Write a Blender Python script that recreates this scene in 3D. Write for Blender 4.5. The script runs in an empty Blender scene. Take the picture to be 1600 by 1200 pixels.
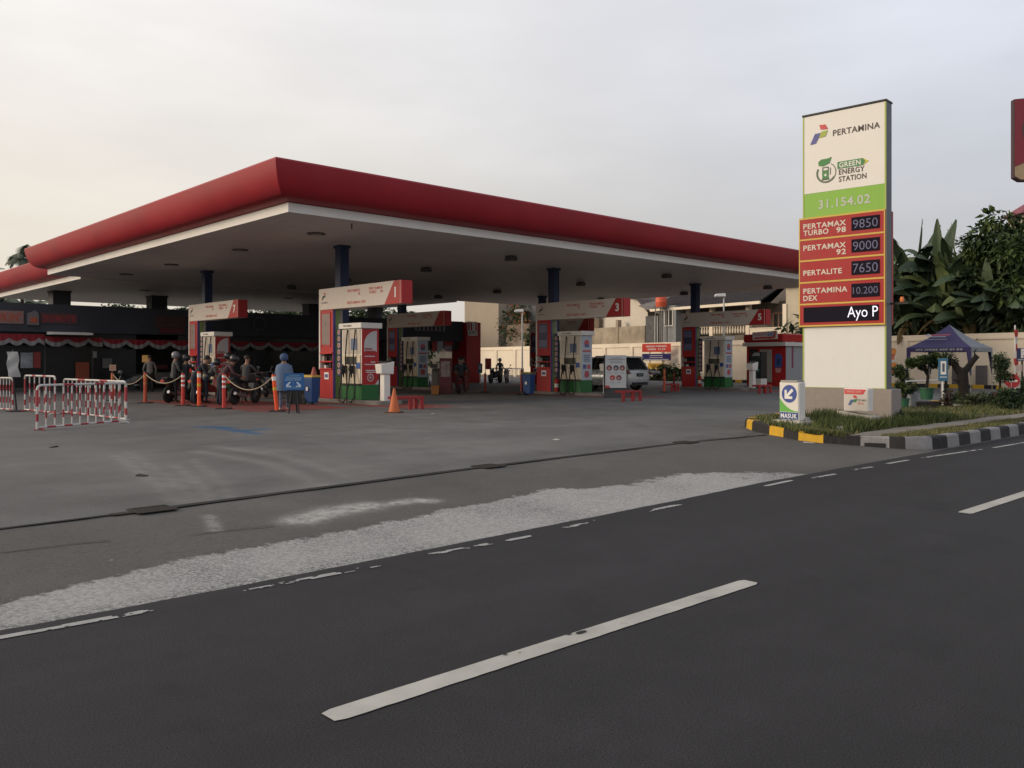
import bpy, bmesh, math, random
from mathutils import Vector, Matrix, Euler, noise as mnoise
random.seed(7)
SC = bpy.context.scene
COL = SC.collection
rad = math.radians

# ------------------------------------------------------------------ camera
FPX, HORIZON, UC, EYE = 1340.0, 567.0, 800.0, 1.5
YAW = math.atan(1249 / 1340.0)
FW = (math.sin(YAW), math.cos(YAW)); RT = (FW[1], -FW[0])
cam_d = bpy.data.cameras.new('camera'); cam = bpy.data.objects.new('camera', cam_d); COL.objects.link(cam)
cam.location = (0, 0, EYE); cam.rotation_euler = (rad(90), 0, -YAW)
cam_d.sensor_width = 36; cam_d.lens = FPX / 1600 * 36; cam_d.shift_y = -(600 - HORIZON) / 1600
cam_d.clip_start = 0.1; cam_d.clip_end = 3000
SC.camera = cam

# ------------------------------------------------------------------ sky and sun
SUN_AZ = Vector((-0.80, 0.60, 0)).normalized(); SUN_EL = rad(19)
sun_dir = (SUN_AZ * math.cos(SUN_EL) + Vector((0, 0, math.sin(SUN_EL)))).normalized()
world = bpy.data.worlds.new('World'); SC.world = world; world.use_nodes = True
def build_world():
    nt = world.node_tree; N = nt.nodes; L = nt.links; N.clear()
    out = N.new('ShaderNodeOutputWorld'); bg = N.new('ShaderNodeBackground'); bg.inputs[1].default_value = 0.1
    L.new(bg.outputs[0], out.inputs[0])
    sky = N.new('ShaderNodeTexSky'); sky.sky_type = 'NISHITA'; sky.sun_disc = False
    sky.sun_elevation = SUN_EL; sky.sun_rotation = math.atan2(SUN_AZ.x, SUN_AZ.y)
    sky.dust_density = 6; sky.air_density = 1.2; sky.ozone_density = 1
    tc = N.new('ShaderNodeTexCoord')
    nrm = N.new('ShaderNodeVectorMath'); nrm.operation = 'NORMALIZE'; L.new(tc.outputs['Generated'], nrm.inputs[0])
    def dot(v):
        d = N.new('ShaderNodeVectorMath'); d.operation = 'DOT_PRODUCT'; L.new(nrm.outputs[0], d.inputs[0]); d.inputs[1].default_value = v
        return d.outputs['Value']
    def mrange(s, a, b, c, d):
        m = N.new('ShaderNodeMapRange'); m.interpolation_type = 'SMOOTHSTEP'
        L.new(s, m.inputs[0]); m.inputs[1].default_value = a; m.inputs[2].default_value = b; m.inputs[3].default_value = c; m.inputs[4].default_value = d
        return m.outputs[0]
    def mix(fac, a, b, mode='MIX'):
        m = N.new('ShaderNodeMix'); m.data_type = 'RGBA'; m.blend_type = mode
        for s, k in ((fac, 0), (a, 6), (b, 7)):
            if isinstance(s, (tuple, list, float, int)): m.inputs[k].default_value = s if not isinstance(s, (tuple, list)) else tuple(s) + (1,)
            else: L.new(s, m.inputs[k])
        return m.outputs[2]
    s = dot(sun_dir)
    up = dot((0, 0, 1))
    # pale veil: cool grey away from the sun, cream towards it
    side = mrange(s, -0.75, 0.55, 0.0, 1.0)
    haze_low = mix(side, (5.2, 5.25, 5.55), (8.9, 8.1, 6.8))
    haze_high = mix(side, (7.4, 7.9, 9.1), (10.3, 9.9, 9.6))
    veil = mix(mrange(up, 0.02, 0.40, 0, 1), haze_low, haze_high)
    veil = mix(mrange(up, 0.42, 0.95, 0, 1), veil, (4.6, 5.0, 5.9))
    glow = mrange(s, 0.72, 1.0, 0.0, 1.0)
    veil = mix(glow, veil, (12.0, 9.8, 7.0))
    # faint high cloud
    mp = N.new('ShaderNodeMapping'); L.new(nrm.outputs[0], mp.inputs[0]); mp.inputs['Scale'].default_value = (1.2, 1.2, 4.0)
    nz = N.new('ShaderNodeTexNoise'); nz.inputs['Scale'].default_value = 1.6; nz.inputs['Detail'].default_value = 5; nz.inputs['Roughness'].default_value = 0.5
    L.new(mp.outputs[0], nz.inputs['Vector'])
    cl = mrange(nz.outputs[0], 0.30, 0.72, 0.90, 1.08)
    cm = N.new('ShaderNodeVectorMath'); cm.operation = 'SCALE'; L.new(veil, cm.inputs[0]); L.new(cl, cm.inputs['Scale'])
    final = mix(0.9, sky.outputs[0], cm.outputs[0])
    L.new(final, bg.inputs[0])
build_world()
sun_d = bpy.data.lights.new('sun', 'SUN'); sun = bpy.data.objects.new('sun', sun_d); COL.objects.link(sun)
sun_d.energy = 1.8; sun_d.angle = rad(26); sun_d.color = (1.0, 0.86, 0.70)
sun.rotation_euler = sun_dir.to_track_quat('Z', 'Y').to_euler()
vs = SC.view_settings
try:
    SC.display_settings.display_device = 'sRGB'
except Exception: pass
vs.view_transform = 'Standard'; vs.look = 'None'; vs.exposure = 0.0; vs.gamma = 1.0; vs.use_curve_mapping = False

# ------------------------------------------------------------------ helpers
FLOOR = 0.15
def gp(u, v, z=FLOOR):
    """ground point seen at pixel (u, v) of the 1600 x 1200 photograph"""
    t = (EYE - z) * FPX / (v - HORIZON); a = (u - UC) / FPX
    return Vector((t * (FW[0] + a * RT[0]), t * (FW[1] + a * RT[1]), z))
def dp(u, v, t):
    a = (u - UC) / FPX
    return Vector((t * (FW[0] + a * RT[0]), t * (FW[1] + a * RT[1]), EYE + t * (HORIZON - v) / FPX))
def onX(u, v, x):
    a = (u - UC) / FPX; return dp(u, v, x / (FW[0] + a * RT[0]))
def onY(u, v, y):
    a = (u - UC) / FPX; return dp(u, v, y / (FW[1] + a * RT[1]))

class MB:
    def __init__(s): s.v = []; s.f = []; s.m = []
    def poly(s, pts, m=0):
        i = len(s.v); s.v += [tuple(p) for p in pts]; s.f.append(tuple(range(i, i + len(pts)))); s.m.append(m); return s
    def box(s, x0, y0, z0, x1, y1, z1, m=0):
        if x0 > x1: x0, x1 = x1, x0
        if y0 > y1: y0, y1 = y1, y0
        if z0 > z1: z0, z1 = z1, z0
        return s.hexa([(x0,y0,z0),(x1,y0,z0),(x1,y1,z0),(x0,y1,z0)], [(x0,y0,z1),(x1,y0,z1),(x1,y1,z1),(x0,y1,z1)], m)
    def hexa(s, b, t, m=0):
        i = len(s.v); s.v += [tuple(p) for p in b] + [tuple(p) for p in t]; n = len(b)
        s.f.append(tuple(i + k for k in reversed(range(n)))); s.f.append(tuple(i + n + k for k in range(n)))
        for k in range(n): s.f.append((i + k, i + (k + 1) % n, i + n + (k + 1) % n, i + n + k))
        s.m += [m] * (n + 2); return s
    def bar(s, a, b, w, h, m=0, up=(0, 0, 1)):
        a = Vector(a); b = Vector(b); d = (b - a).normalized(); up = Vector(up)
        if abs(d.dot(up)) > 0.98: up = Vector((1, 0, 0))
        r = d.cross(up).normalized(); q = r.cross(d)
        off = [(-w/2, -h/2), (w/2, -h/2), (w/2, h/2), (-w/2, h/2)]
        return s.hexa([a + r*x + q*y for x, y in off], [b + r*x + q*y for x, y in off], m)
    def tube(s, path, r, n=8, m=0, cap=True, mf=None):
        path = [Vector(p) for p in path]; k = len(path)
        rs = r if isinstance(r, (list, tuple)) else [r] * k
        base = len(s.v); up = None
        for j, p in enumerate(path):
            d = (path[min(j+1, k-1)] - path[max(j-1, 0)])
            d = d.normalized() if d.length > 1e-9 else Vector((0, 0, 1))
            if up is None:
                up = Vector((0, 0, 1)) if abs(d.z) < 0.9 else Vector((1, 0, 0))
            a = d.cross(up)
            if a.length < 1e-6: a = d.cross(Vector((0.3, 1, 0.2)))
            a.normalize(); b = d.cross(a).normalized(); up = -b if False else a.cross(d)
            for q in range(n):
                t = 2 * math.pi * q / n
                s.v.append(tuple(p + (a * math.cos(t) + b * math.sin(t)) * rs[j]))
        for j in range(k - 1):
            mm = mf(j) if mf else m
            for q in range(n):
                s.f.append((base + j*n + q, base + j*n + (q+1) % n, base + (j+1)*n + (q+1) % n, base + (j+1)*n + q)); s.m.append(mm)
        if cap:
            s.f.append(tuple(base + q for q in reversed(range(n)))); s.m.append(mf(0) if mf else m)
            s.f.append(tuple(base + (k-1)*n + q for q in range(n))); s.m.append(mf(k-2) if mf else m)
        return s
    def lathe(s, prof, c=(0, 0, 0), n=16, m=0, axis='Z', mf=None):
        base = len(s.v); k = len(prof)
        for r, h in prof:
            for q in range(n):
                t = 2 * math.pi * q / n; x, y = r * math.cos(t), r * math.sin(t)
                p = (x, y, h) if axis == 'Z' else ((h, x, y) if axis == 'X' else (y, h, x))
                s.v.append((c[0] + p[0], c[1] + p[1], c[2] + p[2]))
        for j in range(k - 1):
            for q in range(n):
                s.f.append((base + j*n + q, base + j*n + (q+1) % n, base + (j+1)*n + (q+1) % n, base + (j+1)*n + q)); s.m.append(mf(j) if mf else m)
        s.f.append(tuple(base + q for q in reversed(range(n)))); s.m.append(mf(0) if mf else m)
        s.f.append(tuple(base + (k-1)*n + q for q in range(n))); s.m.append(mf(k-2) if mf else m)
        return s
    def plate(s, pts, fr, th, m=0, c0=0.0):
        """polygon in the frame fr, th thick towards its normal"""
        return s.hexa([fr(a, b, c0) for a, b in pts], [fr(a, b, c0 + th) for a, b in pts], m)
    def disc(s, c, r, fr, th, m=0, n=20, c0=0.0, ry=None):
        return s.plate([(c[0] + r*math.cos(2*math.pi*k/n), c[1] + (ry or r)*math.sin(2*math.pi*k/n)) for k in range(n)], fr, th, m, c0)
    def ring(s, c, r, w, fr, th, m=0, n=28, c0=0.0, a0=0, a1=360):
        for k in range(n):
            t0 = rad(a0 + (a1-a0)*k/n); t1 = rad(a0 + (a1-a0)*(k+1)/n)
            s.plate([(c[0]+(r-w)*math.cos(t0), c[1]+(r-w)*math.sin(t0)), (c[0]+r*math.cos(t0), c[1]+r*math.sin(t0)),
                     (c[0]+r*math.cos(t1), c[1]+r*math.sin(t1)), (c[0]+(r-w)*math.cos(t1), c[1]+(r-w)*math.sin(t1))], fr, th, m, c0)
        return s
    def mesh(s, name, mats, smooth=None):
        me = bpy.data.meshes.new(name); me.from_pydata(s.v, [], s.f); me.update()
        for q in mats: me.materials.append(q)
        me.polygons.foreach_set('material_index', s.m)
        if smooth is not None:
            b = bmesh.new(); b.from_mesh(me); bmesh.ops.remove_doubles(b, verts=b.verts, dist=1e-4); b.to_mesh(me); b.free()
            me.polygons.foreach_set('use_smooth', [True] * len(me.polygons))
            me.set_sharp_from_angle(angle=rad(smooth))
        me.update(); return me
    def build(s, name, mats, parent=None, loc=(0, 0, 0), smooth=None, bevel=0, rz=0, part_label=None):
        if not isinstance(mats, (list, tuple)): mats = [mats]
        o = bpy.data.objects.new(name, s.mesh(name, mats, smooth)); COL.objects.link(o)
        o.location = loc; o.rotation_euler = (0, 0, rz)
        if parent: o.parent = parent
        if bevel:
            b = o.modifiers.new('bevel', 'BEVEL'); b.width = bevel; b.segments = 2; b.limit_method = 'ANGLE'; b.angle_limit = rad(40)
        if part_label: o['label'] = part_label
        return o

def frame(o, r, u):
    o = Vector(o); r = Vector(r).normalized(); u = Vector(u).normalized(); n = r.cross(u)
    return lambda a, b, c=0.0: tuple(o + r*a + u*b + n*c)
def facing_left(x, y, z): return frame((x, y, z), (0, -1, 0), (0, 0, 1))     # a face that looks along -X
def facing_road(x, y, z): return frame((x, y, z), (1, 0, 0), (0, 0, 1))      # a face that looks along -Y

def tag(o, label, cat, group=None, kind=None):
    if label: o['label'] = label
    if cat: o['category'] = cat
    if group: o['group'] = group
    if kind: o['kind'] = kind
    return o
def thing(name, label, cat, loc=(0, 0, 0), rz=0, group=None):
    o = bpy.data.objects.new(name, None); COL.objects.link(o); o.empty_display_size = 0.2
    o.location = loc; o.rotation_euler = (0, 0, rz)
    return tag(o, label, cat, group)
def struct(name, mb, mats, **k):
    o = mb.build(name, mats, **k); o['kind'] = 'structure'; return o
KIDS = lambda o: [c for c in COL.objects if c.parent == o]
def copy_tree(o, parent=None, loc=None, rz=None, label=None, group=None):
    c = o.copy(); COL.objects.link(c)
    c.parent = parent
    if loc is not None: c.location = loc
    if rz is not None: c.rotation_euler = (0, 0, rz)
    if label: c['label'] = label
    if group: c['group'] = group
    for ch in KIDS(o): copy_tree(ch, c)
    return c
def kid(o, nm):
    for c in KIDS(o):
        if c.name.split('.')[0] == nm: return c
def drop(o):
    for c in KIDS(o): drop(c)
    bpy.data.objects.remove(o)

# ------------------------------------------------------------------ materials
MATS = {}
def mat(name, col, rough=0.6, metal=0.0, var=0.12, scale=2.5, bump=0.0, bscale=60, spec=0.4, coat=0.0, emit=0.0, dirt=0.0, trans=0.0, alpha=1.0):
    if name in MATS: return MATS[name]
    m = bpy.data.materials.new(name); m.use_nodes = True; MATS[name] = m
    nt = m.node_tree; N = nt.nodes; L = nt.links; b = N['Principled BSDF']
    b.inputs['Roughness'].default_value = rough; b.inputs['Metallic'].default_value = metal
    b.inputs['Specular IOR Level'].default_value = spec; b.inputs['Coat Weight'].default_value = coat
    tc = N.new('ShaderNodeTexCoord')
    nz = N.new('ShaderNodeTexNoise'); nz.inputs['Scale'].default_value = scale; nz.inputs['Detail'].default_value = 7; nz.inputs['Roughness'].default_value = 0.62
    L.new(tc.outputs['Object'], nz.inputs['Vector'])
    mr = N.new('ShaderNodeMapRange'); L.new(nz.outputs[0], mr.inputs[0]); mr.inputs[1].default_value = 0.3; mr.inputs[2].default_value = 0.7
    mr.inputs[3].default_value = 1 - var; mr.inputs[4].default_value = 1 + var
    sc = N.new('ShaderNodeVectorMath'); sc.operation = 'SCALE'; sc.inputs[0].default_value = col; L.new(mr.outputs[0], sc.inputs['Scale'])
    last = sc.outputs[0]
    if dirt:
        n2 = N.new('ShaderNodeTexNoise'); n2.inputs['Scale'].default_value = scale * 2.3; n2.inputs['Detail'].default_value = 9; n2.inputs['Roughness'].default_value = 0.7
        mp = N.new('ShaderNodeMapping'); L.new(tc.outputs['Object'], mp.inputs[0]); mp.inputs['Scale'].default_value = (1, 1, 0.35); L.new(mp.outputs[0], n2.inputs['Vector'])
        r2 = N.new('ShaderNodeMapRange'); L.new(n2.outputs[0], r2.inputs[0]); r2.inputs[1].default_value = 0.5; r2.inputs[2].default_value = 0.78; r2.inputs[4].default_value = dirt
        mx = N.new('ShaderNodeMix'); mx.data_type = 'RGBA'; L.new(r2.outputs[0], mx.inputs[0]); L.new(last, mx.inputs[6]); mx.inputs[7].default_value = (0.11, 0.095, 0.075, 1)
        last = mx.outputs[2]
    L.new(last, b.inputs['Base Color'])
    rr = N.new('ShaderNodeMapRange'); L.new(nz.outputs[0], rr.inputs[0]); rr.inputs[1].default_value = 0.25; rr.inputs[2].default_value = 0.75
    rr.inputs[3].default_value = max(0.02, rough - 0.08); rr.inputs[4].default_value = min(1, rough + 0.1); L.new(rr.outputs[0], b.inputs['Roughness'])
    if bump:
        n3 = N.new('ShaderNodeTexNoise'); n3.inputs['Scale'].default_value = bscale; n3.inputs['Detail'].default_value = 4; L.new(tc.outputs['Object'], n3.inputs['Vector'])
        bp = N.new('ShaderNodeBump'); bp.inputs['Strength'].default_value = bump; bp.inputs['Distance'].default_value = 0.02
        L.new(n3.outputs[0], bp.inputs['Height']); L.new(bp.outputs[0], b.inputs['Normal'])
    if emit:
        b.inputs['Emission Color'].default_value = tuple(col) + (1,); b.inputs['Emission Strength'].default_value = emit
    if trans: b.inputs['Transmission Weight'].default_value = trans
    return m

red = mat('signal_red_panel', (0.40, 0.016, 0.018), 0.45, var=0.10, scale=1.2, dirt=0.12)
red_bright = mat('bright_red_paint', (0.46, 0.020, 0.020), 0.5, var=0.06, scale=2)
fascia_red = mat('canopy_red_cladding', (0.32, 0.013, 0.023), 0.5, var=0.12, scale=0.5, dirt=0.10)
white = mat('white_panel', (0.72, 0.70, 0.66), 0.5, var=0.05, scale=1.5, dirt=0.12)
cream = mat('cream_panel', (0.78, 0.755, 0.715), 0.45, var=0.03, scale=1.5)
soffit_m = mat('white_soffit_sheet', (0.70, 0.67, 0.65), 0.55, var=0.08, scale=0.35, dirt=0.06)
trim_m = mat('white_trim', (0.74, 0.72, 0.69), 0.5, var=0.06, scale=0.8, dirt=0.08)
navy = mat('navy_column_paint', (0.015, 0.028, 0.085), 0.5, var=0.12, scale=2)
navy_wall = mat('dark_slate_cladding', (0.050, 0.056, 0.072), 0.7, var=0.18, scale=0.8)
green = mat('pump_green', (0.02, 0.13, 0.035), 0.45, var=0.08)
lime = mat('lime_panel', (0.23, 0.46, 0.055), 0.45, var=0.05)
lime_edge = mat('lime_edge', (0.38, 0.45, 0.10), 0.5, var=0.05)
gold = mat('yellow_line', (0.62, 0.42, 0.08), 0.5, var=0.05)
black = mat('black_plastic', (0.018, 0.018, 0.02), 0.5, var=0.15)
rubber = mat('black_rubber', (0.02, 0.02, 0.021), 0.75, var=0.15)
dark = mat('dark_interior', (0.02, 0.02, 0.022), 0.85, var=0.3, scale=0.6)
glass_dark = mat('dark_shop_glass', (0.016, 0.018, 0.019), 0.25, var=0.4, scale=0.5, spec=0.3)
steel = mat('brushed_steel', (0.45, 0.45, 0.46), 0.35, metal=0.9, var=0.1)
galv = mat('galvanised_pole', (0.55, 0.56, 0.57), 0.45, metal=0.4, var=0.1)
blue = mat('sign_blue', (0.02, 0.085, 0.30), 0.45, var=0.06)
bin_blue = mat('bin_blue_plastic', (0.018, 0.06, 0.19), 0.55, var=0.12)
yellow = mat('yellow_paint', (0.66, 0.40, 0.035), 0.6, var=0.1, scale=4, dirt=0.2)
orange = mat('fluorescent_orange', (0.86, 0.10, 0.03), 0.5, var=0.06)
post_red = mat('faded_red_post', (0.55, 0.045, 0.035), 0.5, var=0.1, dirt=0.1)
cone_orange = mat('worn_cone_orange', (0.55, 0.14, 0.045), 0.6, var=0.15, dirt=0.2)
reflect = mat('reflective_white', (0.75, 0.74, 0.72), 0.4, var=0.08)
concrete = mat('pale_concrete', (0.36, 0.34, 0.31), 0.85, var=0.15, bump=0.3, dirt=0.25)
concrete_dk = mat('grey_concrete', (0.20, 0.19, 0.175), 0.85, var=0.18, bump=0.3, dirt=0.25)
granite = mat('grey_granite_tile', (0.27, 0.235, 0.215), 0.6, var=0.10, scale=9, bump=0.08)
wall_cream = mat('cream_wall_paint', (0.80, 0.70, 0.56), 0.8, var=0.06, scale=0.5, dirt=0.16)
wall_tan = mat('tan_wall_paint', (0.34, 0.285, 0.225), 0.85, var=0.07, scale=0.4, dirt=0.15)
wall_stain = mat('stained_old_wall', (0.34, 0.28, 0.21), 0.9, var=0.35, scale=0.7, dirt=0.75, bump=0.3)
wall_grey = mat('grey_render', (0.24, 0.25, 0.26), 0.85, var=0.12, dirt=0.3)
bark = mat('bark', (0.019, 0.015, 0.013), 0.95, var=0.4, scale=8, bump=0.8, bscale=18)
text_grey = mat('dark_letter', (0.075, 0.055, 0.05), 0.5, var=0.05)
text_white = mat('white_letter', (0.78, 0.76, 0.73), 0.5, var=0.05)
text_silver = mat('silver_letter', (0.50, 0.53, 0.47), 0.5, var=0.1, scale=6)
text_red = mat('red_letter', (0.52, 0.05, 0.04), 0.5, var=0.05)
logo_red = mat('logo_red', (0.58, 0.06, 0.06), 0.45, var=0.03)
logo_green = mat('logo_green', (0.35, 0.42, 0.06), 0.45, var=0.03)
logo_blue = mat('logo_blue', (0.085, 0.09, 0.30), 0.45, var=0.03)
leaf_green = mat('eco_green', (0.05, 0.22, 0.06), 0.45, var=0.05)
led = mat('dim_led_digits', (0.17, 0.17, 0.30), 0.6, var=0.15, scale=30)
led_on = mat('lit_led_letters', (0.82, 0.85, 1.0), 0.6, var=0.1, scale=30, emit=0.55)
skin_m = mat('skin', (0.26, 0.14, 0.09), 0.6, var=0.06)

# ------------------------------------------------------------------ lettering
TXT = {}
def text_data(s, bold):
    k = (s, bold)
    if k not in TXT:
        c = bpy.data.curves.new('lettering', 'FONT'); c.body = s; c.size = 1.0; c.align_x = 'LEFT'; c.offset = bold; c.extrude = 0.0; c.space_character = 1.0 + max(0, bold) * 4.0; c.resolution_u = 3
        o = bpy.data.objects.new('tmp_text', c); COL.objects.link(o)
        dg = bpy.context.evaluated_depsgraph_get(); me = bpy.data.meshes.new_from_object(o.evaluated_get(dg))
        vs_ = [tuple(v.co) for v in me.vertices]; fs = [tuple(p.vertices) for p in me.polygons]
        bpy.data.objects.remove(o); bpy.data.curves.remove(c); bpy.data.meshes.remove(me)
        TXT[k] = (vs_, fs)
    return TXT[k]
def put_text(mb, s, fr, x, y, h, m=0, bold=0.02, align='L', width=None, c=0.004, shear=0.0):
    """write s on a face: cap height h, baseline y, left / centre / right at x; width squeezes or stretches it"""
    v, f = text_data(s, bold)
    if not v: return mb
    x0 = min(p[0] for p in v); x1 = max(p[0] for p in v); cap = 0.70
    sy = h / cap; sx = sy if width is None else width / (x1 - x0)
    w = (x1 - x0) * sx; ox = x if align == 'L' else (x - w/2 if align == 'C' else x - w)
    i = len(mb.v)
    for p in v: mb.v.append(fr(ox + (p[0] - x0) * sx + shear * p[1] * sy, y + p[1] * sy, c))
    for q in f: mb.f.append(tuple(i + k for k in q)); mb.m.append(m)
    return mb
def brand_mark(mb, fr, x, y, h, ms=(0, 1, 2), c=0.004, th=0.003):
    """three slanted bars: red above green, blue at lower left"""
    r, g, b = ms
    mb.plate([(x+.52*h, y+1.0*h), (x+.60*h, y+.74*h), (x+1.0*h, y+.70*h), (x+.86*h, y+.98*h)], fr, th, r, c)
    mb.plate([(x+.50*h, y+.30*h), (x+.86*h, y+.32*h), (x+1.0*h, y+.64*h), (x+.64*h, y+.62*h)], fr, th, g, c)
    mb.plate([(x, y), (x+.32*h, y+.02*h), (x+.62*h, y+.56*h), (x+.28*h, y+.56*h)], fr, th, b, c)
    return mb

# ================================================================== GROUND
def lerp_table(t, x):
    if x <= t[0][0]: return t[0][1]
    for (a, b), (c, d) in zip(t, t[1:]):
        if x <= c: return b + (d - b) * (x - a) / (c - a)
    return t[-1][1]
def frange(a, b, s):
    n = max(1, int(round((b - a) / s))); return [a + (b - a) * k / n for k in range(n + 1)]
DRAIN = [(1.75, 8.13), (3, 8.19), (7.5, 8.5), (12.2, 8.72), (14.4, 8.62)]
def drain_y(x): return lerp_table(DRAIN, x) if x > 1.75 else 8.13 + 0.02 * (x - 1.75)
def ground_z(y): return lerp_table([(5.3, -0.020), (5.60, -0.010), (8.4, 0.128), (10.0, FLOOR)], y)
def fbm(x, y, s=1.0, o=3): return mnoise.fractal(Vector((x * s, y * s, 3.7)), 1.0, 2.0, o)

def surf_mat(name, base, var, fine, rough, scales, attrs=(), bump=0.4, stretch=(1, 1, 1), stains=0.0, joints=None, agg=None):
    m = bpy.data.materials.new(name); m.use_nodes = True; nt = m.node_tree; N = nt.nodes; L = nt.links; b = N['Principled BSDF']
    b.inputs['Specular IOR Level'].default_value = 0.20
    tc = N.new('ShaderNodeTexCoord'); pos = tc.outputs['Object']
    def noise(scale, det=6, ro=0.6, st=None):
        n = N.new('ShaderNodeTexNoise'); n.inputs['Scale'].default_value = scale; n.inputs['Detail'].default_value = det; n.inputs['Roughness'].default_value = ro
        if st:
            mp = N.new('ShaderNodeMapping'); L.new(pos, mp.inputs[0]); mp.inputs['Scale'].default_value = st; L.new(mp.outputs[0], n.inputs['Vector'])
        else: L.new(pos, n.inputs['Vector'])
        return n.outputs[0]
    def mr(s, a, b_, c, d):
        q = N.new('ShaderNodeMapRange'); L.new(s, q.inputs[0])
        for k, vv in enumerate((a, b_, c, d)): q.inputs[k + 1].default_value = vv
        return q.outputs[0]
    def math_(op, a, b_):
        q = N.new('ShaderNodeMath'); q.operation = op
        for k, s in enumerate((a, b_)):
            if isinstance(s, (int, float)): q.inputs[k].default_value = s
            else: L.new(s, q.inputs[k])
        return q.outputs[0]
    def mix(f, a, c):
        q = N.new('ShaderNodeMix'); q.data_type = 'RGBA'
        for s, k in ((f, 0), (a, 6), (c, 7)):
            if isinstance(s, (int, float)): q.inputs[k].default_value = s
            elif isinstance(s, tuple): q.inputs[k].default_value = s + (1,)
            else: L.new(s, q.inputs[k])
        return q.outputs[2]
    v1 = mr(noise(scales[0], 7, 0.6, stretch), 0.3, 0.7, 1 - var, 1 + var)
    v2 = mr(noise(scales[1], 6, 0.65), 0.3, 0.7, 1 - var * 0.7, 1 + var * 0.7)
    v3 = mr(noise(scales[2], 3, 0.7), 0.25, 0.75, 1 - fine, 1 + fine)
    k = math_('MULTIPLY', math_('MULTIPLY', v1, v2), v3)
    sc = N.new('ShaderNodeVectorMath'); sc.operation = 'SCALE'; sc.inputs[0].default_value = base; L.new(k, sc.inputs['Scale'])
    col = sc.outputs[0]
    if stains:
        col = mix(mr(noise(0.9, 8, 0.72), 0.55, 0.74, 0, stains), col, tuple(c * 0.35 for c in base))
        col = mix(mr(noise(7, 5, 0.6), 0.66, 0.72, 0, stains * 0.7), col, tuple(c * 0.4 for c in base))
    height = noise(scales[2], 4, 0.7)
    if agg:
        vo = N.new('ShaderNodeTexVoronoi'); vo.inputs['Scale'].default_value = agg; L.new(pos, vo.inputs['Vector'])
        cell = N.new('ShaderNodeSeparateColor'); L.new(vo.outputs['Color'], cell.inputs[0])
        pebble = mr(cell.outputs[0], 0, 1, 0.80, 1.22)
    for an, acol, noi, agg_on in attrs:
        at = N.new('ShaderNodeAttribute'); at.attribute_name = an
        f = at.outputs['Fac']
        if an == 'patch':
            rag = math_('ADD', mr(noise(14, 8, 0.75), 0.3, 0.7, -0.38, 0.38), mr(noise(2.2, 4, 0.6), 0.3, 0.7, -0.25, 0.25))
            f = mr(math_('ADD', f, rag), 0.38, 0.62, 0, 0.94)
        if noi:
            f = math_('MULTIPLY', f, mr(noise(noi[0], 5, 0.75, noi[3] if len(noi) > 3 else None), noi[1], noi[2], 0, 1))
        cc = acol
        if agg_on:
            s2 = N.new('ShaderNodeVectorMath'); s2.operation = 'SCALE'; s2.inputs[0].default_value = acol; L.new(pebble, s2.inputs['Scale']); cc = s2.outputs[0]
        col = mix(f, col, cc)
    L.new(col, b.inputs['Base Color'])
    L.new(mr(noise(scales[1], 4), 0.3, 0.7, rough - 0.1, rough + 0.08), b.inputs['Roughness'])
    bp = N.new('ShaderNodeBump'); bp.inputs['Strength'].default_value = bump; bp.inputs['Distance'].default_value = 0.012
    L.new(height, bp.inputs['Height']); L.new(bp.outputs[0], b.inputs['Normal'])
    return m

road_m = surf_mat('asphalt', (0.037, 0.0362, 0.0388), 0.27, 0.80, 0.88, (0.35, 2.2, 120), stretch=(0.10, 1.0, 1), bump=0.5, stains=0.4)
court_m = surf_mat('forecourt_concrete', (0.140, 0.138, 0.134), 0.26, 0.28, 0.80, (0.22, 1.6, 60), stretch=(0.6, 1.0, 1), stains=0.30, bump=0.25,
                   attrs=(('smear', (0.225, 0.22, 0.21), (3.0, 0.15, 0.60), False), ('wet_and_shade', (0.066, 0.062, 0.058), (1.2, 0.30, 0.6), False), ('redpaint', (0.26, 0.035, 0.028), (2.4, 0.30, 0.55), False), ('bluepaint', (0.03, 0.10, 0.20), (9, 0.25, 0.45), False)))
apron_m = surf_mat('apron_concrete', (0.116, 0.112, 0.107), 0.22, 0.45, 0.88, (0.4, 2.0, 80), stains=0.35, bump=0.6, agg=48,
                   attrs=(('pebbly', (0.114, 0.107, 0.099), (1.2, 0.25, 0.6), True), ('smear', (0.42, 0.41, 0.39), (9.0, 0.30, 0.56), False), ('patch', (0.37, 0.366, 0.356), None, True), ('speck', (0.070, 0.069, 0.069), (46, 0.49, 0.56), False)))
soil_m = mat('verge_soil', (0.085, 0.072, 0.045), 0.95, var=0.35, scale=1.5, bump=0.6, bscale=30)
path_m = mat('worn_footpath', (0.215, 0.19, 0.16), 0.9, var=0.25, scale=1.1, bump=0.4, bscale=35)
earth_m = mat('bare_earth', (0.10, 0.085, 0.06), 0.95, var=0.3, scale=0.1)

g = MB(); g.poly([(-900, -900, -0.25), (900, -900, -0.25), (900, 900, -0.25), (-900, 900, -0.25)])
struct('ground', g, earth_m)

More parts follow.
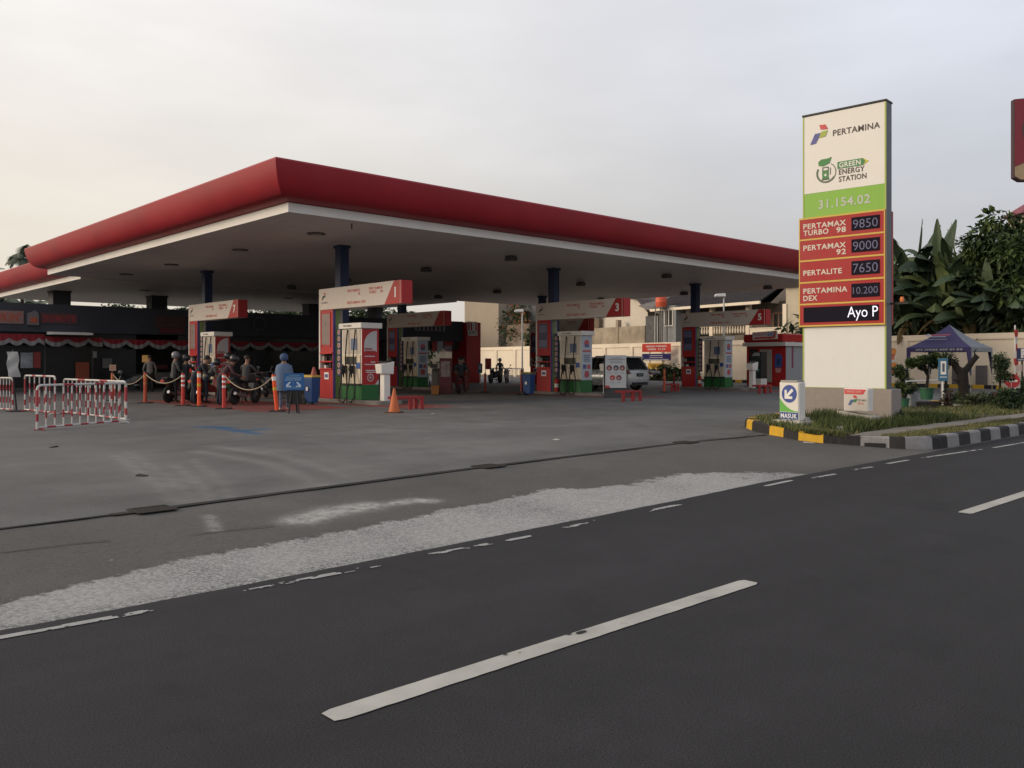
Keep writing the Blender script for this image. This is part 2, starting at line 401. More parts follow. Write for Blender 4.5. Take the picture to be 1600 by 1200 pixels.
# the road: asphalt laid over the apron, with a ragged edge a couple of centimetres thick
g = MB(); xs = [-120, -40, -12] + frange(-4, 17, 0.09) + [22, 30, 60, 160]
ROADE = [(1.2, 5.48), (2.6, 5.47), (4.3, 5.52), (5.2, 5.55), (7.8, 5.63), (9.6, 5.74), (14, 5.76)]
def road_edge(x): return lerp_table(ROADE, x) + 0.012 * fbm(x, 0, 0.5) + 0.010 * fbm(x, 9, 3.4)
for a, b in zip(xs, xs[1:]):
    ya, yb = road_edge(a), road_edge(b)
    g.poly([(a, -6.5, 0), (b, -6.5, 0), (b, yb, 0), (a, ya, 0)])
    g.poly([(a, ya, 0), (b, yb, 0), (b, yb + 0.015, -0.05), (a, ya + 0.015, -0.05)])
struct('road', g, road_m)
g = MB(); g.box(-120, -14, -0.2, 160, -6.5, 0.14)
struct('far_pavement', g, concrete_dk)

def grid_mesh(name, xs, ys, zf, m, attrs):
    nx, ny = len(xs), len(ys)
    vs_ = []; cols = {k: [] for k in attrs}
    for x in xs:
        for j, y in enumerate(ys):
            yy = y(x) if callable(y) else y
            vs_.append((x, yy, zf(x, yy)))
            for k, fn in attrs.items(): cols[k].append(fn(x, yy))
    fs = [(i*ny + j, (i+1)*ny + j, (i+1)*ny + j + 1, i*ny + j + 1) for i in range(nx-1) for j in range(ny-1)]
    me = bpy.data.meshes.new(name); me.from_pydata(vs_, [], fs)
    for k, c in cols.items():
        a = me.attributes.new(k, 'FLOAT', 'POINT'); a.data.foreach_set('value', c)
    me.materials.append(m); me.polygons.foreach_set('use_smooth', [True] * len(fs)); me.update()
    o = bpy.data.objects.new(name, me); COL.objects.link(o); o['kind'] = 'structure'; return o

def seg_dist(p, a, b):
    ax, ay = a; bx, by = b; dx, dy = bx - ax, by - ay
    t = max(0, min(1, ((p[0]-ax)*dx + (p[1]-ay)*dy) / (dx*dx + dy*dy + 1e-9)))
    return math.hypot(p[0]-ax-t*dx, p[1]-ay-t*dy)
def near(x, y, lines):
    s = 0
    for pts, w, k in lines:
        d = min(seg_dist((x, y), a, b) for a, b in zip(pts, pts[1:]))
        if d < 3 * w: s += k * math.exp(-(d / w) ** 2)
    return min(1, s)
def P2(pts, z=FLOOR): return [tuple(gp(u, v, z)[:2]) for u, v in pts]
SMEARS = [(P2([(180, 712), (215, 735), (258, 767), (285, 788)]), 0.07, .7), (P2([(200, 706), (240, 730), (284, 762), (312, 788)]), 0.06, .6), (P2([(271, 725), (319, 762), (341, 800)]), 0.06, .7), (P2([(300, 718), (345, 752), (372, 790)]), 0.06, .6), (P2([(306, 705), (415, 723), (505, 756)]), 0.13, .75), (P2([(330, 697), (440, 712), (540, 742)]), 0.11, .65),
          (P2([(380, 700), (490, 712), (570, 735)]), 0.3, .4), (P2([(100, 700), (200, 720), (300, 760)]), 0.5, .3), (P2([(480, 760), (640, 725), (800, 700)]), 0.5, .35), (P2([(560, 700), (760, 690), (960, 680)]), 0.6, .25)]
APRON_SM = [(P2([(470, 806), (530, 792), (575, 786)], .1), 0.17, 1.4), (P2([(620, 781), (650, 777), (672, 777)], .1), 0.10, 1.3), (P2([(326, 805), (338, 822)], .1), 0.05, .6), ]
PATCH_TOP = [(-3, 5.9), (1.3, 6.08), (2.1, 6.25), (2.8, 6.42), (3.5, 6.45), (4.5, 6.55), (5.5, 6.72), (6.3, 6.78), (6.9, 6.92), (7.5, 6.72), (8.15, 6.68), (9.0, 6.72), (9.7, 6.64), (10.4, 6.25), (11.0, 5.75), (12.0, 5.4), (40, 5.3)]
def patch(x, y):
    if x > 12.5: return 0.0
    e = lerp_table(PATCH_TOP, x) + 0.05 * fbm(x, y, 2.2) + 0.035 * fbm(x, y, 7)
    soft = 0.22 if x < 8 else 0.34
    lo = 5.5
    return max(0, min(1, (e - y) / soft + 0.35)) * (1.0 if x < 9 else max(0.15, 1 - (x - 9) / 4))
def speck(x, y):
    if x > 12.5 or patch(x, y) < 0.2: return 0.0
    e = lerp_table(PATCH_TOP, x)
    rel = (e - y) / max(0.2, e - 5.5)
    return max(0.05, min(0.8, 0.25 + 0.9 * fbm(x, y, 0.8) + 0.30 * max(0, min(1, (5.2 - x))) - 0.15 * (x > 6.5) + 0.25 * (rel > .85)))
def pebbly(x, y): return max(0, min(1, 0.75 - abs(y - 6.9) * 0.35 + 0.3 * fbm(x, y, 0.8)))
xs = [-120, -30, -8] + frange(-1.5, 16.5, 0.055) + [20, 40, 160]
fr_ = [k / 60 for k in range(61)]
ys = [(lambda x, q=q: road_edge(x) - .10 + (drain_y(x) - road_edge(x) + .10) * q) for q in fr_]
grid_mesh('apron', xs, ys, lambda x, y: ground_z(y) + 0.006 * fbm(x, y, 1.2), apron_m,
          {'patch': patch, 'speck': speck, 'smear': lambda x, y: near(x, y, APRON_SM), 'pebbly': pebbly})

ISLX = [15.6, 26.3, 36.9]; ROWY = [21.8, 33.1]
def island_red(x, y):
    r = 0
    for ix in ISLX:
        for ry in ROWY:
            dx, dy = abs(x - ix - 0.35), abs(y - ry - 2.7)
            lim_x, lim_y = 1.15, 4.1
            r = max(r, min(1, (lim_x - dx) / 0.15, (lim_y - dy) / 0.15))
    # lane of the motorcycles
    if 10.9 < x < 14.2 and 22.0 < y < 31.5: r = max(r, min(1, (x - 10.9) / .15, (14.2 - x) / .15, (y - 22.0) / .15, (31.5 - y) / .15))
    return max(0, r) * 0.8
BLUE = [(P2([(318, 667), (352, 668)]), .20, 1), (P2([(340, 668), (384, 675), (402, 678)]), .12, 1), (P2([(376, 674), (414, 670)]), .12, 1)]
def wet_and_shade(x, y): return max(0, min(0.9, 0.5 * max(0, fbm(x, y, 0.25)) + 0.45 * (11.6 < x < 44 and 22 < y < 44) + 0.6 * math.exp(-((x - 0.6) / 1.6) ** 2 - ((y - 10.6) / 1.1) ** 2) + 0.35 * math.exp(-((y - 9.0) / 0.35) ** 2)))  # damp stains, plus canopy shade painted onto the floor it covers
xs = [-160, -60, -20, -8] + frange(-3, 20, 0.13) + frange(20.4, 46, 0.4) + [50, 60, 70]
ysn = [0.0, 0.1, 0.2, 0.35, 0.55, 0.8, 1.1] + frange(1.3, 13, 0.13) + frange(13.4, 40, 0.4) + [44, 60, 110]
ys = [(lambda x, q=q: drain_y(x) + q) for q in ysn]
grid_mesh('forecourt', xs, ys, lambda x, y: ground_z(y) + 0.0, court_m, {'smear': lambda x, y: near(x, y, SMEARS) if y < 26 else 0.0, 'wet_and_shade': wet_and_shade, 'redpaint': island_red, 'bluepaint': lambda x, y: near(x, y, BLUE)})

# drain slot along the forecourt, three iron grates
g = MB(); xs = frange(-12, 14.6, 0.3)
for a, b in zip(xs, xs[1:]):
    w = 0.028 if a < 2.6 else 0.06
    ya, yb = drain_y(a), drain_y(b); za, zb = ground_z(ya) + 0.008, ground_z(yb) + 0.008
    g.poly([(a, ya - w + .012 * fbm(a, 1, 3), za), (b, yb - w + .012 * fbm(b, 1, 3), zb), (b, yb + w, zb), (a, ya + w + 0, za)])
struct('drain_channel', g, mat('drain_dark', (0.022, 0.02, 0.018), 0.9, var=0.5, scale=6, bump=0.6))
iron = mat('rusty_iron', (0.022, 0.018, 0.016), 0.8, var=0.4, scale=14, bump=0.5)
for k, (x, lab) in enumerate([(3.02, 'rusty iron drain grate nearest the camera, set in the concrete at lower left'), (7.5, 'rusty iron drain grate in the middle of the drain line'), (12.2, 'rusty iron drain grate closest to the yellow and black kerb')]):
    y = drain_y(x); t = thing('drain_grate', lab, 'drain grate', (x, y, ground_z(y) + 0.006), 0.03, 'grates along the forecourt drain')
    f = MB(); w, h = 0.17, 0.15
    for a in (-1, 1): f.box(-w, a*h - .015, 0, w, a*h + .015, 0.008); f.box(a*w - .015, -h, 0.001, a*w + .015, h, 0.009)
    f.build('grate_frame', iron, t)
    f = MB()
    for q in range(9):
        xx = -w + 0.04 + q * (2*w - 0.08) / 8; f.box(xx - .008, -h + .015, 0.002, xx + .008, h - .015, 0.007)
    f.poly([(-w, -h, .0015), (w, -h, .0015), (w, h, .0015), (-w, h, .0015)], 1)
    f.build('bars', [iron, mat('pit_black', (0.008, 0.008, 0.008), 0.95)], t)

# painted lines on the road
def wear_mat(name, thr, under=(0.04, 0.039, 0.04), col=(0.60, 0.59, 0.55)):
    m = bpy.data.materials.new(name); m.use_nodes = True; N = m.node_tree.nodes; L = m.node_tree.links; b = N['Principled BSDF']; b.inputs['Roughness'].default_value = 0.7
    b.inputs['Specular IOR Level'].default_value = 0.3
    tc = N.new('ShaderNodeTexCoord'); n = N.new('ShaderNodeTexNoise'); n.inputs['Scale'].default_value = 26; n.inputs['Detail'].default_value = 6; n.inputs['Roughness'].default_value = 0.75
    n0 = N.new('ShaderNodeTexNoise'); n0.inputs['Scale'].default_value = 2.2; n0.inputs['Detail'].default_value = 4
    L.new(tc.outputs['Object'], n.inputs['Vector']); L.new(tc.outputs['Object'], n0.inputs['Vector'])
    ad = N.new('ShaderNodeMath'); ad.operation = 'ADD'; L.new(n.outputs[0], ad.inputs[0]); L.new(n0.outputs[0], ad.inputs[1])
    r = N.new('ShaderNodeMapRange'); L.new(ad.outputs[0], r.inputs[0]); r.inputs[1].default_value = thr * 2; r.inputs[2].default_value = thr * 2 + 0.09
    x = N.new('ShaderNodeMix'); x.data_type = 'RGBA'; L.new(r.outputs[0], x.inputs[0]); x.inputs[6].default_value = under + (1,); x.inputs[7].default_value = col + (1,)
    n4 = N.new('ShaderNodeTexNoise'); n4.inputs['Scale'].default_value = 3; n4.inputs['Detail'].default_value = 7; L.new(tc.outputs['Object'], n4.inputs['Vector'])
    r4 = N.new('ShaderNodeMapRange'); L.new(n4.outputs[0], r4.inputs[0]); r4.inputs[1].default_value = .3; r4.inputs[2].default_value = .7; r4.inputs[3].default_value = 0.78; r4.inputs[4].default_value = 1.08
    s4 = N.new('ShaderNodeVectorMath'); s4.operation = 'SCALE'; L.new(x.outputs[2], s4.inputs[0]); L.new(r4.outputs[0], s4.inputs['Scale'])
    L.new(s4.outputs[0], b.inputs['Base Color']); return m
line_m = wear_mat('centre_line_paint', 0.33, col=(0.47, 0.455, 0.41)); edge_m = wear_mat('worn_edge_paint', 0.485, col=(0.44, 0.43, 0.41)); edge2_m = wear_mat('edge_paint', 0.42, col=(0.50, 0.49, 0.47))
edge_paint = mat('edge_line_paint', (0.34, 0.335, 0.325), 0.75, var=0.25, scale=6)
def line_strip(name, x0, x1, yc, w, m, rag=0.006, z=0.005):
    g = MB(); xs = frange(x0, x1, 0.05); n = len(xs)
    for k, (a, b) in enumerate(zip(xs, xs[1:])):
        def half(x):
            e = min(1, (x - x0) / 0.04 + 0.75, (x1 - x) / 0.04 + 0.75)
            return w / 2 * e
        ya, yb = (yc(a), yc(b)) if callable(yc) else (yc, yc)
        g.poly([(a, ya - half(a) - rag * abs(fbm(a, 3, 6)) * 2, z), (b, yb - half(b) - rag * abs(fbm(b, 3, 6)) * 2, z), (b, yb + half(b) + rag * .4 * fbm(b, 5, 6), z), (a, ya + half(a) + rag * .4 * fbm(a, 5, 6), z)])
    return struct(name, g, m)
for a, b in [(1.90, 5.20), (9.12, 12.5), (16.2, 19.5), (23.4, 26.7), (30.6, 33.9), (37.8, 41), (45, 48), (-5.3, -2.0)]:
    line_strip('centre_line', a, b, 3.18, 0.135, line_m, 0.0035)
for (u0, v0), (u1, v1), m in [((-60, 1008), (250, 952), edge_m), ((370, 926), (592, 884), edge_m), ((672, 867), (832, 838), edge_m), ((872, 828), (950, 810), edge_m), ((1003, 801), (1070, 787), edge_m),
                              ((1195, 760), (1237, 751), edge2_m), ((1265, 748), (1305, 741), edge2_m), ((1332, 735), (1363, 730), edge2_m), ((1386, 725), (1420, 719), edge2_m), ((1440, 716), (1536, 702), edge2_m), ((1552, 700), (1640, 685), edge2_m)]:
    p, q = gp(u0, v0, 0), gp(u1, v1, 0)
    g = MB(); n = int((q.x - p.x) / 0.022); thr = 0.02 if m is edge_m else -0.22
    for k in range(n):
        x0 = p.x + (q.x - p.x) * k / n; x1 = p.x + (q.x - p.x) * (k + 1) / n; yc = p.y + (q.y - p.y) * k / n
        endf = min(1, k / 4, (n - 1 - k) / 4) * .2
        for j in range(5):
            y0 = yc - .034 + j * .0136
            if fbm(x0, y0 * 2.2, 9) * .7 + fbm(x0, y0, 1.6) * .6 + endf > thr + .06 * abs(j - 2): g.poly([(x0, y0, .005), (x1, y0, .005), (x1, y0 + .0136, .005), (x0, y0 + .0136, .005)])
    struct('edge_line', g, edge_paint)
# worn spots on the nearest centre dash
g = MB()
for u, v, r in ((908, 990, .030), (889, 993, .014), (790, 1025, .011), (812, 1022, .006)):
    c = gp(u, v, 0); g.poly([(c.x + r * (1.3 + .4*random.random()) * math.cos(k * math.pi / 6), c.y + r * .6 * math.sin(k * math.pi / 6), 0.009) for k in range(12)])
struct('tar_spots', g, road_m)

# ------------------------------------------------------------------ verge with painted kerb
for pts_ in ([(0, 858), (60, 850), (120, 843), (170, 838)], [(300, 828), (380, 818), (430, 813)], [(985, 662), (1003, 668), (1017, 671)], [(1150, 690), (1168, 682), (1183, 678)], [(1090, 690), (1130, 686)], [(60, 700), (95, 697)]):
    g = MB(); P_ = [gp(u, v, .11) for u, v in pts_]
    for a, b in zip(P_, P_[1:]):
        n = 14
        for k in range(n):
            c, d = a.lerp(b, k / n), a.lerp(b, (k + 1) / n); w0 = .006 + .006 * abs(fbm(c.x, c.y, 9)); j0, j1 = .02 * fbm(c.x, 1, 7), .02 * fbm(d.x, 1, 7)
            g.poly([(c.x, c.y - w0 + j0, ground_z(c.y) + .009), (d.x, d.y - w0 + j1, ground_z(d.y) + .009), (d.x, d.y + w0 + j1, ground_z(d.y) + .009), (c.x, c.y + w0 + j0, ground_z(c.y) + .009)])
    struct('crack', g, mat('crack_dark', (.03, .028, .026), .9))
KERB = [(60, 5.80), (15.9, 5.82), (15.3, 5.88), (14.95, 6.15), (14.66, 6.75), (14.40, 7.35), (14.36, 7.85), (14.78, 8.72), (15.2, 9.25), (15.9, 9.9), (17.2, 10.5), (20, 10.85), (27, 10.95), (60, 10.95)]
kl = [0]
for a, b in zip(KERB, KERB[1:]): kl.append(kl[-1] + math.hypot(b[0]-a[0], b[1]-a[1]))
def kerb_pt(s):
    for k in range(len(KERB) - 1):
        if s <= kl[k+1] + 1e-9:
            t = (s - kl[k]) / (kl[k+1] - kl[k]); a, b = KERB[k], KERB[k+1]
            return Vector((a[0] + (b[0]-a[0])*t, a[1] + (b[1]-a[1])*t, 0))
    return Vector((KERB[-1][0], KERB[-1][1], 0))
def kerb_nrm(s):
    d = kerb_pt(min(kl[-1], s + .15)) - kerb_pt(max(0, s - .15)); d.normalize(); return Vector((d.y, -d.x, 0)) * -1   # outward
k_black = mat('kerb_black', (0.022, 0.021, 0.023), 0.8, var=0.3, scale=7, bump=0.5, bscale=40, dirt=0.35)
k_grey = mat('kerb_grey_white', (0.26, 0.25, 0.25), 0.8, var=0.2, scale=6, bump=0.5, bscale=40, dirt=0.5)
k_yel = mat('kerb_yellow', (0.62, 0.36, 0.025), 0.75, var=0.14, scale=6, bump=0.5, bscale=40, dirt=0.3)
def near_s(x, y):
    return min((math.hypot(kerb_pt(s).x - x, kerb_pt(s).y - y), s) for s in [kl[-1] * q / 6000 for q in range(6001)])[1]
marks = [near_s(*gp(u, v, z)[:2]) for u, v, z in ((1430, 707, 0), (1390, 703, 0), (1345, 698, .04), (1283, 695, .06), (1245, 690, .08), (1215, 685, .1), (1195, 681, .11), (1178, 674, .12))]
cuts = []; s = marks[0]; colk = 1
cuts.append((marks[0], marks[1], 0)); cuts.append((marks[1], marks[2], 1)); cuts.append((marks[2], marks[3], 0)); cuts.append((marks[3], marks[4], 2)); cuts.append((marks[4], marks[5], 0)); cuts.append((marks[5], marks[6], 2)); cuts.append((marks[6], marks[7], 0))
s = marks[7]; c = 2
while s < kl[-1] - 0.1: cuts.append((s, min(s + 0.55, kl[-1]), c)); s += 0.55; c = 0 if c == 2 else 2
s = marks[0]; c = 1
while s > 0.1: cuts.append((max(0, s - 0.545), s, c)); s -= 0.545; c = 0 if c == 1 else 1
g = MB()
def kerb_base(y): return -0.05
def kerb_top(s):
    p = kerb_pt(s); return 0.225 if p.y < 6.3 and p.x > 14.5 else lerp_table([(6.0, .225), (7.0, .22), (8.0, .29), (9.3, .34), (11, .30)], p.y)
for s0, s1, c in cuts:
    n = max(1, int((s1 - s0) / 0.15))
    for k in range(n):
        a, b = s0 + (s1-s0)*k/n, s0 + (s1-s0)*(k+1)/n
        gap = 0.006 if k == 0 else 0
        pa, pb = kerb_pt(a + gap), kerb_pt(b); na, nb = kerb_nrm(a), kerb_nrm(b); ta, tb = kerb_top(a), kerb_top(b)
        prof = lambda p, nn, t: [p + Vector((0, 0, -0.06)), p - nn*0.02 + Vector((0, 0, t - 0.03)), p - nn*0.045 + Vector((0, 0, t)), p - nn*0.20 + Vector((0, 0, t)), p - nn*0.21 + Vector((0, 0, -.06))]
        A, B = prof(pa, na, ta), prof(pb, nb, tb)
        for q in range(4): g.poly([A[q], A[q+1], B[q+1], B[q]], c)
        if k == 0: g.poly(A, c)
        if k == n - 1: g.poly(list(reversed(B)), c)
struct('kerb', g, [k_black, k_grey, k_yel], smooth=35)
# gully opening in the grey kerb stone
sm = (marks[1] + marks[2]) / 2; p = kerb_pt(sm); nn = kerb_nrm(sm); d = Vector((nn.y, -nn.x, 0))
g = MB(); a, b = p - d*0.17 + nn*0.004, p + d*0.17 + nn*0.004
g.poly([a + Vector((0, 0, .0)), b + Vector((0, 0, .0)), b + Vector((0, 0, .11)) - nn*.006, a + Vector((0, 0, .11)) - nn*.006])
struct('gully_opening', g, dark)

YLO = [(14.36, 7.6), (14.5, 7.15), (14.75, 6.6), (15.0, 6.2), (15.3, 6.0), (15.9, 5.93), (60, 5.9)]
YHI = [(14.36, 7.85), (14.78, 8.65), (15.2, 9.2), (15.9, 9.8), (17.2, 10.4), (20, 10.75), (27, 10.85), (60, 10.85)]
def verge_z(x, y):
    base = lerp_table([(5.9, 0.195), (6.7, 0.205), (7.4, 0.22), (8.5, 0.29), (10.8, 0.26)], y)
    base += 0.10 * math.exp(-((x - 16.6) / 1.6) ** 2 - ((y - 8.6) / 1.0) ** 2)
    return base + 0.012 * fbm(x, y, 1.6)
xs = frange(14.37, 24, 0.2) + [25, 26, 28, 30, 34, 40, 60]
g = MB()
for a, b in zip(xs, xs[1:]):
    for k in range(18):
        pt = lambda x, q: (x, lerp_table(YLO, x) + (lerp_table(YHI, x) - lerp_table(YLO, x)) * q / 18)
        q4 = [pt(a, k), pt(b, k), pt(b, k+1), pt(a, k+1)]
        g.poly([(x, y, verge_z(x, y)) for x, y in q4])
struct('grass_verge', g, soil_m, smooth=60)
g = MB(); xs = frange(14.62, 26, 0.18) + [28, 32, 40, 60]
for a, b in zip(xs, xs[1:]):
    lo = lambda x: 6.55 + .06 * fbm(x, 0, .8) + (.35 if x < 14.9 else 0) ; hi = lambda x: 7.05 + .06 * fbm(x, 5, .9) - max(0, (15.3 - x)) * .1
    n = 4
    for k in range(n):
        q4 = [(a, lo(a) + (hi(a)-lo(a))*k/n), (b, lo(b) + (hi(b)-lo(b))*k/n), (b, lo(b) + (hi(b)-lo(b))*(k+1)/n), (a, lo(a) + (hi(a)-lo(a))*(k+1)/n)]
        g.poly([(x, y, verge_z(x, y) + 0.02) for x, y in q4])
struct('footpath', g, path_m, smooth=60)

def blades(name, n, region, hgt, mats, zf, spread=0.012, weights=None):
    vs_ = []; fs = []; mi = []; rnd = random.Random(5 + n)
    while len(fs) < n:
        r = region(rnd)
        if r is None: continue
        x, y = r; z = zf(x, y); h = hgt * (0.45 + rnd.random() * 0.9); a = rnd.random() * 6.283; w = spread * (0.6 + rnd.random())
        lean = h * (0.2 + 0.6 * rnd.random()); b = rnd.random() * 6.283
        i = len(vs_)
        vs_ += [(x - w*math.cos(a), y - w*math.sin(a), z - .01), (x + w*math.cos(a), y + w*math.sin(a), z - .01), (x + lean*math.cos(b), y + lean*math.sin(b), z + h)]
        fs.append((i, i+1, i+2)); mi.append(rnd.choices(range(len(mats)), weights)[0] if weights else rnd.randrange(len(mats)))
    me = bpy.data.meshes.new(name); me.from_pydata(vs_, [], fs)
    for m in mats: me.materials.append(m)
    me.polygons.foreach_set('material_index', mi); me.update()
    o = bpy.data.objects.new(name, me); COL.objects.link(o); return o
gr_a = mat('grass_green', (0.080, 0.108, 0.028), 0.7, var=0.3, scale=0.8); gr_b = mat('grass_mid', (0.112, 0.128, 0.042), 0.7, var=0.3, scale=0.8); gr_c = mat('grass_dry', (0.21, 0.175, 0.085), 0.8, var=0.25, scale=0.8); gr_d = mat('grass_dark', (0.046, 0.068, 0.020), 0.75, var=0.3)
def reg_lawn(r):
    x = 14.4 + (r.random() ** 1.6) * 20; lo, hi = lerp_table(YLO, x), lerp_table(YHI, x); y = lo + r.random() * (hi - lo)
    edge = 7.07 + .06 * fbm(x, 5, .9) - max(0, (15.3 - x)) * .1
    if y < edge + .02 or (17.7 < x < 18.7 and 7.6 < y < 9.7): return None
    if fbm(x, y, 0.9) < -0.10 and r.random() < .82: return None
    return x, y
o = blades('lawn_grass', 30000, reg_lawn, 0.075, [gr_a, gr_b, gr_d, gr_c], verge_z, weights=(4, 4, 2.5, 3.2)); tag(o, 'short green lawn grass on the raised verge around the price sign', 'grass', kind='stuff')
def reg_tuft(r):
    cx, cy, s = r.choice([(15.9, 7.6, .45), (16.4, 7.5, .5), (17.0, 7.5, .45), (17.5, 7.4, .3), (18.9, 7.4, .35), (19.6, 7.5, .4), (16.8, 8.2, .5)])
    x, y = r.gauss(cx, s), r.gauss(cy, s * .5)
    if y < 7.15 or y < lerp_table(YLO, x) + .1 or y > lerp_table(YHI, x) or (17.75 < x < 18.6 and 7.7 < y < 9.65) or (17.0 < x < 17.7 and 7.2 < y < 8.6): return None
    return x, y
o = blades('tufted_grass', 9000, reg_tuft, 0.17, [gr_a, gr_d, gr_b], verge_z, weights=(5, 4, 2)); tag(o, 'long unmown tufts of dark green grass at the foot of the price sign', 'grass', kind='stuff')
def reg_dry(r):
    x = 15 + (r.random() ** 1.5) * 18; y = lerp_table(YLO, x) + .02 + r.random() * (.66); 
    if y > 6.6 or fbm(x, y, 1.1) < -.25: return None
    return x, y
o = blades('dry_grass', 9000, reg_dry, 0.05, [gr_c, gr_b, gr_a], verge_z, weights=(4, 4, 2)); tag(o, 'sparse dry yellowish grass between the footpath and the black and grey kerb', 'grass', kind='stuff')

# ================================================================== CANOPIES
SOF = 5.64
PROF = [(0.0, 5.886), (-0.03, 5.895), (0.12, 5.91), (0.25, 5.935), (0.36, 5.97), (0.45, 6.02), (0.52, 6.08), (0.58, 6.15), (0.635, 6.24), (0.68, 6.34), (0.72, 6.45), (0.752, 6.57), (0.778, 6.70), (0.795, 6.82), (0.77, 6.87), (0.55, 6.87)]
def fascia_ring(mb, x0, x1, y0, y1, sides):
    def corner(o, cx, cy): return (cx + (-o if cx == x0 else o), cy + (-o if cy == y0 else o))
    cs = {'front': ((x0, y0), (x1, y0)), 'right': ((x1, y0), (x1, y1)), 'back': ((x1, y1), (x0, y1)), 'left': ((x0, y1), (x0, y0))}
    for s in sides:
        A, B = cs[s]
        for (o0, z0), (o1, z1) in zip(PROF, PROF[1:]):
            n = 1
            a0, b0, a1, b1 = corner(o0, *A), corner(o0, *B), corner(o1, *A), corner(o1, *B)
            mb.poly([(a0[0], a0[1], z0), (b0[0], b0[1], z0), (b1[0], b1[1], z1), (a1[0], a1[1], z1)])
    return mb
def canopy(label, x0, x1, y0, y1, sides, lights, columns, roof_y0=None):
    t = thing('fuel_canopy', label, 'canopy', ((x0+x1)/2, (y0+y1)/2, FLOOR)); back = -t.location
    fascia_ring(MB(), x0, x1, y0, y1, sides).build('fascia', fascia_red, t, back, smooth=25)
    g = MB(); w = 0.12
    if 'front' in sides: g.box(x0, y0, SOF - .012, x1, y0 + w, 5.886)
    if 'back' in sides: g.box(x0, y1 - w, SOF - .012, x1, y1, 5.886)
    yy0, yy1 = y0 + (w if 'front' in sides else 0), y1 - (w if 'back' in sides else 0)
    g.box(x0, yy0, SOF - .012, x0 + w, yy1, 5.884); g.box(x1 - w, yy0, SOF - .012, x1, yy1, 5.884)
    g.build('white_trim', trim_m, t, back)
    g = MB(); xs = frange(x0 + w + .002, x1 - w - .002, 0.6)
    for a, b in zip(xs, xs[1:]): g.box(a + .005, yy0 + .004, SOF, b - .005, yy1 - .004, SOF + .06)
    g.box(x0 + w, yy0, SOF + .07, x1 - w, yy1, 6.8, 0)
    g.build('soffit', soffit_m, t, back)
    for x, y, kind in lights:
        g = MB()
        if kind: g.lathe([(.20, SOF - .02), (.24, SOF - .05), (.26, SOF - .17), (.20, SOF - .20)], (x, y, 0), 16); g.box(x-.09, y-.09, SOF - .03, x+.09, y+.09, SOF + .002)
        else: g.lathe([(.30, SOF + .002), (.29, SOF - .035), (.22, SOF - .045)], (x, y, 0), 18)
        o = g.build('downlight', mat('lamp_housing', (0.10, 0.095, 0.09), 0.5), t, back, smooth=40)
        MB().lathe([(.17, SOF - .206 if kind else SOF - .048), (.10, SOF - .225 if kind else SOF - .06)], (x, y, 0), 14).build('lens', mat('lamp_lens', (0.40, 0.39, 0.37), 0.3), o, smooth=60)
    for x, y, s, m in columns:
        o = MB().box(x - s/2, y - s/2, FLOOR, x + s/2, y + s/2, SOF + .05).build('column', m, t, back, bevel=.02)
        g = MB(); g.box(x - s/2 - .04, y - s/2 - .04, SOF - .10, x + s/2 + .04, y + s/2 + .04, SOF - .004); g.build('collar', m, o)
    return t
LX, LY = [14.1, 22.6, 32.5, 41.4], [24.3, 29.7, 36.1, 41.5]
canopy('large flat station canopy with flared dark red fascia over the pumps', 11.5, 43.5, 21.3, 44.3, ('front', 'right', 'back', 'left'),
       [(x, y, x > 15) for x in LX for y in LY], [(ix + .66, ry + 4.45, .36, navy) for ix in ISLX for ry in ROWY])
canopy('lower left red canopy attached behind the large canopy, above the shops', 13.2, 37.0, 45.2, 62.5, ('back', 'left'), [(18, 50, 0), (27, 50, 0)],
       [(onY(u, 475, 54).x, 54, .95, mat('dark_pier', (0.05, 0.05, 0.06), 0.7)) for u in (93, 245, 487)] + [(36.3, 54, .8, MATS['dark_pier'])])
# fill sheet between the two soffits belongs to the rear canopy; downpipe on the front edge
g = MB(); g.tube([(13.9, 21.9, SOF + .01), (13.9, 21.9, SOF - .16)], .02, 8); tag(g.build('cable_stub', black), 'short black cable stub hanging from the canopy near its front corner', 'cable')

# ================================================================== PUMP ISLANDS
NUMS = {}
def make_island_plinth(ix, ry, lab):
    g = MB(); x0, x1, y0, y1, r = ix - .12, ix + .92, ry + 1.0, ry + 5.3, .3
    pts = []
    for cx, cy, a0 in ((x1-r, y0+r, -90), (x1-r, y1-r, 0), (x0+r, y1-r, 90), (x0+r, y0+r, 180)):
        pts += [(cx + r*math.cos(rad(a0 + k*15)), cy + r*math.sin(rad(a0 + k*15))) for k in range(7)]
    g.hexa([(x, y, FLOOR - .05) for x, y in pts], [(x, y, FLOOR + .12) for x, y in pts])
    o = g.build('pump_island', concrete_dk, bevel=.015); tag(o, lab, 'pump island', 'raised concrete islands under the pumps', 'structure'); return o
for ry, row in zip(ROWY, ('front', 'back')):
    for ix, w in zip(ISLX, ('left', 'middle', 'right')):
        make_island_plinth(ix, ry, 'grey concrete kerbed island carrying the %s pump of the %s row' % (w, row))

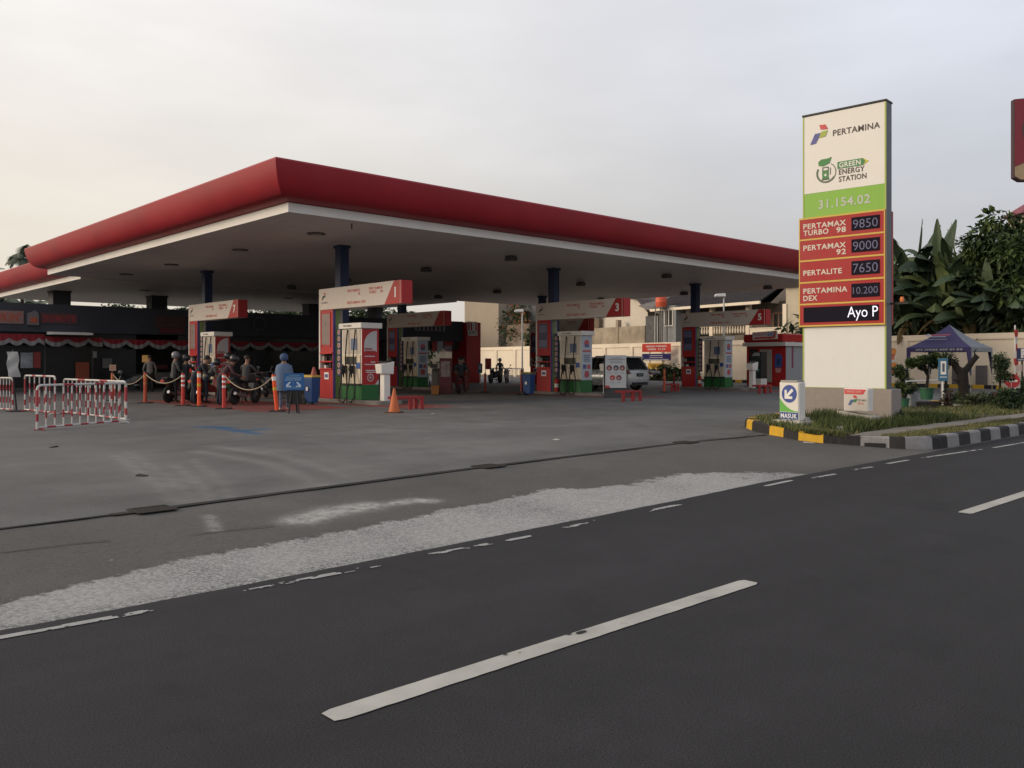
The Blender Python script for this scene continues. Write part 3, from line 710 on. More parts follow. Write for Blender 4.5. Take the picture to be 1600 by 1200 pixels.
pinkglass = mat('poster_grey_pink', (0.26, 0.20, 0.19), 0.3, var=0.1)
stripe_p = mat('stripe_purple', (0.10, 0.08, 0.28), 0.5); stripe_g = mat('stripe_green', (0.20, 0.30, 0.09), 0.5); stripe_w = mat('grey_side_panel', (0.30, 0.28, 0.25), 0.5)
header_m = mat('header_white', (0.62, 0.555, 0.505), 0.45, var=0.04, dirt=0.08)
def make_gantry():
    t = thing('pump_gantry', '', 'pump gantry', (0, 0, FLOOR))
    # cabinet column
    g = MB(); g.box(.02, 4.0, .12, .40, 4.86, 1.12, 0); g.box(.02, 4.0, 1.70, .40, 4.86, 3.2, 0); g.box(.20, 4.02, 1.12, .398, 4.84, 1.70, 2); g.box(.022, 4.0, 1.12, .2, 4.04, 1.70, 0)
    g.box(0, 4.82, 1.12, .42, 4.9, 3.2, 1)
    c = g.build('cabinet', [red, white, dark], t, bevel=.008)
    fr = facing_left(.02, 4.86, 0)
    p = MB(); p.plate([(.14, 1.98), (.68, 1.98), (.68, 3.06), (.14, 3.06)], fr, .012); p.build('window_panel', pinkglass, c)
    p = MB(); p.plate([(.10, 1.90), (.14, 1.90), (.14, 3.10), (.10, 3.10)], fr, .02); p.plate([(.68, 1.90), (.72, 1.90), (.72, 3.10), (.68, 3.10)], fr, .02); p.plate([(.14, 3.06), (.68, 3.06), (.68, 3.10), (.14, 3.10)], fr, .02); p.build('window_trim', red_bright, c)
    for z in (1.66, 1.37, 1.12):
        MB().box(-.02, 4.03, z, .21, 4.83, z + .05).build('shelf', red_bright, c, bevel=.006)
    p = MB(); p.plate([(.30, .78), (.58, .78), (.58, 1.02), (.30, 1.02)], fr, .006, 0); p.plate([(.34, .84), (.54, .84), (.54, .96), (.34, .96)], fr, .004, 1, .006); p.build('sticker', [text_white, logo_blue], c)
    MB().lathe([(.05, 1.17), (.06, 1.24), (.04, 1.34)], (.08, 4.22, 0), 10).build('bottle', black, c, smooth=50); MB().box(.04, 4.5, 1.17, .16, 4.6, 1.27).build('carton', white, c); MB().box(.04, 4.62, 1.42, .16, 4.74, 1.58).build('carton', concrete, c)
    p = MB(); f2 = facing_road(0.02, 4.0, 0)
    p.plate([(.0, .14), (.10, .14), (.10, 3.19), (.0, 3.19)], f2, .012, 0); p.plate([(.10, .14), (.26, .14), (.26, 3.19), (.10, 3.19)], f2, .014, 1); p.plate([(.26, .14), (.38, .14), (.38, 3.19), (.26, 3.19)], f2, .010, 2)
    p.build('stripe_panel', [stripe_p, stripe_g, stripe_w], t)
    # header beam
    h = MB().box(0, .02, 3.2, .42, 4.9, 3.93).build('header', header_m, t, bevel=.006)
    fl = facing_left(0, 4.9, 3.2); fr2 = facing_left(.42, 4.9, 3.2)
    e = MB()
    for x, s in ((0, 1), (.42, -1)):
        f = (lambda a, b, c=0.0, x=x, s=s: (x - s*c, 4.9 - a, 3.2 + b))
        pts = [(4.02, .005), (4.86, .005), (4.86, .725), (4.55, .725)]
        e.plate(pts if s > 0 else list(reversed(pts)), f, .006)
    e.box(.004, -.05, 3.205, .416, .04, 3.925); e.build('end_cap', red, h, bevel=.02)
    l = MB(); fn = fl
    put_text(l, 'PERTAMAX', fn, 1.85, .52, .085, width=.78); put_text(l, '92', fn, 2.63, .40, .085, align='R')
    put_text(l, 'PERTAMAX', fn, 3.15, .52, .085, width=.78); put_text(l, 'TURBO', fn, 3.15, .40, .085, width=.42); put_text(l, '98', fn, 3.93, .40, .085, align='R')
    put_text(l, 'PERTAMINA DEX', fn, 1.85, .12, .085, width=1.12)
    l.build('lettering', text_red, h)
    l = MB(); brand_mark(l, fl, .20, .34, .26); l.build('emblem', [logo_red, mat('emblem_dark_green', (.06, .09, .04), .5), mat('emblem_dark_blue', (.02, .022, .05), .5)], h)
    l = MB(); put_text(l, 'PERTAMINA', fl, .18, .22, .045, width=.40); l.build('emblem_name', text_grey, h)
    # strip of round discs hanging from the column
    s = MB(); s.box(.12, 3.66, .9, .16, 3.88, 2.60, 0); f = facing_left(.12, 3.88, 0)
    for k in range(7): s.disc((.11, 1.05 + k*.225), .085, f, .012, 1, 14); s.disc((.11, 1.05 + k*.225), .05, f, .006, 2, 12, .012)
    s.build('disc_strip', [navy, mat('disc_pale', (.45, .36, .36), .5), mat('disc_red', (.36, .10, .09), .5)], t)
    return t
def number_on(t, n):
    h = kid(t, 'header'); l = MB(); put_text(l, n, facing_left(0, 4.9, 3.2), 4.62, .22, .30, align='C', bold=.035, c=.010); l.build('number', text_white, h)
disp_cream = mat('dispenser_cream', (0.60, 0.52, 0.40), 0.45, var=0.05, dirt=0.15); disp_white = mat('dispenser_white', (0.66, 0.62, 0.56), 0.4, var=0.04, dirt=0.1)
def make_dispenser():
    t = thing('fuel_dispenser', '', 'fuel dispenser', (0, 0, FLOOR))
    x0, x1, y0, y1 = .05, .75, 2.26, 3.52
    g = MB(); g.box(x0 + .01, y0 + .01, .125, x1 - .01, y1 - .01, .62); g.build('base', green, t, bevel=.01)
    g = MB(); g.box(x0 + .02, y0 + .02, .62, x1 - .02, y1 - .02, 2.50, 0); g.build('body', disp_white, t, bevel=.01)
    g = MB(); g.box(x0 - .07, y0 - .07, 2.50, x1 + .07, y1 + .05, 2.68, 0); c = g.build('top_cap', white, t, bevel=.012)
    l = MB(); put_text(l, 'PERTAMINA', facing_left(x0 - .07, y1 + .05, 2.50), .30, .06, .06, width=.52); l.build('lettering', text_grey, c)
    for x, s in ((x0 + .02, 1), (x1 - .02, -1)):
        f = (lambda a, b, cc=0.0, x=x, s=s: (x - s*cc, y1 - a, b))
        P = lambda pts: pts if s > 0 else list(reversed(pts))
        p = MB(); p.plate(P([(.08, .66), (1.18, .66), (1.18, 1.62), (.08, 1.62)]), f, .03); p.build('nozzle_panel', disp_cream, t)
        p = MB(); p.plate(P([(.10, 1.66), (1.16, 1.66), (1.16, 2.46), (.10, 2.46)]), f, .02, 0); p.plate(P([(.30, 1.30), (.95, 1.30), (.95, 1.56), (.30, 1.56)]), f, .012, 1, .03)
        p.plate(P([(.62, 1.78), (.98, 1.78), (.98, 2.16), (.62, 2.16)]), f, .006, 2, .02); p.build('display_panel', [mat('display_beige', (.50, .44, .38), .35), mat('display_glass', (.07, .07, .06), .2), mat('sticker_blue_grey', (.10, .14, .25), .5)], t)
        p = MB(); p.plate(P([(.04, .60), (1.24, .60), (1.24, .66), (.04, .66)]), f, .05); p.build('rack_bar', black, t)
        for k, a in enumerate((.30, .78)):
            n = MB(); yy = y1 - a
            n.box(x - s*.03, yy - .07, 1.0, x - s*.12, yy + .07, 1.26, 0)
            n.tube([(x - s*.16, yy - .02, 1.30), (x - s*.19, yy - .02, 1.14), (x - s*.13, yy - .02, .98), (x - s*.11, yy - .01, .86)], [.035, .045, .03, .022], 8, 0)
            n.build('nozzle', [black], t, smooth=40)
            hs = MB(); q = yy - .30 if k else yy + .12
            hs.tube([(x - s*.05, yy - .14, 2.46), (x - s*.10, yy - .15, 2.0), (x - s*.12, yy - .12, 1.5), (x - s*.13, yy - .17, 1.05), (x - s*.16, yy - .30, .6), (x - s*.22, yy - .36, .22), (x - s*.27, yy - .22, .02 + .03*k), (x - s*.27, yy + .02, .06), (x - s*.22, yy + .12, .35), (x - s*.17, yy + .05, .7), (x - s*.19, yy - .02, 1.02)], .022, 7)
            hs.build('hose', rubber, t, smooth=60)
        bl = MB(); bl.plate(P([(.98, 1.16), (1.18, 1.16), (1.18, 1.36), (.98, 1.36)]), f, .02, 0, .03); bl.build('card_reader', blue, t)
    return t
def side_red(t):
    f = facing_road(.07, 2.28, 0); w = .66
    p = MB(); p.plate([(0, .63), (w - .16, .63), (w, .80), (w, 2.48), (0, 2.48)], f, .012, 0); p.plate([(w - .16, .63), (w, .63), (w, .80)], f, .010, 1)
    arch = [(.08, 1.72), (w - .08, 1.72), (w - .08, 2.42)] + [(w - .08 - .50*math.sin(rad(k*9)) , 1.94 + .48*math.cos(rad(k*9))) for k in range(1, 11)]
    p.plate(arch, f, .006, 1, .012)
    for k, (a, b, z) in enumerate(((.10, .40, 1.84), (.10, .54, 1.76))): p.plate([(a, z - .05), (b, z - .05), (b, z), (a, z)], f, .004, 2, .018)
    for a, b, z in ((.10, .50, 1.55), (.34, .52, 1.36), (.10, .56, 1.28), (.14, .56, 1.08), (.16, .54, 1.02)): p.plate([(a, z), (b, z), (b, z + .035), (a, z + .035)], f, .004, 1, .012)
    p.ring((.33, .86), .13, .03, f, .005, 1, 24, .012); p.plate([(.27, .84), (.39, .84), (.39, .88), (.27, .88)], f, .005, 1, .012); p.plate([(.31, .80), (.35, .80), (.35, .93), (.31, .93)], f, .005, 1, .012)
    p.build('side_panel', [red, mat('panel_pale', (.52, .50, .50), .45), mat('panel_red_text', (.35, .06, .06), .5)], t)
def side_blue(t):
    f = facing_road(.07, 2.28, 0); w = .66
    p = MB(); p.plate([(0, .63), (w, .63), (w, 2.48), (0, 2.48)], f, .012, 0)
    p.disc((.33, 2.16), .16, f, .005, 1, 20, .012); p.plate([(.20, 2.0), (.46, 2.0), (.46, 2.12), (.20, 2.12)], f, .006, 2, .014)
    p.plate([(.08, 1.80), (.58, 1.80), (.58, 1.88), (.08, 1.88)], f, .005, 1, .012)
    for k in range(4): p.plate([(.14, 1.40 + k*.08), (.52, 1.40 + k*.08), (.52, 1.45 + k*.08), (.14, 1.45 + k*.08)], f, .004, 3, .012)
    p.plate([(.10, 1.10), (.30, 1.10), (.30, 1.28), (.10, 1.28)], f, .005, 2, .012); p.plate([(.36, 1.10), (.56, 1.10), (.56, 1.28), (.36, 1.28)], f, .005, 1, .012); p.disc((.33, .88), .15, f, .005, 1, 18, .012)
    p.build('side_panel', [mat('panel_ice_blue', (.42, .47, .52), .45, var=.06), mat('panel_rose', (.46, .10, .11), .5), mat('panel_indigo', (.10, .11, .26), .5), mat('panel_slate', (.16, .18, .26), .5)], t)

gan0 = make_gantry(); dis0 = make_dispenser()
ISL = [(0, 0, '1', 'red'), (1, 0, '3', 'blue'), (2, 0, '5', 'blue'), (0, 1, '7', 'red'), (1, 1, '9', 'grey'), (2, 1, '11', 'grey')]
GLAB = {'1': 'largest white pump header with red end marked 1, on its red cabinet', '3': 'white pump header with a red end marked 3, beside the silver car', '5': 'dim grey pump header with a red end marked 5, in front of the tiled house',
        '7': 'white pump header with a red end marked 7, behind the parked motorcycles', '9': 'dark shaded pump header standing behind the one marked 1, beside the shop pillar', '11': 'dark shaded pump header partly seen under the one marked 3'}
DLAB = {'1': 'white and green fuel dispenser with bright red end panel under the header marked 1', '3': 'white and green fuel dispenser with pale blue end panel under the header marked 3', '5': 'fuel dispenser with narrow pale blue end panel standing in front of the red cash kiosk',
        '7': 'cream fuel dispenser with red end panel behind the leaning motorcyclists', '9': 'shaded fuel dispenser behind the orange cone with green base and pale plain end', '11': 'shaded fuel dispenser hidden behind the pump marked 3'}
for k, (i, j, num, side) in enumerate(ISL):
    p = (ISLX[i], ROWY[j], FLOOR)
    ga = copy_tree(gan0, None, p, 0, GLAB[num], 'price header gantries over the pumps')
    di = copy_tree(dis0, None, p, 0, DLAB[num], 'fuel dispensers on the islands')
    if num in '13 5 7 ' and num != ' ': number_on(ga, num)
    (side_red if side == 'red' else side_blue)(di)
    if side != 'red':
        c = kid(ga, 'cabinet'); fr = facing_left(.02, 4.86, 0)
        q = MB(); q.plate([(.16, 2.0), (.66, 2.0), (.66, 3.04), (.16, 3.04)], fr, .004, 0, .013); q.plate([(.18, 2.04), (.64, 2.04), (.64, 2.34), (.18, 2.34)], fr, .003, 1, .017); q.plate([(.18, 2.66), (.64, 2.66), (.64, 2.98), (.18, 2.98)], fr, .003, 1, .017)
        q.build('poster', [mat('poster_indigo', (.05, .05, .12), .4), mat('poster_lilac', (.14, .15, .26), .4)], c)
drop(gan0); drop(dis0)

# hooded payment posts on the islands
def make_terminal():
    t = thing('terminal_post', '', 'terminal post', (0, 0, FLOOR))
    MB().box(-.12, -.12, .12, .12, .12, 1.05).build('post', white, t, bevel=.02)
    MB().hexa([(-.24, -.17, 1.0), (.22, -.17, .98), (.22, .17, .98), (-.24, .17, 1.0)], [(-.28, -.19, 1.30), (.24, -.19, 1.40), (.24, .19, 1.40), (-.28, .19, 1.30)]).build('hood', white, t, bevel=.025)
    MB().hexa([(-.20, -.14, 1.372), (.22, -.14, 1.404), (.22, .14, 1.404), (-.20, .14, 1.372)], [(-.20, -.14, 1.40), (.22, -.14, 1.43), (.22, .14, 1.43), (-.20, .14, 1.40)]).build('cap', black, t)
    return t
tm = make_terminal()
tm.location = (15.92, 23.1, FLOOR); tag(tm, 'white hooded terminal post beside the red panelled pump marked 1', 'terminal post', 'hooded posts at the pump ends')
copy_tree(tm, None, (26.75, 23.0, FLOOR), 0, 'cream hooded post between the pump marked 3 and the poster stand')
copy_tree(tm, None, (37.25, 22.7, FLOOR), 0, 'white hooded post at the end of the pump marked 5')
copy_tree(tm, None, (27.0, 34.4, FLOOR), 0, 'shaded hooded post at the end of the dark pump behind the cone')

# low red guard rails
guard_red = mat('guard_red_paint', (0.30, 0.022, 0.022), 0.55, var=.12, dirt=.2)
def make_guard():
    t = thing('guard_rail', '', 'guard rail', (0, 0, FLOOR))
    for y in (-.15, .15):
        g = MB(); g.box(-.52, y - .035, .30, .52, y + .035, .38); g.build('top_bar', guard_red, t, bevel=.01)
        for x in ((-.46, .05, .46) if y < 0 else (.46,)):
            MB().box(x - .06, y - .033, 0, x + .06, y + .033, .30).build('leg', guard_red, t, bevel=.008)
    g = MB()
    for x in (-.46, .46): g.box(x - .04, -.114, .31, x + .04, .114, .37)
    g.build('cross_bar', guard_red, t)
    return t
gr = make_guard(); gr.location = (14.75, 20.35, FLOOR); tag(gr, 'low red guard rail behind the orange traffic cone', 'guard rail', 'low red guard rails before the pumps')
for (x, y), rz, lab in [((23.6, 19.3), 0, 'low red guard rail below the white poster stand and the silver car'), ((34.1, 20.3), 0, 'low red guard rail in front of the red kiosk'), ((32.9, 24.3), 0.3, 'dark red guard rail beside the post to the left of the pump marked 5')]:
    copy_tree(gr, None, (x, y, FLOOR), rz, lab)

# ================================================================== SHOP ROW
SY = 44.6
def sx(u): return onY(u, 500, SY).x
def sz(u, v): return onY(u, v, SY).z
fsh = facing_road(0, SY, 0)          # a = world x, b = world z
shop = thing('shop_building', 'long dark slate shop building with sign letters under the rear canopy', 'shop building', (12, 48, FLOOR)); BK = -shop.location
XL, XR = -14.0, sx(724)
g = MB(); g.box(XL, SY, 2.95, XR, SY + .3, 4.28)
g.build('parapet', navy_wall, shop, BK)
g = MB(); g.box(XL, SY + 7.4, FLOOR, onY(655, 500, SY + 7.4).x, SY + 7.6, 3.94); g.box(sx(655) - .2, SY + 2.95, FLOOR, sx(655), SY + 7.39, 3.94); g.box(XL - .2, SY, FLOOR, XL, SY + 7.6, 4.2); g.box(XL, SY + .31, 3.95, XR, SY + 7.39, 4.05)
g.build('wall', mat('shop_dark_wall', (0.07, 0.068, 0.066), 0.85, var=0.3), shop, BK)
# back-of-shop partition and glazing bays
g = MB(); g.box(XL, SY + 2.8, FLOOR, sx(668), SY + 2.9, 2.95); g.build('inner_wall', mat('shop_inside', (0.055, 0.052, 0.048), .8, var=.5, scale=.5), shop, BK)
bays = frange(XL, sx(600), 2.15)
for k, (a, b) in enumerate(zip(bays, bays[1:])):
    if k in (9, 14, 19): continue
    f = MB(); 
    f.box(a, SY + .35, FLOOR, a + .07, SY + .43, 2.95); f.box(a + .07, SY + .35, 2.85, b, SY + .43, 2.95); f.box(a + .07, SY + .35, FLOOR, b, SY + .43, FLOOR + .18)
    w = f.build('window', mat('shop_frame', (0.06, 0.062, 0.063), .5), shop, BK)
    MB().box(a + .07, SY + .38, FLOOR + .18, b, SY + .39, 2.85).build('pane', glass_dark, w)
# letters on the parapet
sign_red = mat('shop_sign_red', (0.30, 0.035, 0.04), .5); sign_pink = mat('shop_sign_orange', (0.42, 0.10, 0.055), .5); sign_pale = mat('shop_sign_pale', (0.27, 0.17, 0.16), .5)
def letters(name, s, u0, u1, v0, v1, m, back=None, bold=.04):
    x0, x1, z0, z1 = sx(u0), sx(u1), sz((u0+u1)/2, v1), sz((u0+u1)/2, v0)
    g = MB()
    if back: g.plate([(x0 - .12, z0 - .12), (x1 + .12, z0 - .12), (x1 + .12, z1 + .12), (x0 - .12, z1 + .12)], fsh, .05)
    else: g.plate([(x0, z0 + .02), (x1, z0 + .02), (x1, z0 + .06), (x0, z0 + .06)], fsh, .02)
    o = g.build('sign_board', back or navy_wall, shop, BK)
    l = MB(); put_text(l, s, fsh, x0, z0, z1 - z0, width=x1 - x0, bold=bold, c=.06); l.build('lettering', m, o)
letters('sign', "DUNKIN'", -32, 32, 489, 501, sign_pink, sign_pale)
letters('sign', 'DONUTS', 67, 117, 493, 502, sign_red, mat('shop_sign_plum', (0.10, 0.05, 0.06), .5))
x0, x1, z0, z1 = sx(42), sx(60), sz(51, 508), sz(51, 485)
g = MB(); g.plate([(x0, z0), (x1, z0), (x1, z1 - .2), (x0 + .35, z1), (x0, z1 - .15)], fsh, .12); o = g.build('cup_sign', mat('cup_sign_grey', (.17, .16, .17), .5), shop, BK)
g = MB(); g.plate([(x0 + .12, z0 + .1), (x0 + .42, z0 + .1), (x0 + .40, z0 + .36), (x0 + .12, z0 + .36)], fsh, .01, 0, .12); g.build('cup_print', sign_pink, o)
x0, x1, z0, z1 = sx(243), sx(289), sz(265, 521), sz(265, 494)
g = MB(); g.plate([(x0, z0 + .3), (x1, z0 + .3), (x1, z1), (x0, z1)], fsh, .10, 0); g.plate([(x0 + .2, z0), (x1 - .1, z0), (x1 - .1, z0 + .28), (x0 + .2, z0 + .28)], fsh, .1, 1); g.build('sign_board', [mat('maroon_board', (.075, .035, .035), .5), mat('maroon_board_low', (.12, .02, .03), .5)], shop, BK)
g = MB(); c = (sx(405), sz(405, 506)); g.ring(c, .42, .12, fsh, .06, 0, 28, .02); g.build('round_emblem', mat('emblem_grey', (.075, .075, .085), .5), shop, BK)
g = MB()
g.plate([(sx(648), sz(660, 516.6)), (sx(648) + 2.46, sz(660, 516.6)), (sx(648) + 2.46, sz(660, 516)), (sx(648), sz(660, 516))], fsh, .03)
for k, w in enumerate((.14, .10, .13, .13, .10, .14, .12, .14)): xx = sx(648) + k*.33; g.plate([(xx, sz(660, 516)), (xx + w, sz(660, 516)), (xx + w, sz(660, 509) ), (xx, sz(660, 509))], fsh, .03)
g.build('lettering', mat('dim_pale_letters', (.30, .29, .29), .5), shop, BK)
g = MB(); x0, x1 = sx(73), sx(136); g.hexa([(x0, SY - .9, 2.83), (x1, SY - .9, 2.83), (x1, SY, 2.83), (x0, SY, 2.83)], [(x0, SY - .9, 2.93), (x1, SY - .9, 2.93), (x1, SY, 2.98), (x0, SY, 2.98)])
g.build('awning', cream, shop, BK)
# posters and panels on the shop front
def panel(name, u0, u1, v0, v1, m, y=SY + .3, parent=None, th=.03):
    x0, x1 = onY(u0, v0, y).x, onY(u1, v0, y).x; z0, z1 = onY((u0+u1)/2, v1, y).z, onY((u0+u1)/2, v0, y).z
    return MB().box(x0, y - th, z0, x1, y, z1).build(name, m, parent or shop, BK if not parent else (0, 0, 0))
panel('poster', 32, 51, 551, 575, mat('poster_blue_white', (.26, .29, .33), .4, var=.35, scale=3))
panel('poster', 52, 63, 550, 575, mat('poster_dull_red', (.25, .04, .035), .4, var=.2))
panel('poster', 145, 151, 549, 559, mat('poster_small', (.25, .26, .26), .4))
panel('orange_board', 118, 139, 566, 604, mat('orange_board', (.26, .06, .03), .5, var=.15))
panel('counter', 243, 275, 582, 600, mat('counter_pale', (.22, .21, .20), .5), SY + 1.6)
panel('notice', 160, 175, 560, 575, mat('notice_grey', (.14, .14, .13), .5), SY + .3)
o = panel('menu_light', 222, 231, 555, 566, mat('warm_lamp', (.55, .30, .10), .5, emit=.25), SY + .3)
panel('counter_strip', 230, 262, 570, 576, mat('dim_red_strip', (.14, .03, .035), .5), SY + 1.5)
# right end: bright passage, posters, red corner pillar
g = MB(); g.box(sx(668), SY + .5, 2.42, sx(724), SY + .6, 2.94); g.build('passage_lintel', mat('lintel_dark', (.06, .07, .07), .6), shop, BK)
panel('poster', 675, 682, 530, 549, mat('poster_red', (.46, .05, .05), .45), SY + .4)
o = panel('poster', 683, 692, 530, 549, mat('poster_white', (.48, .47, .50), .45, var=.1), SY + .4)
panel('poster', 693, 708, 530, 539, MATS['poster_red'], SY + .4); panel('poster', 694, 706, 540, 549, mat('poster_mixed', (.36, .27, .33), .45, var=.3, scale=4), SY + .4)
panel('screen', 599, 607, 526, 559, black, SY + .25)
x0, x1 = sx(723.5), sx(746); zt = sz(735, 504)
pl = MB().box(x0, SY - .35, FLOOR, x1, SY + 1.2, zt).build('pillar', red, shop, BK, bevel=.02)
fp = facing_road(0, SY - .35, 0); a0, a1, b0, b1 = onY(729, 505, SY-.35).x, onY(744.5, 505, SY-.35).x, onY(735, 524.5, SY-.35).z, onY(735, 504, SY-.35).z
g = MB(); g.plate([(a0 + .1, b0), (a1, b0), (a1, b1 + .06), (a0, b1 + .06)], fp, .10, 0)
w = (a1 - a0)
for k in (0.06, .30, .78): g.plate([(a0 + w*k + .02, b0 + .34), (a0 + w*(k + .15), b0 + .34), (a0 + w*(k + .13), b1), (a0 + w*k, b1)], fp, .012, 1, .10)
sgn = g.build('sign_panel', [mat('white_sign_dim', (.80, .78, .75), .5), red_bright], pl)
l = MB(); put_text(l, 'KFC', fp, (a0 + a1)/2 + .03, b0 + .08, .22, align='C', width=w*.75, c=.115, shear=.15); l.build('lettering', text_grey, sgn)

def bunting(label, u0, u1, v, per, drop_, red_h, seed):
    g = MB(); y = SY - .12; x0, x1 = onY(u0, v, y).x, onY(u1, v, y).x; n = int((x1 - x0) / .09); rnd = random.Random(seed)
    zz = lambda u: onY(u, v, y).z
    for k in range(n):
        a, b = x0 + (x1-x0)*k/n, x0 + (x1-x0)*(k+1)/n
        def low(x):
            t = ((x - x0) / per) % 1; return 2.62 - drop_ * (0.35 + 0.65 * math.sin(math.pi * t) ** .7) + .04 * fbm(x, seed, .8)
        def mid(x): return low(x) + .20
        yy = lambda x, z: y - .05 * math.sin(x * 23) * (2.9 - z) * 1.2
        top = 2.62 + red_h
        pa = [(a, yy(a, top), top), (a, yy(a, mid(a)), mid(a)), (a, yy(a, low(a)), low(a))]; pb = [(b, yy(b, top), top), (b, yy(b, mid(b)), mid(b)), (b, yy(b, low(b)), low(b))]
        g.poly([pa[0], pa[1], pb[1], pb[0]], 0); g.poly([pa[1], pa[2], pb[2], pb[1]], 1)
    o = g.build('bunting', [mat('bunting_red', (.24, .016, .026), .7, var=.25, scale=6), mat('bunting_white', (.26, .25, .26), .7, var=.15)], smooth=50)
    tag(o, label, 'bunting', 'red and white cloth swags on the shop front'); return o
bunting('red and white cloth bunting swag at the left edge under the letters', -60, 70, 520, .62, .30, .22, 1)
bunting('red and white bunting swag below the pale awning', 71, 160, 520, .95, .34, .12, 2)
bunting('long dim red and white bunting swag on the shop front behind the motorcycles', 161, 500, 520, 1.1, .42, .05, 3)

# ================================================================== BOUNDARY WALL AND WHAT STANDS BEHIND IT
WA = Vector((50.0, 14.5, 0)); WD = Vector((5.6, 34.7, 0)).normalized(); WN = Vector((WD.y, -WD.x, 0)); WRZ = math.atan2(WN.y, WN.x)
def onW(u, v, off=0.0):
    a = (u - UC) / FPX; r = Vector((FW[0] + a * RT[0], FW[1] + a * RT[1], 0)); t = (WA.dot(WN) + off) / r.dot(WN); return dp(u, v, t)
def ws(u, off=0.0): return (onW(u, 500, off) - WA).dot(WD)
def wz(u, v, off=0.0): return onW(u, v, off).z
ROT = Matrix.Rotation(WRZ, 4, 'Z')
def wall_thing(name, label, cat, off, s, group=None):
    p = WA + WN * off + WD * s; return thing(name, label, cat, (p.x, p.y, FLOOR), WRZ, group)
# perimeter wall, local x = away from the station, local y = along the wall (from its near end)
pw = wall_thing('perimeter_wall', 'long cream perimeter wall with coping behind the station', 'wall', 0, -22)
S1 = 22 + 92
g = MB(); g.box(0, 0, 0, .16, S1, 2.62); g.build('panel', wall_cream, pw)
g = MB(); g.box(-.06, 0, 2.62, .22, S1, 2.74); g.box(-.03, 0, 2.742, .19, S1, 2.95); g.build('coping', wall_cream, pw)
g = MB()
for k in range(33): g.box(-.10, 1.2 + k*3.4, -.02, -.002, 1.55 + k*3.4, 2.615)
g.build('pilaster', wall_cream, pw)
g = MB(); g.box(-.04, 0, -.02, -.001, S1, .16); g.build('plinth', concrete_dk, pw)
# garden strip and kerb along the wall
wk = thing('wall_kerb', None, None, (0, 0, 0))
bpy.data.objects.remove(wk)
g = MB()
for k in range(70):
    s = -20 + k * .62; 
    p = WA + WD * s - WN * 1.9; q = p + WD * .61
    if s > 24: break
    g.hexa([p + Vector((0, 0, FLOOR - .05)), q + Vector((0, 0, FLOOR - .05)), q + WN * .16 + Vector((0, 0, FLOOR - .05)), p + WN * .16 + Vector((0, 0, FLOOR - .05))],
           [p + Vector((0, 0, FLOOR + .2)), q + Vector((0, 0, FLOOR + .2)), q + WN * .16 + Vector((0, 0, FLOOR + .2)), p + WN * .16 + Vector((0, 0, FLOOR + .2))], k % 2)
struct('wall_kerb', g, [k_yel, k_black])
p = WA + WD * -20 - WN * 1.74; q = WA + WD * 40 - WN * 1.74
g = MB(); g.poly([p + Vector((0, 0, FLOOR + .12)), p + WN * 1.8 + Vector((0, 0, FLOOR + .12)), q + WN * 1.8 + Vector((0, 0, FLOOR + .12)), q + Vector((0, 0, FLOOR + .12))]); struct('planting_strip', g, soil_m)
def wl(mb, off, s0, s1, z0, z1, o2, m=0): return mb.box(off, s0, z0, o2, s1, z1, m)

# two storey tiled house
hw = 2.6
s_r, s_l = ws(1250, hw), ws(1050, hw); s0 = s_r - 3.5
house = wall_thing('tiled_house', 'two storey cream house with dark tiled roof and upper balcony behind the wall', 'house', hw, s0)
L = lambda u, off=hw: ws(u, off) - s0
Z = lambda v, u, off=hw: wz(u, v, off) - FLOOR
yR0, yR1, yL = L(1250) - 1.3, L(1228), L(1050)
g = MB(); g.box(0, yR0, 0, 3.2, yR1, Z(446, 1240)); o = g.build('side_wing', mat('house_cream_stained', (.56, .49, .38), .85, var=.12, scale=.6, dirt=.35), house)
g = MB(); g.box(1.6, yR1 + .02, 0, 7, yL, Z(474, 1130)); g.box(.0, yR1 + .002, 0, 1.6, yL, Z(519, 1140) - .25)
g.build('wall', mat('house_wall_shade', (.16, .135, .11), .85, var=.12), house)  # porch recess shade is put into this darker wall colour
g = MB(); zt, zb = Z(513, 1200), Z(521, 1200); g.box(-.05, yR1 + .01, zb - .15, .10, L(1168), zt); g.box(-.08, yR1 + .01, zt, .13, L(1168), zt + .07); g.build('balcony_wall', wall_cream, house)
g = MB()
yy = L(1166)
while yy < yL - .2: g.lathe([(.05, Z(522, 1110)), (.085, Z(518, 1110)), (.045, Z(513, 1110)), (.06, Z(511, 1110))], (.02, yy, 0), 8); yy += .26
g.box(-.08, L(1167), Z(511, 1110), .12, yL, Z(511, 1110) + .10); g.build('balustrade', wall_cream, house, smooth=40)
for u in (1227, 1169, 1112, 1075):
    MB().box(-.10, L(u) - .16, Z(525, u), .22, L(u) + .16, Z(477, u) + .1).build('column', wall_cream, house)
for u in (1195, 1214): 
    w = MB(); y = L(u); 
    w.box(1.52, y - .55, Z(516, u), 1.60, y - .45, Z(487, u)); w.box(1.52, y + .45, Z(516, u), 1.60, y + .55, Z(487, u)); w.box(1.52, y - .45, Z(487, u) - .1, 1.60, y + .45, Z(487, u)); w.box(1.52, y - .05, Z(516, u), 1.6, y + .05, Z(487, u) - .1)
    wo = w.build('window', mat('window_terracotta', (.30, .15, .10), .6), house)
    MB().box(1.56, y - .45, Z(516, u), 1.58, y + .45, Z(487, u) - .1).build('pane', glass_dark, wo)
tile = bpy.data.materials.new('dark_roof_tile'); tile.use_nodes = True
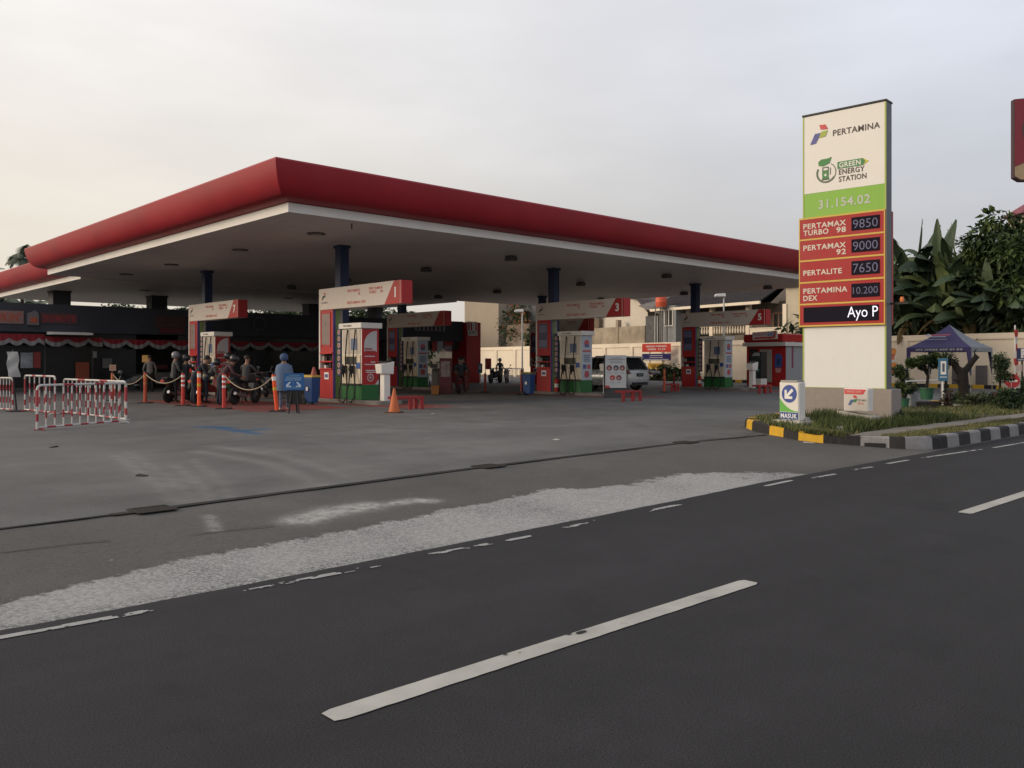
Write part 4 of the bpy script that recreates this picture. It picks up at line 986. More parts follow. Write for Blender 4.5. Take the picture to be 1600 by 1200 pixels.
def tile_nodes(m):
    N = m.node_tree.nodes; Lk = m.node_tree.links; b = N['Principled BSDF']; b.inputs['Roughness'].default_value = .92; b.inputs['Specular IOR Level'].default_value = .12
    tc = N.new('ShaderNodeTexCoord'); w1 = N.new('ShaderNodeTexWave'); w1.bands_direction = 'Y'; w1.inputs['Scale'].default_value = 1.1; w1.inputs['Distortion'].default_value = .3
    w2 = N.new('ShaderNodeTexWave'); w2.bands_direction = 'X'; w2.inputs['Scale'].default_value = .95; w2.inputs['Distortion'].default_value = .3; w2.wave_profile = 'SAW'
    nz = N.new('ShaderNodeTexNoise'); nz.inputs['Scale'].default_value = 3
    for q in (w1, w2, nz): Lk.new(tc.outputs['Object'], q.inputs['Vector'])
    a = N.new('ShaderNodeMath'); a.operation = 'MULTIPLY'; Lk.new(w1.outputs[1], a.inputs[0]); Lk.new(w2.outputs[1], a.inputs[1])
    r = N.new('ShaderNodeValToRGB'); r.color_ramp.elements[0].color = (.030, .028, .032, 1); r.color_ramp.elements[1].color = (.115, .10, .10, 1); Lk.new(a.outputs[0], r.inputs[0])
    mx = N.new('ShaderNodeMix'); mx.data_type = 'RGBA'; mx.blend_type = 'MULTIPLY'; mx.inputs[0].default_value = .5; Lk.new(r.outputs[0], mx.inputs[6]); Lk.new(nz.outputs[0], mx.inputs[7]); Lk.new(mx.outputs[2], b.inputs['Base Color'])
    bp = N.new('ShaderNodeBump'); bp.inputs['Distance'].default_value = .06; Lk.new(a.outputs[0], bp.inputs['Height']); Lk.new(bp.outputs[0], b.inputs['Normal'])
tile_nodes(tile)
ze, zr = Z(478, 1120), Z(478, 1120) + 2.6
g = MB(); xe = -.9; ya, yb = L(1187, hw - .9), yL + 1.5
g.hexa([(xe, ya, ze - .05), (4.2, ya, zr - .05), (4.2, yb, zr - .05), (xe, yb, ze - .05)], [(xe, ya, ze + .06), (4.2, ya, zr + .06), (4.2, yb, zr + .06), (xe, yb, ze + .06)])
g.hexa([(4.2, ya, zr - .05), (8.4, ya, ze - .05), (8.4, yb, ze - .05), (4.2, yb, zr - .05)], [(4.2, ya, zr + .06), (8.4, ya, ze + .06), (8.4, yb, ze + .06), (4.2, yb, zr + .06)])
rf = g.build('roof', tile, house)
MB().box(xe - .14, ya - .1, ze - .16, xe - .001, yb, ze + .05).build('gutter', wall_cream, rf)
g = MB(); g.poly([(.6, ya + .3, ze - .02), (4.2, ya + .3, zr - .1), (7.5, ya + .3, ze - .02)]); g.build('gable', mat('gable_wood', (.42, .35, .28), .8), house)
g = MB(); g.box(-.6, yR0 - .1, Z(446, 1240) - .001, 3.5, yR1 + .25, Z(446, 1240) + .14); g.build('wing_slab', mat('slab_brown', (.16, .12, .10), .8), house)

# cream gable house further left, stained wall at its foot
o2 = 3.5; s0 = ws(1012, o2)
gab = wall_thing('gabled_house', 'cream gabled house with stained garden wall, seen between two pump headers', 'house', o2, s0)
L2 = lambda u: ws(u, o2) - s0
Z2 = lambda v, u=985: wz(u, v, o2) - FLOOR
g = MB(); yb, ya = L2(940), 0; zt = Z2(466, 985)
pts = [(ya, 0), (ya, Z2(484, 1012)), (L2(1000), Z2(471, 1000)), (L2(985), zt), (L2(962), zt + .9), (yb, zt + 1.2), (yb, 0)]
g.hexa([(0, a, b) for a, b in pts], [(6, a, b) for a, b in pts]); g.build('wall', mat('gable_cream', (.60, .54, .46), .85, var=.06, dirt=.15), gab)
g = MB(); pr = [(-.3, Z2(486, 1012) - .1), (L2(1000), Z2(470, 1000) + .04), (L2(985), zt + .06), (L2(962), zt + 1.0), (yb, zt + 1.3)]
for (a, b), (c, d) in zip(pr, pr[1:]): g.hexa([(-.35, a, b), (6.2, a, b), (6.2, c, d), (-.35, c, d)], [(-.35, a, b + .12), (6.2, a, b + .12), (6.2, c, d + .12), (-.35, c, d + .12)])
g.build('roof', mat('rusty_sheet_roof', (.11, .085, .075), .8, var=.25), gab)
g = MB(); g.box(-.9, -.6, 0, -.7, yb, Z2(511, 985)); g.box(-.95, yb * .45, 0, -.55, yb*.45 + .3, Z2(500, 985)); g.build('garden_wall', wall_stain, gab)

# grey stair tower with window and the orange water tank on its stand
o3 = 1.6; s0 = ws(1056, o3)
tw = wall_thing('stair_tower', 'small grey rendered stair tower with a narrow white framed window', 'tower', o3, s0)
L3 = lambda u: ws(u, o3) - s0; Z3 = lambda v: wz(1046, v, o3) - FLOOR
MB().box(0, 0, 0, 1.6, L3(1036), Z3(480)).build('wall', wall_grey, tw)
g = MB(); a, b, c, d = L3(1051), L3(1040), Z3(508), Z3(484)
g.box(-.06, a - .1, c - .1, 0, a, d + .1); g.box(-.06, b, c - .1, 0, b + .1, d + .1); g.box(-.06, a, d, 0, b, d + .1); g.box(-.06, a, c - .1, 0, b, c); g.box(-.06, (a+b)/2 - .04, c, -.001, (a+b)/2 + .04, d)
wf = g.build('window', mat('window_white', (.55, .52, .47), .6), tw); MB().box(-.03, a, c, -.02, b, d).build('pane', glass_dark, wf)
MB().box(-.1, -.05, Z3(480), 1.7, L3(1036) + .05, Z3(480) + .12).build('roof', wall_grey, tw)
pt = onW(1033, 480, 1.2)
tk = thing('water_tank', 'round orange water tank on a thin steel stand beside the grey tower', 'water tank', (pt.x, pt.y, FLOOR))
z0 = pt.z - FLOOR
MB().lathe([(.40, z0), (.44, z0 + .08), (.44, z0 + .34), (.455, z0 + .38), (.44, z0 + .42), (.44, z0 + .72), (.36, z0 + .84), (.12, z0 + .90)], (0, 0, 0), 20).build('tank', mat('tank_orange', (.62, .10, .04), .5, var=.08), tk, smooth=35)
g = MB()
for x, y in ((-.32, -.32), (.32, -.32), (.32, .32), (-.32, .32)): g.box(x - .03, y - .03, 0, x + .03, y + .03, z0 - .06)
g.box(-.42, -.42, z0 - .06, .42, .42, z0)
for k in range(1, 4): g.box(-.30, -.34, z0*k/4, .30, -.30, z0*k/4 + .04); g.box(-.34, -.30, z0*k/4, -.30, .30, z0*k/4 + .04)
g.build('stand', concrete_dk, tk)
pt = onW(1023, 500, 2.2)
sh = thing('corrugated_shed', 'dim lean-to with rusty sheets and drainpipes beside the gabled house', 'shed', (pt.x, pt.y, FLOOR), WRZ)
MB().box(0, -1.0, 0, 3, 1.1, wz(1023, 496, 2.2)).build('wall', mat('shed_dim', (.10, .10, .10), .85, var=.4, scale=2), sh)
g = MB(); z = wz(1023, 490, 2.2); g.hexa([(-.5, -1.3, z - .3), (3, -1.3, z + .6), (3, 1.4, z + 1.4), (-.5, 1.4, z + .5)], [(-.5, -1.3, z - .22), (3, -1.3, z + .68), (3, 1.4, z + 1.48), (-.5, 1.4, z + .58)]); g.build('roof', mat('shed_roof', (.20, .17, .15), .7, var=.3), sh)
for y in (-.4, -.1): MB().tube([(-.06, y, 2.9), (-.06, y, z - .4)], .045, 8).build('drainpipe', galv, sh)

# tan block, dark recess with rubble wall
o4 = 4.0; s0 = ws(779, o4)
bl = wall_thing('tan_block', 'plain windowless tan building block rising behind the wall beside the shop pillar', 'building', o4, s0)
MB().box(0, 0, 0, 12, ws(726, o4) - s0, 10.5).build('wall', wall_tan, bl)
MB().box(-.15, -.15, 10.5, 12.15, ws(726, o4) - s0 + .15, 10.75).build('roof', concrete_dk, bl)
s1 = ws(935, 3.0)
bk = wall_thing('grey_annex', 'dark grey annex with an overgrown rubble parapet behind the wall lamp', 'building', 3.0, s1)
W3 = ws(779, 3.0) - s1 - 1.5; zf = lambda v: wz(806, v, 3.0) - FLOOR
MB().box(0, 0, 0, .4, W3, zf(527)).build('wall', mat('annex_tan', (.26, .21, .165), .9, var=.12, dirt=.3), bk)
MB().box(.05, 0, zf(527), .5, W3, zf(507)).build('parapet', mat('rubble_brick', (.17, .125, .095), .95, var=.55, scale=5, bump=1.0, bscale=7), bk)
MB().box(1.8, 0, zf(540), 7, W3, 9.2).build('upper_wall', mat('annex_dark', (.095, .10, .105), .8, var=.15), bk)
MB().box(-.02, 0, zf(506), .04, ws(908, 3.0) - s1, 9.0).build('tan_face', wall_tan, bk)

# ------------------------------------------------------------------ red cash kiosk
kx = 43.4; ka, kb = onX(1168, 560, kx).y, onX(1228, 560, kx).y   # far (left) and near (right) edge
ko = thing('cash_kiosk', 'small red cash kiosk with white band and a blue poster by the wall', 'kiosk', (kx, (ka+kb)/2, FLOOR)); KB = -ko.location
zk = lambda v, u=1198: onX(u, v, kx).z
yk = lambda u: onX(u, 560, kx).y
MB().box(kx + .02, kb, FLOOR, kx + 2.6, ka, zk(541)).build('wall', mat('kiosk_grey_side', (.36, .38, .41), .55, var=.06), ko, KB)
fk = facing_left(kx, 0, 0); K = lambda u: -yk(u)
def kpanel(name, u0, u1, v0, v1, m, th=.03, c=0.0, parent=ko):
    p = MB(); pts = [(K(u0), zk(v1)), (K(u1), zk(v1)), (K(u1), zk(v0)), (K(u0), zk(v0))]; p.plate(pts, fk, th, 0, c); return p.build(name, m, parent, KB if parent == ko else (0, 0, 0))
kpanel('red_front', 1167, 1227.6, 540, 603, red_bright, .02)
kpanel('window', 1171, 1184, 545, 551, glass_dark, .02, .022); kpanel('window', 1171, 1184, 553, 574, glass_dark, .02, .022)
d = kpanel('door', 1188, 1206.5, 546, 597, mat('kiosk_door_tan', (.44, .41, .36), .6, var=.05), .03, .022)
MB().plate([(K(1190), zk(572) - .02), (K(1190) + .06, zk(572) - .02), (K(1190) + .06, zk(572) + .04), (K(1190), zk(572) + .04)], fk, .05, 0, .052).build('handle', steel, d)
kpanel('ad_panel', 1208, 1225, 545, 598, red_bright, .02, .022)
p = MB(); p.plate([(K(1211), zk(574)), (K(1222), zk(574)), (K(1223), zk(558)), (K(1219), zk(552)), (K(1212), zk(554))], fk, .01, 0, .044); p.plate([(K(1213), zk(582)), (K(1220), zk(582)), (K(1222), zk(575)), (K(1212), zk(575))], fk, .01, 1, .044); p.plate([(K(1215), zk(570)), (K(1219), zk(570)), (K(1219), zk(561)), (K(1215), zk(561))], fk, .006, 2, .055)
p.build('poster_print', [mat('print_blue', (.05, .11, .36), .45), mat('print_pink', (.60, .30, .30), .5), mat('print_navy', (.03, .05, .14), .5)], ko, KB)
g = MB(); g.box(kx - .35, kb - .15, zk(541), kx + 2.7, ka + .1, zk(535)); g.build('white_band', white, ko, KB)
g = MB(); g.box(kx - .35, kb - .05, zk(535) + .002, kx + 2.6, ka + .08, zk(522)); fa = g.build('fascia', red_bright, ko, KB, bevel=.1)
sp = facing_left(kx - .36, 0, 0); kk = lambda u: -onX(u, 522, kx - .36).y; zq = lambda v: onX(1195, v, kx - .36).z
p = MB(); p.plate([(kk(1177), zq(531)), (kk(1215), zq(530)), (kk(1215), zq(517)), (kk(1176), zq(519))], sp, .05, 0)
p.plate([(kk(1179), zq(529.5)), (kk(1209), zq(529.2)), (kk(1211), zq(526)), (kk(1179), zq(527))], sp, .01, 1, .05); p.plate([(kk(1209.5), zq(528)), (kk(1212), zq(528)), (kk(1213), zq(518)), (kk(1211), zq(518))], sp, .01, 1, .05)
sb = p.build('sign_panel', [text_white, logo_red], ko, KB)
l = MB(); put_text(l, 'BRIGHT', sp, kk(1178.5), zq(525), zq(519.5) - zq(525), width=kk(1199) - kk(1178.5), c=.056); l.build('lettering', mat('rose_letters', (.55, .22, .30), .5), sb)
l = MB(); put_text(l, 'GAS', sp, kk(1200), zq(525), zq(519.5) - zq(525), width=kk(1209.5) - kk(1200), c=.056, bold=.04); l.build('lettering', mat('blue_letters', (.05, .14, .45), .5), sb)
fs = facing_road(kx, kb, 0); g = MB(); g.plate([(.55, 1.1), (.85, 1.1), (.85, 2.75), (.55, 2.75)], fs, .01, 0); g.plate([(.60, 1.2), (.80, 1.2), (.80, 2.6), (.60, 2.6)], fs, .006, 1, .01); g.build('side_banner', [mat('banner_pale', (.42, .40, .42), .5), mat('banner_plum', (.25, .06, .12), .5)], ko, KB)
p0 = gp(1182, 606)
dc = thing('drinks_cooler', 'black glass fronted drinks cooler with white base in front of the red kiosk', 'drinks cooler', (p0.x, p0.y, FLOOR))
MB().box(0, -.28, .1, .6, .38, .5).build('base', white, dc, bevel=.01); MB().box(0, -.28, .5, .6, .38, 1.95).build('body', black, dc, bevel=.01)
g = MB(); f = facing_left(0, .38, 0); g.plate([(.05, .55), (.61, .55), (.61, 1.68), (.05, 1.68)], f, .01, 0); g.plate([(.08, 1.72), (.60, 1.72), (.55, 1.90), (.25, 1.90)], f, .01, 1); g.plate([(.1, 1.2), (.5, 1.22), (.5, 1.36), (.1, 1.36)], f, .004, 1, .01); g.plate([(.1, .8), (.58, .92), (.56, 1.02), (.1, .9)], f, .004, 2, .01)
g.build('glass_door', [mat('cooler_glass', (.03, .045, .045), .12, var=.5, scale=4), mat('cooler_print', (.4, .42, .42), .5), mat('cooler_green', (.05, .22, .12), .5)], dc)

# ------------------------------------------------------------------ lamp posts
def lamp_post(label, u, vt, vb, head_u0, t):
    p = dp(u, vb, t); p.z = FLOOR; zt = EYE + t * (HORIZON - vt) / FPX - FLOOR
    th = thing('street_lamp', label, 'lamp post', (p.x, p.y, FLOOR), -YAW, 'white lamp posts inside the station')
    MB().tube([(0, 0, 0), (0, 0, zt - .05)], [.075, .05], 10).build('pole', galv, th, smooth=50)
    w = (u - head_u0) * t / FPX
    MB().hexa([(-w, -.13, zt - .02), (.12, -.13, zt - .02), (.12, .13, zt - .02), (-w, .13, zt - .02)], [(-w + .08, -.09, zt + .16), (.10, -.09, zt + .20), (.10, .09, zt + .20), (-w + .08, .09, zt + .16)]).build('lamp_head', white, th, bevel=.03)
    MB().box(-w + .06, -.10, zt - .05, -.1, .10, zt - .021).build('lens', MATS['lamp_lens'], th)
lamp_post('white lamp post standing before the perimeter wall, left of the pump marked 3', 816, 487, 597, 803, 67)
lamp_post('lamp post with white head showing above the pump header marked 5', 1131, 463, 606, 1116, 58)

# ------------------------------------------------------------------ stacked sign plates on two posts
p0 = dp(1024, 600, 66); sb = thing('board_sign', 'stack of red, navy, yellow and grey sign plates on two thin posts', 'sign board', (p0.x, p0.y, FLOOR), -1.2)
q = lambda u: (u - 1024) * 66 / FPX * 1.12
z_ = lambda v: EYE + 66 * (HORIZON - v) / FPX - FLOOR
for u in (1016, 1036): MB().tube([(q(u), .05, 0), (q(u), .05, z_(537))], .035, 8).build('post', mat('sign_post_dark', (.09, .06, .06), .6), sb)
def plate(u0, u1, v0, v1, m, lines, lm):
    f = frame((0, 0, 0), (1, 0, 0), (0, 0, 1)); o = MB().box(q(u0), -.02, z_(v1), q(u1), .02, z_(v0)).build('plate', m, sb)
    l = MB(); f = facing_road(0, -.02, 0)
    for a, b, c, d in lines: l.plate([(q(a), z_(d)), (q(b), z_(d)), (q(b), z_(c)), (q(a), z_(c))], f, .006)
    l.build('print', lm, o)
plate(1005, 1046, 537, 550, mat('plate_red', (.72, .07, .045), .5), [(1010.5, 1024, 540, 542.5), (1025, 1040, 539.7, 542.2), (1013, 1025, 544.5, 547), (1028, 1029.5, 544, 547), (1030.5, 1032, 544, 547), (1033.5, 1035.5, 544, 547), (1036.3, 1038.3, 544, 547)], mat('plate_text_pink', (.72, .50, .48), .5))
plate(1005, 1046, 552.8, 563, mat('plate_navy', (.035, .025, .13), .5), [(1016, 1034.5, 555, 556.2), (1016, 1034.5, 558, 559.2), (1008, 1043, 561, 562.2)], mat('plate_text_pale', (.55, .52, .56), .5))
plate(1013.5, 1036, 567.5, 576, mat('plate_yellow', (.78, .46, .07), .5), [(1016, 1033.5, 569.5, 571), (1018, 1032, 572, 573.5)], mat('plate_text_brown', (.34, .16, .03), .5))
plate(1015, 1036, 578.5, 585.5, mat('plate_slate', (.12, .12, .17), .5), [(1016.5, 1034.5, 580, 582)], mat('plate_text_grey', (.35, .36, .42), .5))

# ================================================================== PRICE PYLON
PR, PL = Vector((17.92, 7.77, 0)), Vector((17.79, 9.57, 0))      # right and left end of the sign face
pd = (PR - PL).normalized(); PW = (PR - PL).length
prz = math.atan2(pd.y, pd.x) + math.pi / 2                      # local -Y axis runs along the face
pz = lambda v: EYE + 17.9 * (HORIZON - v) / FPX
py = thing('price_pylon', 'tall fuel price sign with cream top, green number band and red price rows', 'price sign', (PR.x, PR.y, FLOOR), prz)
# local frame: x = into the sign, y = from the right end towards the left end, z up from FLOOR
Zl = lambda v: pz(v) - FLOOR
ff = frame((0, PW, 0), (0, -1, 0), (0, 0, 1))                    # a from the left edge, b = height above FLOOR
ffd = lambda d: frame((-d, PW, 0), (0, -1, 0), (0, 0, 1))
DEP = .34
MB().box(-.03, -.12, 0, DEP + .20, PW + .10, Zl(608) - .004).build('plinth', granite, py, bevel=.006)
dk_side = mat('pylon_side_grey', (0.10, 0.11, 0.13), .5, var=.06)
MB().box(.02, 0, Zl(608), DEP - .02, PW, Zl(157)).build('frame', dk_side, py)
MB().box(-.02, -.012, Zl(157), DEP + .01, PW + .012, Zl(157) + .035).build('cap', black, py)
def face(name, a0, a1, z0, z1, m, th=.02, d=0.0, parent=None, depth_back=True):
    p = MB(); p.plate([(a0, z0), (a1, z0), (a1, z1), (a0, z1)], ffd(d), th); return p.build(name, m, parent or py)
top = face('top_panel', .03, PW - .03, Zl(286), Zl(158), cream, .02, -.02)
grn = face('number_panel', .03, PW - .03, Zl(328) + .004, Zl(286) - .003, lime, .02, -.02)
blank = face('blank_panel', .03, PW - .03, Zl(607), Zl(508), mat('blank_panel_white', (.74, .735, .715), .5, var=.02, dirt=.05), .02, -.02)
p = MB()
for a in (0, PW - .03): p.plate([(a, Zl(608)), (a + .03, Zl(608)), (a + .03, Zl(158)), (a, Zl(158))], ffd(-.02), .026)
p.plate([(.03, Zl(608)), (PW - .03, Zl(608)), (PW - .03, Zl(607) - .003), (.03, Zl(607) - .003)], ffd(-.02), .024); p.build('edge_trim', lime_edge, py)
f2 = ffd(0.004)
l = MB(); brand_mark(l, f2, .17, 6.18, .40); l.build('emblem', [logo_red, logo_green, logo_blue], top)
l = MB(); put_text(l, 'PERTAMINA', f2, .68, 6.285, .128, width=1.0, bold=.018, c=.001); l.build('lettering', text_grey, top)
# green energy badge
h = Zl(242) - Zl(278); cx, cy, r = .53, 5.51, .22
l = MB(); l.ring((cx, cy), r, .035, f2, .004, 0, 34, 0.001, 150, 330); l.ring((cx, cy), r, .014, f2, .004, 0, 24, .001, -30, 60)
def leaf(mb, x, y, s, m): mb.plate([(x - .55*s, y - .30*s), (x - .15*s, y - .38*s), (x + .35*s, y - .20*s), (x + .55*s, y + .30*s), (x + .15*s, y + .22*s), (x - .35*s, y + .22*s), (x - .60*s, y + .02*s)], f2, .005, m, .001)
leaf(l, cx - .02, cy + r + .03, .26, 1)
for a0, b0, a1, b1, m in ((cx - .10, cy - .155, cx + .07, cy - .125, 0), (cx - .085, cy - .123, cx + .055, cy + .04, 1), (cx - .085, cy + .042, cx - .065, cy + .13, 0), (cx + .035, cy + .042, cx + .055, cy + .13, 0), (cx - .065, cy + .11, cx + .035, cy + .13, 0), (cx - .065, cy + .042, cx + .035, cy + .055, 0), (cx + .085, cy - .05, cx + .10, cy + .10, 0)):
    l.plate([(a0, b0), (a1, b0), (a1, b1), (a0, b1)], f2, .004, m, .001)
l.plate([(cx - .015, cy - .08), (cx + .02, cy - .06), (cx - .01, cy - .01), (cx - .045, cy - .055)], f2, .003, 2, .005)
l.build('badge', [mat('badge_dark', (.10, .13, .075), .5), leaf_green, text_white], top)
l = MB(); a0 = .80
l.plate([(a0 - .02, 5.555), (1.32, 5.555), (1.38, 5.63), (1.32, 5.705), (a0 - .02, 5.705)], f2, .004, 0, .001); l.plate([(1.325, 5.555), (1.45, 5.63), (1.325, 5.705), (1.385, 5.63)], f2, .004, 1, .0015)
l.build('badge_arrow', [leaf_green, mat('badge_yellow', (.62, .55, .06), .5)], top)
l = MB(); put_text(l, 'GREEN', f2, a0 + .02, 5.578, .105, width=.46, bold=.02, c=.007); l.build('lettering', text_white, top)
l = MB(); put_text(l, 'ENERGY', f2, a0 + .01, 5.425, .112, width=.55, bold=.02, c=.002); put_text(l, 'STATION', f2, a0 + .01, 5.27, .112, width=.59, bold=.02, c=.002); l.build('lettering', text_grey, top)
l = MB(); put_text(l, '31.154.02', f2, .36, 4.74, .185, width=1.12, bold=.02, c=.001); l.build('lettering', text_silver, grn)
# red price cabinet, a little wider and prouder than the rest
rows = [(328, 363, [('PERTAMAX', .10, .56, .95, 'L'), ('TURBO', .10, .22, .57, 'L'), ('98', 1.05, .22, .21, 'R')], '9850'),
        (363, 398, [('PERTAMAX', .10, .54, .95, 'L'), ('92', 1.05, .20, .21, 'R')], '9000'), (398, 434, [('PERTALITE', .10, .36, .86, 'L')], '7650'),
        (434, 470, [('PERTAMINA', .10, .54, .98, 'L'), ('DEX', .10, .18, .32, 'L')], '10.200')]
MB().box(-.055, -.0, Zl(507), .0, PW + .06, Zl(327)).build('price_cabinet', red, py)
MB().box(DEP + .002, .0, Zl(507), DEP + .075, PW + .02, Zl(327)).build('rear_cabinet', red, py)
fo = frame((-.055, PW + .06, 0), (0, -1, 0), (0, 0, 1)); WF = PW + .06
pb = mat('price_red', (0.37, 0.010, 0.013), .5, var=.04)
dark_led = mat('led_black', (0.016, 0.014, 0.022), .9, var=.1, spec=.08)
p = MB(); bw = .018
for v in (328, 363, 398, 434, 470, 506): p.plate([(0, Zl(v) - bw), (WF, Zl(v) - bw), (WF, Zl(v) + bw), (0, Zl(v) + bw)], fo, .012, 0, .001)
for v0, v1 in ((328, 363), (363, 398), (398, 434), (434, 470), (470, 506)):
    for a in (0, WF - .022): p.plate([(a, Zl(v1) + bw + .001), (a + .022, Zl(v1) + bw + .001), (a + .022, Zl(v0) - bw - .001), (a, Zl(v0) - bw - .001)], fo, .012, 0, .001)
p.build('yellow_trim', gold, py)
for v0, v1, words, price in rows:
    b0, b1 = Zl(v1) + bw + .002, Zl(v0) - bw - .002; hh = b1 - b0
    q = MB(); q.plate([(.024, b0), (WF - .024, b0), (WF - .024, b1), (.024, b1)], fo, .008); row = q.build('price_row', pb, py)
    l = MB()
    for s, a, fb, w, al in words: put_text(l, s, fo, a, b0 + hh * fb - .02, .112, width=w, align=al, bold=.022, c=.012)
    l.build('lettering', mat('price_letter_white', (.66, .60, .52), .5, var=.06), row)
    q = MB(); q.plate([(1.17, b0 + .08), (WF - .11, b0 + .08), (WF - .11, b1 - .07), (1.17, b1 - .07)], fo, .014, 0, .008); d = q.build('price_display', dark_led, row)
    l = MB(); put_text(l, price, fo, (1.17 + WF - .11) / 2, b0 + .12 + (.03 if len(price) > 4 else 0), hh - .24 - (.05 if len(price) > 4 else 0), align='C', width=(WF - 1.28) * .88, bold=-.012, c=.024); l.build('digits', led, d)
b0, b1 = Zl(506) + bw + .002, Zl(470) - bw - .002
q = MB(); q.plate([(.024, b0), (WF - .024, b0), (WF - .024, b1), (.024, b1)], fo, .008); row = q.build('message_row', pb, py)
q = MB(); q.plate([(.11, b0 + .06), (WF - .13, b0 + .06), (WF - .13, b1 - .05), (.11, b1 - .05)], fo, .014, 0, .008); d = q.build('message_display', dark_led, row)
l = MB(); put_text(l, 'Ayo P', fo, WF - .14, b0 + .14, (b1 - b0) * .52, align='R', width=.64, bold=-.004, c=.024); l.build('message', led_on, d)
g = MB(); g.bar((DEP * .5, -.02, Zl(474)), (DEP * .5, -.38, Zl(474)), .04, .04); br = g.build('bracket', black, py)
g = MB(); g.lathe([(.035, Zl(472)), (.045, Zl(469)), (.03, Zl(464))], (DEP * .5, -.26, 0), 10); g.build('beacon', mat('beacon_orange', (.72, .20, .05), .4), br)

# entrance box sign
def at_rz(a, b): d = (b - a); return math.atan2(d.y, d.x) + math.pi / 2
c = Vector((15.25, 8.28, 0)); zb = .255
ms = thing('entry_sign', 'small box sign reading MASUK with white arrow in a blue disc', 'entrance sign', (c.x, c.y, zb), rad(-8))
W, D_, H = .46, .20, .74
pl = MB().box(-.10, -.12, -.05, D_ + .10, W + .12, .13).build('plinth', mat('white_stone_base', (.48, .46, .42), .85, var=.15, dirt=.35, bump=.3), ms, bevel=.015)
MB().box(0, 0, .131, D_, W, .131 + H).build('box', white, ms, bevel=.02)
f = frame((-.001, W, .131), (0, -1, 0), (0, 0, 1))
p = MB(); p.plate([(.02, .02), (W - .02, .02), (W - .02, H - .02), (.02, H - .02)], f, .006, 0)
p.plate([(.02, .165), (W - .02, .165)] + [(W - .02 - (W - .04) * k / 10, .18 + .24 * (k / 10) ** 2.2) for k in range(11)], f, .004, 1, .006)
p.plate([(.02, .02), (W - .02, .02), (W - .02, .155), (.02, .155)], f, .004, 2, .006)
p.disc((W / 2 + .008, .515), .172, f, .005, 3, 30, .006)
face_o = p.build('face', [mat('sign_face_white', (.70, .67, .62), .45, var=.03), mat('sign_lime', (.12, .42, .06), .45), mat('sign_deep_blue', (.01, .06, .22), .45), mat('disc_blue', (.035, .07, .30), .45)], ms)
l = MB()
def arrow(mb, cx, cy, s, f, c0):
    pts = [(-.62, -.60), (.45, -.60), (.45, -.30), (-.08, -.30), (.62, .36), (.38, .62), (-.32, -.06), (-.32, .45), (-.62, .45)]
    tri = [[0, 1, 2, 3], [0, 3, 6], [3, 4, 5, 6], [0, 6, 7, 8]]
    for t in tri: mb.plate([(cx + pts[k][0]*s, cy + pts[k][1]*s) for k in t], f, .004, 0, c0)
arrow(l, W / 2 + .008, .515, .165, f, .011); l.build('arrow', text_white, face_o)
l = MB(); put_text(l, 'MASUK', f, W / 2, .045, .085, align='C', width=.375, bold=.022, c=.011); l.build('lettering', text_white, face_o)
MB().box(-.01, .04, .131 + H + .0, D_ + .01, W - .04, .131 + H + .035).build('lid', concrete, ms)

# low white box sign on a stone block
c = Vector((16.6, 7.55, 0)); zb = .235
rs = thing('retail_sign', 'low white box sign with red corner strip on a stone block below the price sign', 'box sign', (c.x, c.y, zb), rad(-4))
W, D_, H = .52, .20, .46
MB().hexa([(-.12, -.14, 0), (D_ + .1, -.14, 0), (D_ + .1, W + .12, 0), (-.12, W + .12, 0)], [(-.10, -.12, .22), (D_ + .08, -.12, .22), (D_ + .08, W + .10, .30), (-.10, W + .10, .30)]).build('block', mat('pale_block', (.46, .42, .35), .9, var=.15, dirt=.4, bump=.3), rs, bevel=.02)
MB().box(0, 0, .301, D_, W, .301 + H).build('box', white, rs, bevel=.02)
f = frame((-.001, W, .301), (0, -1, 0), (0, 0, 1)); p = MB()
p.plate([(.02, .02), (W - .02, .02), (W - .02, H - .02), (.02, H - .02)], f, .005, 0); p.plate([(.02, H - .12), (W - .10, H - .12), (W - .04, H - .02), (.02, H - .02)], f, .004, 1, .005)
fa = p.build('face', [mat('retail_face', (.60, .55, .50), .45, var=.03), logo_red], rs)
l = MB(); brand_mark(l, f, .10, .12, .20, c=.006); l.build('emblem', [logo_red, mat('retail_green', (.06, .22, .09), .5), mat('retail_blue', (.09, .14, .30), .5)], fa)
l = MB(); put_text(l, 'PERTAMINA', f, .31, .205, .04, width=.18, bold=.02, c=.006); l.build('lettering', text_grey, fa)
l = MB(); put_text(l, 'RETAIL', f, .31, .14, .042, width=.13, bold=.02, c=.006); l.build('lettering', text_red, fa)
l = MB(); put_text(l, 'DIKELOLA OLEH', f, .07, H - .085, .04, width=.30, bold=.02, c=.010); l.build('lettering', mat('strip_letter', (.65, .40, .36), .5), fa)
g = MB(); g.lathe([(.05, 0), (.09, .03), (.06, .09), (.02, .10)], (0, 0, 0), 7); 
for x, y, s in ((18.0, 7.52, 1.0), (20.1, 7.7, .6), (15.5, 8.3, 1.2), (15.3, 7.5, .9)):
    o = MB().lathe([(.05*s, -.02), (.10*s, .03*s), (.07*s, .09*s), (.02*s, .10*s)], (0, 0, 0), 7).build('stone', concrete, loc=(x, y, verge_z(x, y)), smooth=60, rz=x * 7)
    tag(o, {18.0: 'pale stone at the right foot of the price sign plinth', 20.1: 'small pale stone on the grass to the right of the price sign', 15.5: 'flat pale stone in the grass beside the entrance box sign', 15.3: 'pale stone near the yellow kerb at the verge corner'}[x], 'stone')

